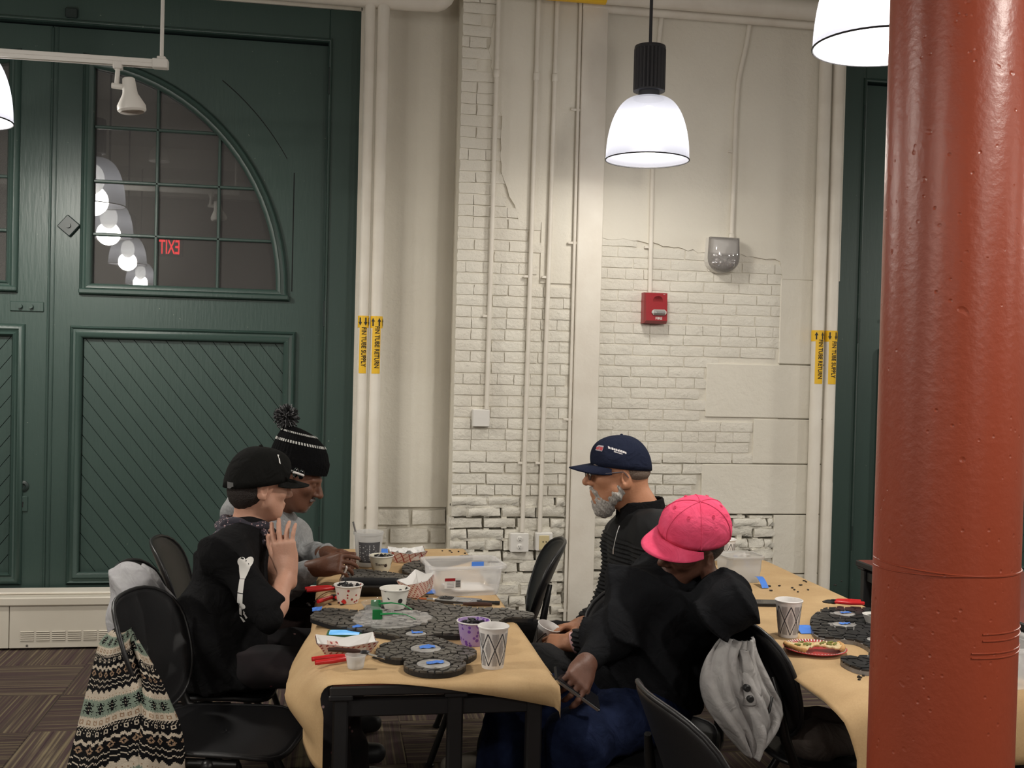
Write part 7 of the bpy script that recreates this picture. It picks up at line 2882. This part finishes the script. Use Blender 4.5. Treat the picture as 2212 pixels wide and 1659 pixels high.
obj('stick', MB().tube([(-.02, 0, .03), (-.05, -.01, .13), (-.062, -.014, .175)], .004, 8), M_METAL, tb)

# small clear portion cup with a glue spatula on it
p = atz(768, 1444, ZP)
sc_ = thing('portion_cup', 'small frosted portion cup beside the red handled pliers', 'cup', (p.x, p.y, ZP))
obj('cup_shell', MB().lathe([(.001, .002), (.020, .002), (.021, .004), (.026, .034), (.0285, .035), (.0285, .037), (.0255, .037), (.020, .005)], seg=30), M_FROST, sc_, smooth=40)
kn = thing('palette_knife', 'brown handled palette knife resting across the small frosted cup', 'palette knife', (p.x, p.y, ZP + .0385))
M_WOOD = mat('dark_brown_wood', (.045, .018, .012), .4)
obj('handle', MB().tube([(-.072, .01, .010), (-.05, .008, .010), (-.005, .003, .007), (.012, .002, .006)], [.005, .0065, .006, .004], 10), M_WOOD, kn, smooth=60)
obj('blade', MB().tube([(.012, .002, .006), (.030, 0, .004)], .003, 8).box((.052, -.003, -.006), (.05, .016, .0015), rot=(0, .25, -.1)), M_METAL, kn, smooth=30)
obj('glue', MB().sphere((.022, .002, .004), (.014, .008, .005), 10, 6).sphere((.060, -.004, -.010), (.018, .008, .005), 10, 6), M_SHARD2, kn)

# ---- tools
M_RED = mat('red_grip', (0.52, 0.018, 0.020), 0.28)
M_STEEL = mat('dark_tool_steel', (0.05, 0.05, 0.05), .35, metal=.8)


def pliers(px, py, rz, label, open_=.16, z=ZP, L=.10):
    p = atz(px, py, z)
    t = thing('pliers', label, 'pliers', (p.x, p.y, z), rz)
    for s_ in (-1, 1):
        pts = [(0.0, s_ * .004, .010), (-.02, s_ * .014, .011), (-.055, s_ * (.012 + open_ * .06), .010), (-L, s_ * (.006 + open_ * .10), .009)]
        obj('handle', MB().tube(pts, [.0055, .0068, .0072, .0062], 10), M_RED, t, smooth=60)
        obj('jaw', MB().tube([(0, s_ * .003, .010), (.016, s_ * .007, .010), (.036, s_ * .002, .009)], [.008, .0085, .0035], 8, flat=.7), M_STEEL, t, smooth=40)
    obj('pivot', MB().lathe([(.0085, .003), (.0085, .017), (.006, .018)], seg=14), M_STEEL, t)
    return t


pliers(757, 1428, math.radians(14), 'red handled pliers lying beside the small frosted cup', .12)
pliers(722, 1276, math.radians(12), 'red handled pliers lying at the table edge under the hands', .10)
pliers(722, 1296, math.radians(82), 'red handled nippers lying open in front of the red print pot', .38, L=.07)
pliers(1800, 1306, math.radians(174), 'red handled pliers lying on the black chip mosaic beside the column', .10, z=ZP + .018)

br = thing('paint_brush', 'orange tipped paint brush lying beside the clear bin', 'brush', (*atz(925, 1298, ZP)[:2], ZP))
obj('bristles', MB().tube([(-.028, .010, .006), (-.004, .003, .006)], [.009, .006], 8, flat=.5), mat('orange_bristle', (.30, .07, .02), .7), br)
obj('ferrule', MB().tube([(-.004, .003, .006), (.016, -.004, .006)], .0055, 8), M_METAL, br)
obj('handle', MB().tube([(.016, -.004, .006), (.08, -.035, .005)], [.0045, .003], 8), M_WHITE, br)
cl = thing('craft_knife', 'dark craft knife lying in front of the black phone', 'knife', (*atz(1030, 1310, ZP)[:2], ZP))
obj('handle', MB().tube([(-.045, .008, .007), (0, .002, .008), (.05, -.006, .007)], [.005, .007, .006], 10), M_WOOD, cl, smooth=60)
obj('blade', MB().box((-.06, .010, .006), (.034, .008, .0012), rot=(0, 0, -.13)), M_METAL, cl, smooth=0)
cl = thing('marker_pen', 'black marker pen lying right of the black phone', 'pen', (*atz(1050, 1306, ZP)[:2], ZP))
obj('barrel', MB().tube([(-.03, .012, .007), (.03, -.004, .007)], .006, 10), M_EDGE, cl)
obj('pen_cap', MB().tube([(.03, -.004, .007), (.045, -.008, .007)], .0066, 10), M_BLACK, cl)


def phone(px, py, rz, label, w_=.15, d_=.072, body=None, scr=None, back=False, z=ZP):
    p = atz(px, py, z)
    t = thing('mobile_phone', label, 'phone', (p.x, p.y, z), rz)
    obj('phone_body', MB().prism(rrect(w_, d_, .011), 0, .0095), body or M_EDGE, t, smooth=30)
    if scr: obj('screen', MB().prism(rrect(w_ - .012, d_ - .010, .008), .0095, .0100), scr, t, smooth=0)
    if back:
        bmp = obj('camera_bump', MB().prism([(x - .044, y + .008) for x, y in rrect(.044, .042, .010)], .0095, .0120), M_EDGE, t, smooth=0)
        lm = MB()
        for (dx, dy) in ((-.009, .009), (-.009, -.009), (.010, 0)):
            lm.lathe([(.0075, .012), (.0075, .0135), (.005, .0138), (.004, .0125)], c=(-.044 + dx, .008 + dy, 0), seg=14)
        obj('camera_lens', lm, M_STEEL, bmp, kind='stuff')
        obj('ring_mark', MB().tube([(.02 + .026 * math.cos(a), .026 * math.sin(a), .0098) for a in [2 * PI * k / 28 for k in range(29)]], .0018, 6, caps=False), M_CUPG, t)
    return t


M_SCRB = mat('blue_screen', (.05, .2, .4), .1, emis=(.10, .38, .75), estr=.8, col2=(.4, .55, .65), scale=14)
phone(744, 1373, math.radians(-5), 'phone with bright blue screen in a green edged case near the white paper boat', .100, .066, mat('green_case', (.03, .11, .05), .4), M_SCRB)
phone(990, 1301, math.radians(-24), 'black phone lying face down with round camera bump near the clear bin', .15, .074, mat('clear_black_case', (.02, .02, .022), .15), mat('phone_back_glass', (.16, .16, .15), .2), True)
phone(1662, 1306, math.radians(-8), 'long black phone lying by itself on the column table', .155, .072, mat('black_case', (.007, .007, .008), .35), mat('black_glass', (.006, .006, .007), .1))

# ---- black paint tray
p = atz(808, 1288, ZP)
tr_ = thing('paint_tray', 'black rectangular plastic tray behind the cow spot pot', 'tray', (p.x - .010, p.y + .056, ZP), math.radians(-3))
mb = MB()
rings = [[(x, y, z) for x, y in rrect(w_, d_, .012)] for (w_, d_, z) in ((.175, .12, 0), (.195, .14, .038), (.205, .15, .038), (.205, .15, .034), (.200, .145, .034))]
mb.loft(rings, caps=False)
mb.add([(x, y, .001) for x, y in rrect(.175, .12, .012)], [tuple(range(24))])
obj('tray_shell', mb, M_TBLK, tr_, smooth=30, solid=.002)

# ---- paper food boats
def plaid_mat(name, sc_, wd, col, dots=False):
    m, nd, ln, b = _nt(name)
    tc = N(nd, 'ShaderNodeTexCoord')
    sp = N(nd, 'ShaderNodeSeparateXYZ'); ln.new(tc.outputs['Object'], sp.inputs[0])
    hs = N(nd, 'ShaderNodeMath', operation='ADD'); ln.new(sp.outputs['X'], hs.inputs[0]); ln.new(sp.outputs['Y'], hs.inputs[1])
    facs = []
    for sg in (1, -1):
        ma = N(nd, 'ShaderNodeMath', operation='MULTIPLY_ADD'); ma.inputs[1].default_value = sg
        ln.new(sp.outputs['Z'], ma.inputs[0]); ln.new(hs.outputs[0], ma.inputs[2])
        mu = N(nd, 'ShaderNodeMath', operation='MULTIPLY'); mu.inputs[1].default_value = sc_; ln.new(ma.outputs[0], mu.inputs[0])
        fr = N(nd, 'ShaderNodeMath', operation='FRACT'); ln.new(mu.outputs[0], fr.inputs[0])
        lt = N(nd, 'ShaderNodeMath', operation='LESS_THAN'); lt.inputs[1].default_value = wd; ln.new(fr.outputs[0], lt.inputs[0])
        facs.append(lt)
    mx_ = N(nd, 'ShaderNodeMath', operation='MULTIPLY' if dots else 'MAXIMUM')
    ln.new(facs[0].outputs[0], mx_.inputs[0]); ln.new(facs[1].outputs[0], mx_.inputs[1])
    mx = N(nd, 'ShaderNodeMix', data_type='RGBA')
    mx.inputs['A'].default_value, mx.inputs['B'].default_value = (.66, .52, .46, 1), c4(col)
    ln.new(mx_.outputs[0], mx.inputs['Factor']); ln.new(mx.outputs['Result'], b.inputs['Base Color'])
    b.inputs['Roughness'].default_value = .6
    return m


M_PLAID = plaid_mat('red_plaid_card', 36, .16, (.33, .045, .035))
M_PDOT = plaid_mat('red_dot_card', 62, .5, (.33, .06, .05), True)
M_CARD = mat('white_card_inside', (.74, .73, .71), .6)


def boat(px, py, rz, w_, d_, H, m, label, tilt=0.0):
    p = atz(px, py, ZP)
    t = thing('paper_boat', label, 'paper tray', (p.x, p.y, ZP), rz)
    t.rotation_euler = (0, tilt, rz)
    def ring(f, z, arch=0.0):
        pts = []
        for (x, y) in ((-1, -1), (0, -1), (1, -1), (1, 0), (1, 1), (0, 1), (-1, 1), (-1, 0)):
            e = abs(x) if y else 1
            pts.append((x * w_ / 2 * (f if abs(x) else 1), y * d_ / 2 * (.55 + .45 * f if True else 1), z + (arch * (1 if (x and y) else 0))))
        return pts
    for nm, off, mt in (('outer_card', 0, m), ('inner_card', .0015, M_CARD)):
        mb = MB()
        lo_r = [(x * .72, y * .62, off) for x, y, z in ring(1, 0)]
        hi_r = [(x * (1 - off * 22), y * (1 - off * 22), z + off) for x, y, z in ring(1, H, .012)]
        mb.loft([lo_r, hi_r] if nm == 'outer_card' else [lo_r, hi_r], caps=False)
        mb.add(lo_r, [tuple(range(8)) if off else tuple(range(7, -1, -1))])
        if off: mb.f = [tuple(reversed(f)) for f in mb.f]
        obj(nm, mb, mt, t, smooth=0)
    return t


bt = boat(748, 1408, math.radians(6), .165, .105, .026, M_PDOT, 'white lined red dot paper boat beside the blue screen phone')
obj('grey_tile', MB().box((.0, -.01, .008), (.035, .022, .004), rot=(.1, .1, .2)).box((.03, -.012, .009), (.025, .02, .004), rot=(.1, -.1, .4)), mat('grey_tile_piece', (.35, .35, .36), .4), bt, smooth=0, kind='stuff')
boat(903, 1288, math.radians(50), .112, .088, .050, M_PDOT, 'red dot paper boat tipped up beside the clear bin', tilt=-.20).location.z += .010
bt = boat(879, 1211, math.radians(4), .150, .12, .036, M_PLAID, 'red plaid paper boat with white napkin at the far table end')
r = random.Random(5)
obj('napkin', MB().grid(lambda u_, v_: (-.075 + .11 * u_, -.05 + .09 * v_, .026 + .018 * abs(math.sin(u_ * 7 + v_ * 4)) + r.uniform(0, .008)), 12, 9), M_CARD, bt, smooth=0, solid=.001)
nk_ = thing('crumpled_napkin', 'small crumpled white napkin near the cup at the far end of the column table', 'napkin', (*atz(1603, 1206, ZP)[:2], ZP))
obj('napkin_sheet', MB().grid(lambda u_, v_: (-.03 + .06 * u_, -.03 + .06 * v_, .002 + .015 * abs(math.sin(u_ * 6 + v_ * 5)) + r.uniform(0, .006)), 9, 9), M_CARD, nk_, smooth=0, solid=.001)

# ---- safety glasses
c = Vector((*atz(833, 1338, ZP + .02)[:2], ZP + .0225))
sgl = thing('safety_glasses', 'clear safety glasses with green arms lying on the mosaic panel', 'safety glasses', c)
M_GRN = mat('green_arm', (.012, .20, .055), .3)
gv = MB()
gv.grid(lambda u_, v_: (-.075 + .012 * math.sin(v_ * PI) + .055 * (2 * u_ - 1) ** 2, -.07 + .14 * u_, .002 + .048 * v_ - .010 * math.sin(u_ * 2 * PI) ** 2 * (1 - v_)), 24, 8)
obj('visor', gv, clear_mat('clear_visor', (.9, .9, .9), .08, .05), sgl, smooth=180, solid=.002)
for s_ in (-1, 1):
    arm_ = [(-.02, s_ * .070, .030), (.02, s_ * .072, .032), (.055, s_ * .068, .028), (.085, s_ * .062, .012)]
    obj('temple', MB().tube(arm_, [.010, .006, .0045, .0055], 8, flat=.35), M_GRN, sgl, smooth=60)
    obj('side_shield', MB().box((-.028, s_ * .066, .028), (.030, .004, .030), bev=.0015), M_GRN, sgl, smooth=0)

# ---- pizza plate
M_PLATE = mat('red_paper_plate', (.42, .035, .035), .4)
c = Vector((*atz(1760, 1406, ZP)[:2], ZP))
pl_ = thing('paper_plate', 'red paper plate with white rim holding pizza', 'plate', c)
obj('plate_disc', MB().lathe([(.001, .001), (.064, .002), (.076, .008), (.088, .012), (.090, .011), (.077, .005), (.064, .0)], seg=48), M_PLATE, pl_, smooth=60)
rd = MB()
for k in range(60):
    a = 2 * PI * k / 60
    rd.box((.082 * math.cos(a), .082 * math.sin(a), .0108), (.010, .0035, .0012), rot=Euler((0, -.36, a)).to_matrix())
obj('rim_dashes', rd, M_WHITE, pl_, smooth=0, kind='stuff')
M_CHEESE = mat('baked_cheese', (.62, .42, .17), .45, col2=(.66, .55, .33), scale=55, bump=.5, bscale=90)
M_CRUST = mat('pizza_crust', (.42, .20, .06), .7, col2=(.55, .32, .12), scale=40)
M_PEP = mat('green_pepper', (.16, .17, .03), .4)


def pizza(cx, cy, rz, R_, label):
    t = thing('pizza_slice', label, 'pizza', c + Vector((cx, cy, .0075)), rz)
    r_ = random.Random(int(rz * 10))
    hl = .42
    def fn(u_, v_):
        a = -hl + 2 * hl * v_
        q = R_ * u_
        return (q * math.cos(a) - R_ * .5, q * math.sin(a), .010 + r_.uniform(-.0025, .004))
    mb = MB().grid(fn, 12, 12)
    obj('cheese_top', mb, M_CHEESE, t, smooth=180, solid=.006)
    obj('crust', MB().tube([(R_ * math.cos(a) - R_ * .5, R_ * math.sin(a), .010 + r_.uniform(-.001, .002)) for a in [-hl + 2 * hl * k / 9 for k in range(10)]], .0068, 10), M_CRUST, t, smooth=180)
    for i in range(5):
        q, a = R_ * r_.uniform(.3, .85), r_.uniform(-.3, .3)
        obj('pepper_piece', MB().box((q * math.cos(a) - R_ * .5, q * math.sin(a), .017), (.018, .007, .005), rot=(r_.uniform(-.3, .3), r_.uniform(-.3, .3), r_.uniform(0, 3)), bev=.0015), M_PEP, t, smooth=0)
    return t


pizza(-.030, -.005, math.radians(200), .100, 'cheese pizza slice with green pepper, crust towards the paper cup')
pizza(.030, -.008, math.radians(-20), .095, 'cheese pizza slice with green pepper, crust towards the red column')
wb = thing('small_bowl', 'small white bowl half hidden by the red column', 'bowl', (*atz(1886, 1344, ZP + .018)[:2], ZP + .017))
obj('bowl_shell', MB().lathe([(.001, .003), (.02, .003), (.022, 0), (.033, .026), (.034, .027), (.032, .027), (.021, .005)], seg=24), M_WHITE, wb, smooth=40)
obj('bowl_chips', MB().lathe([(.026, .018), (.014, .023), (.001, .022)], seg=9), M_SHARD2, wb, smooth=0)
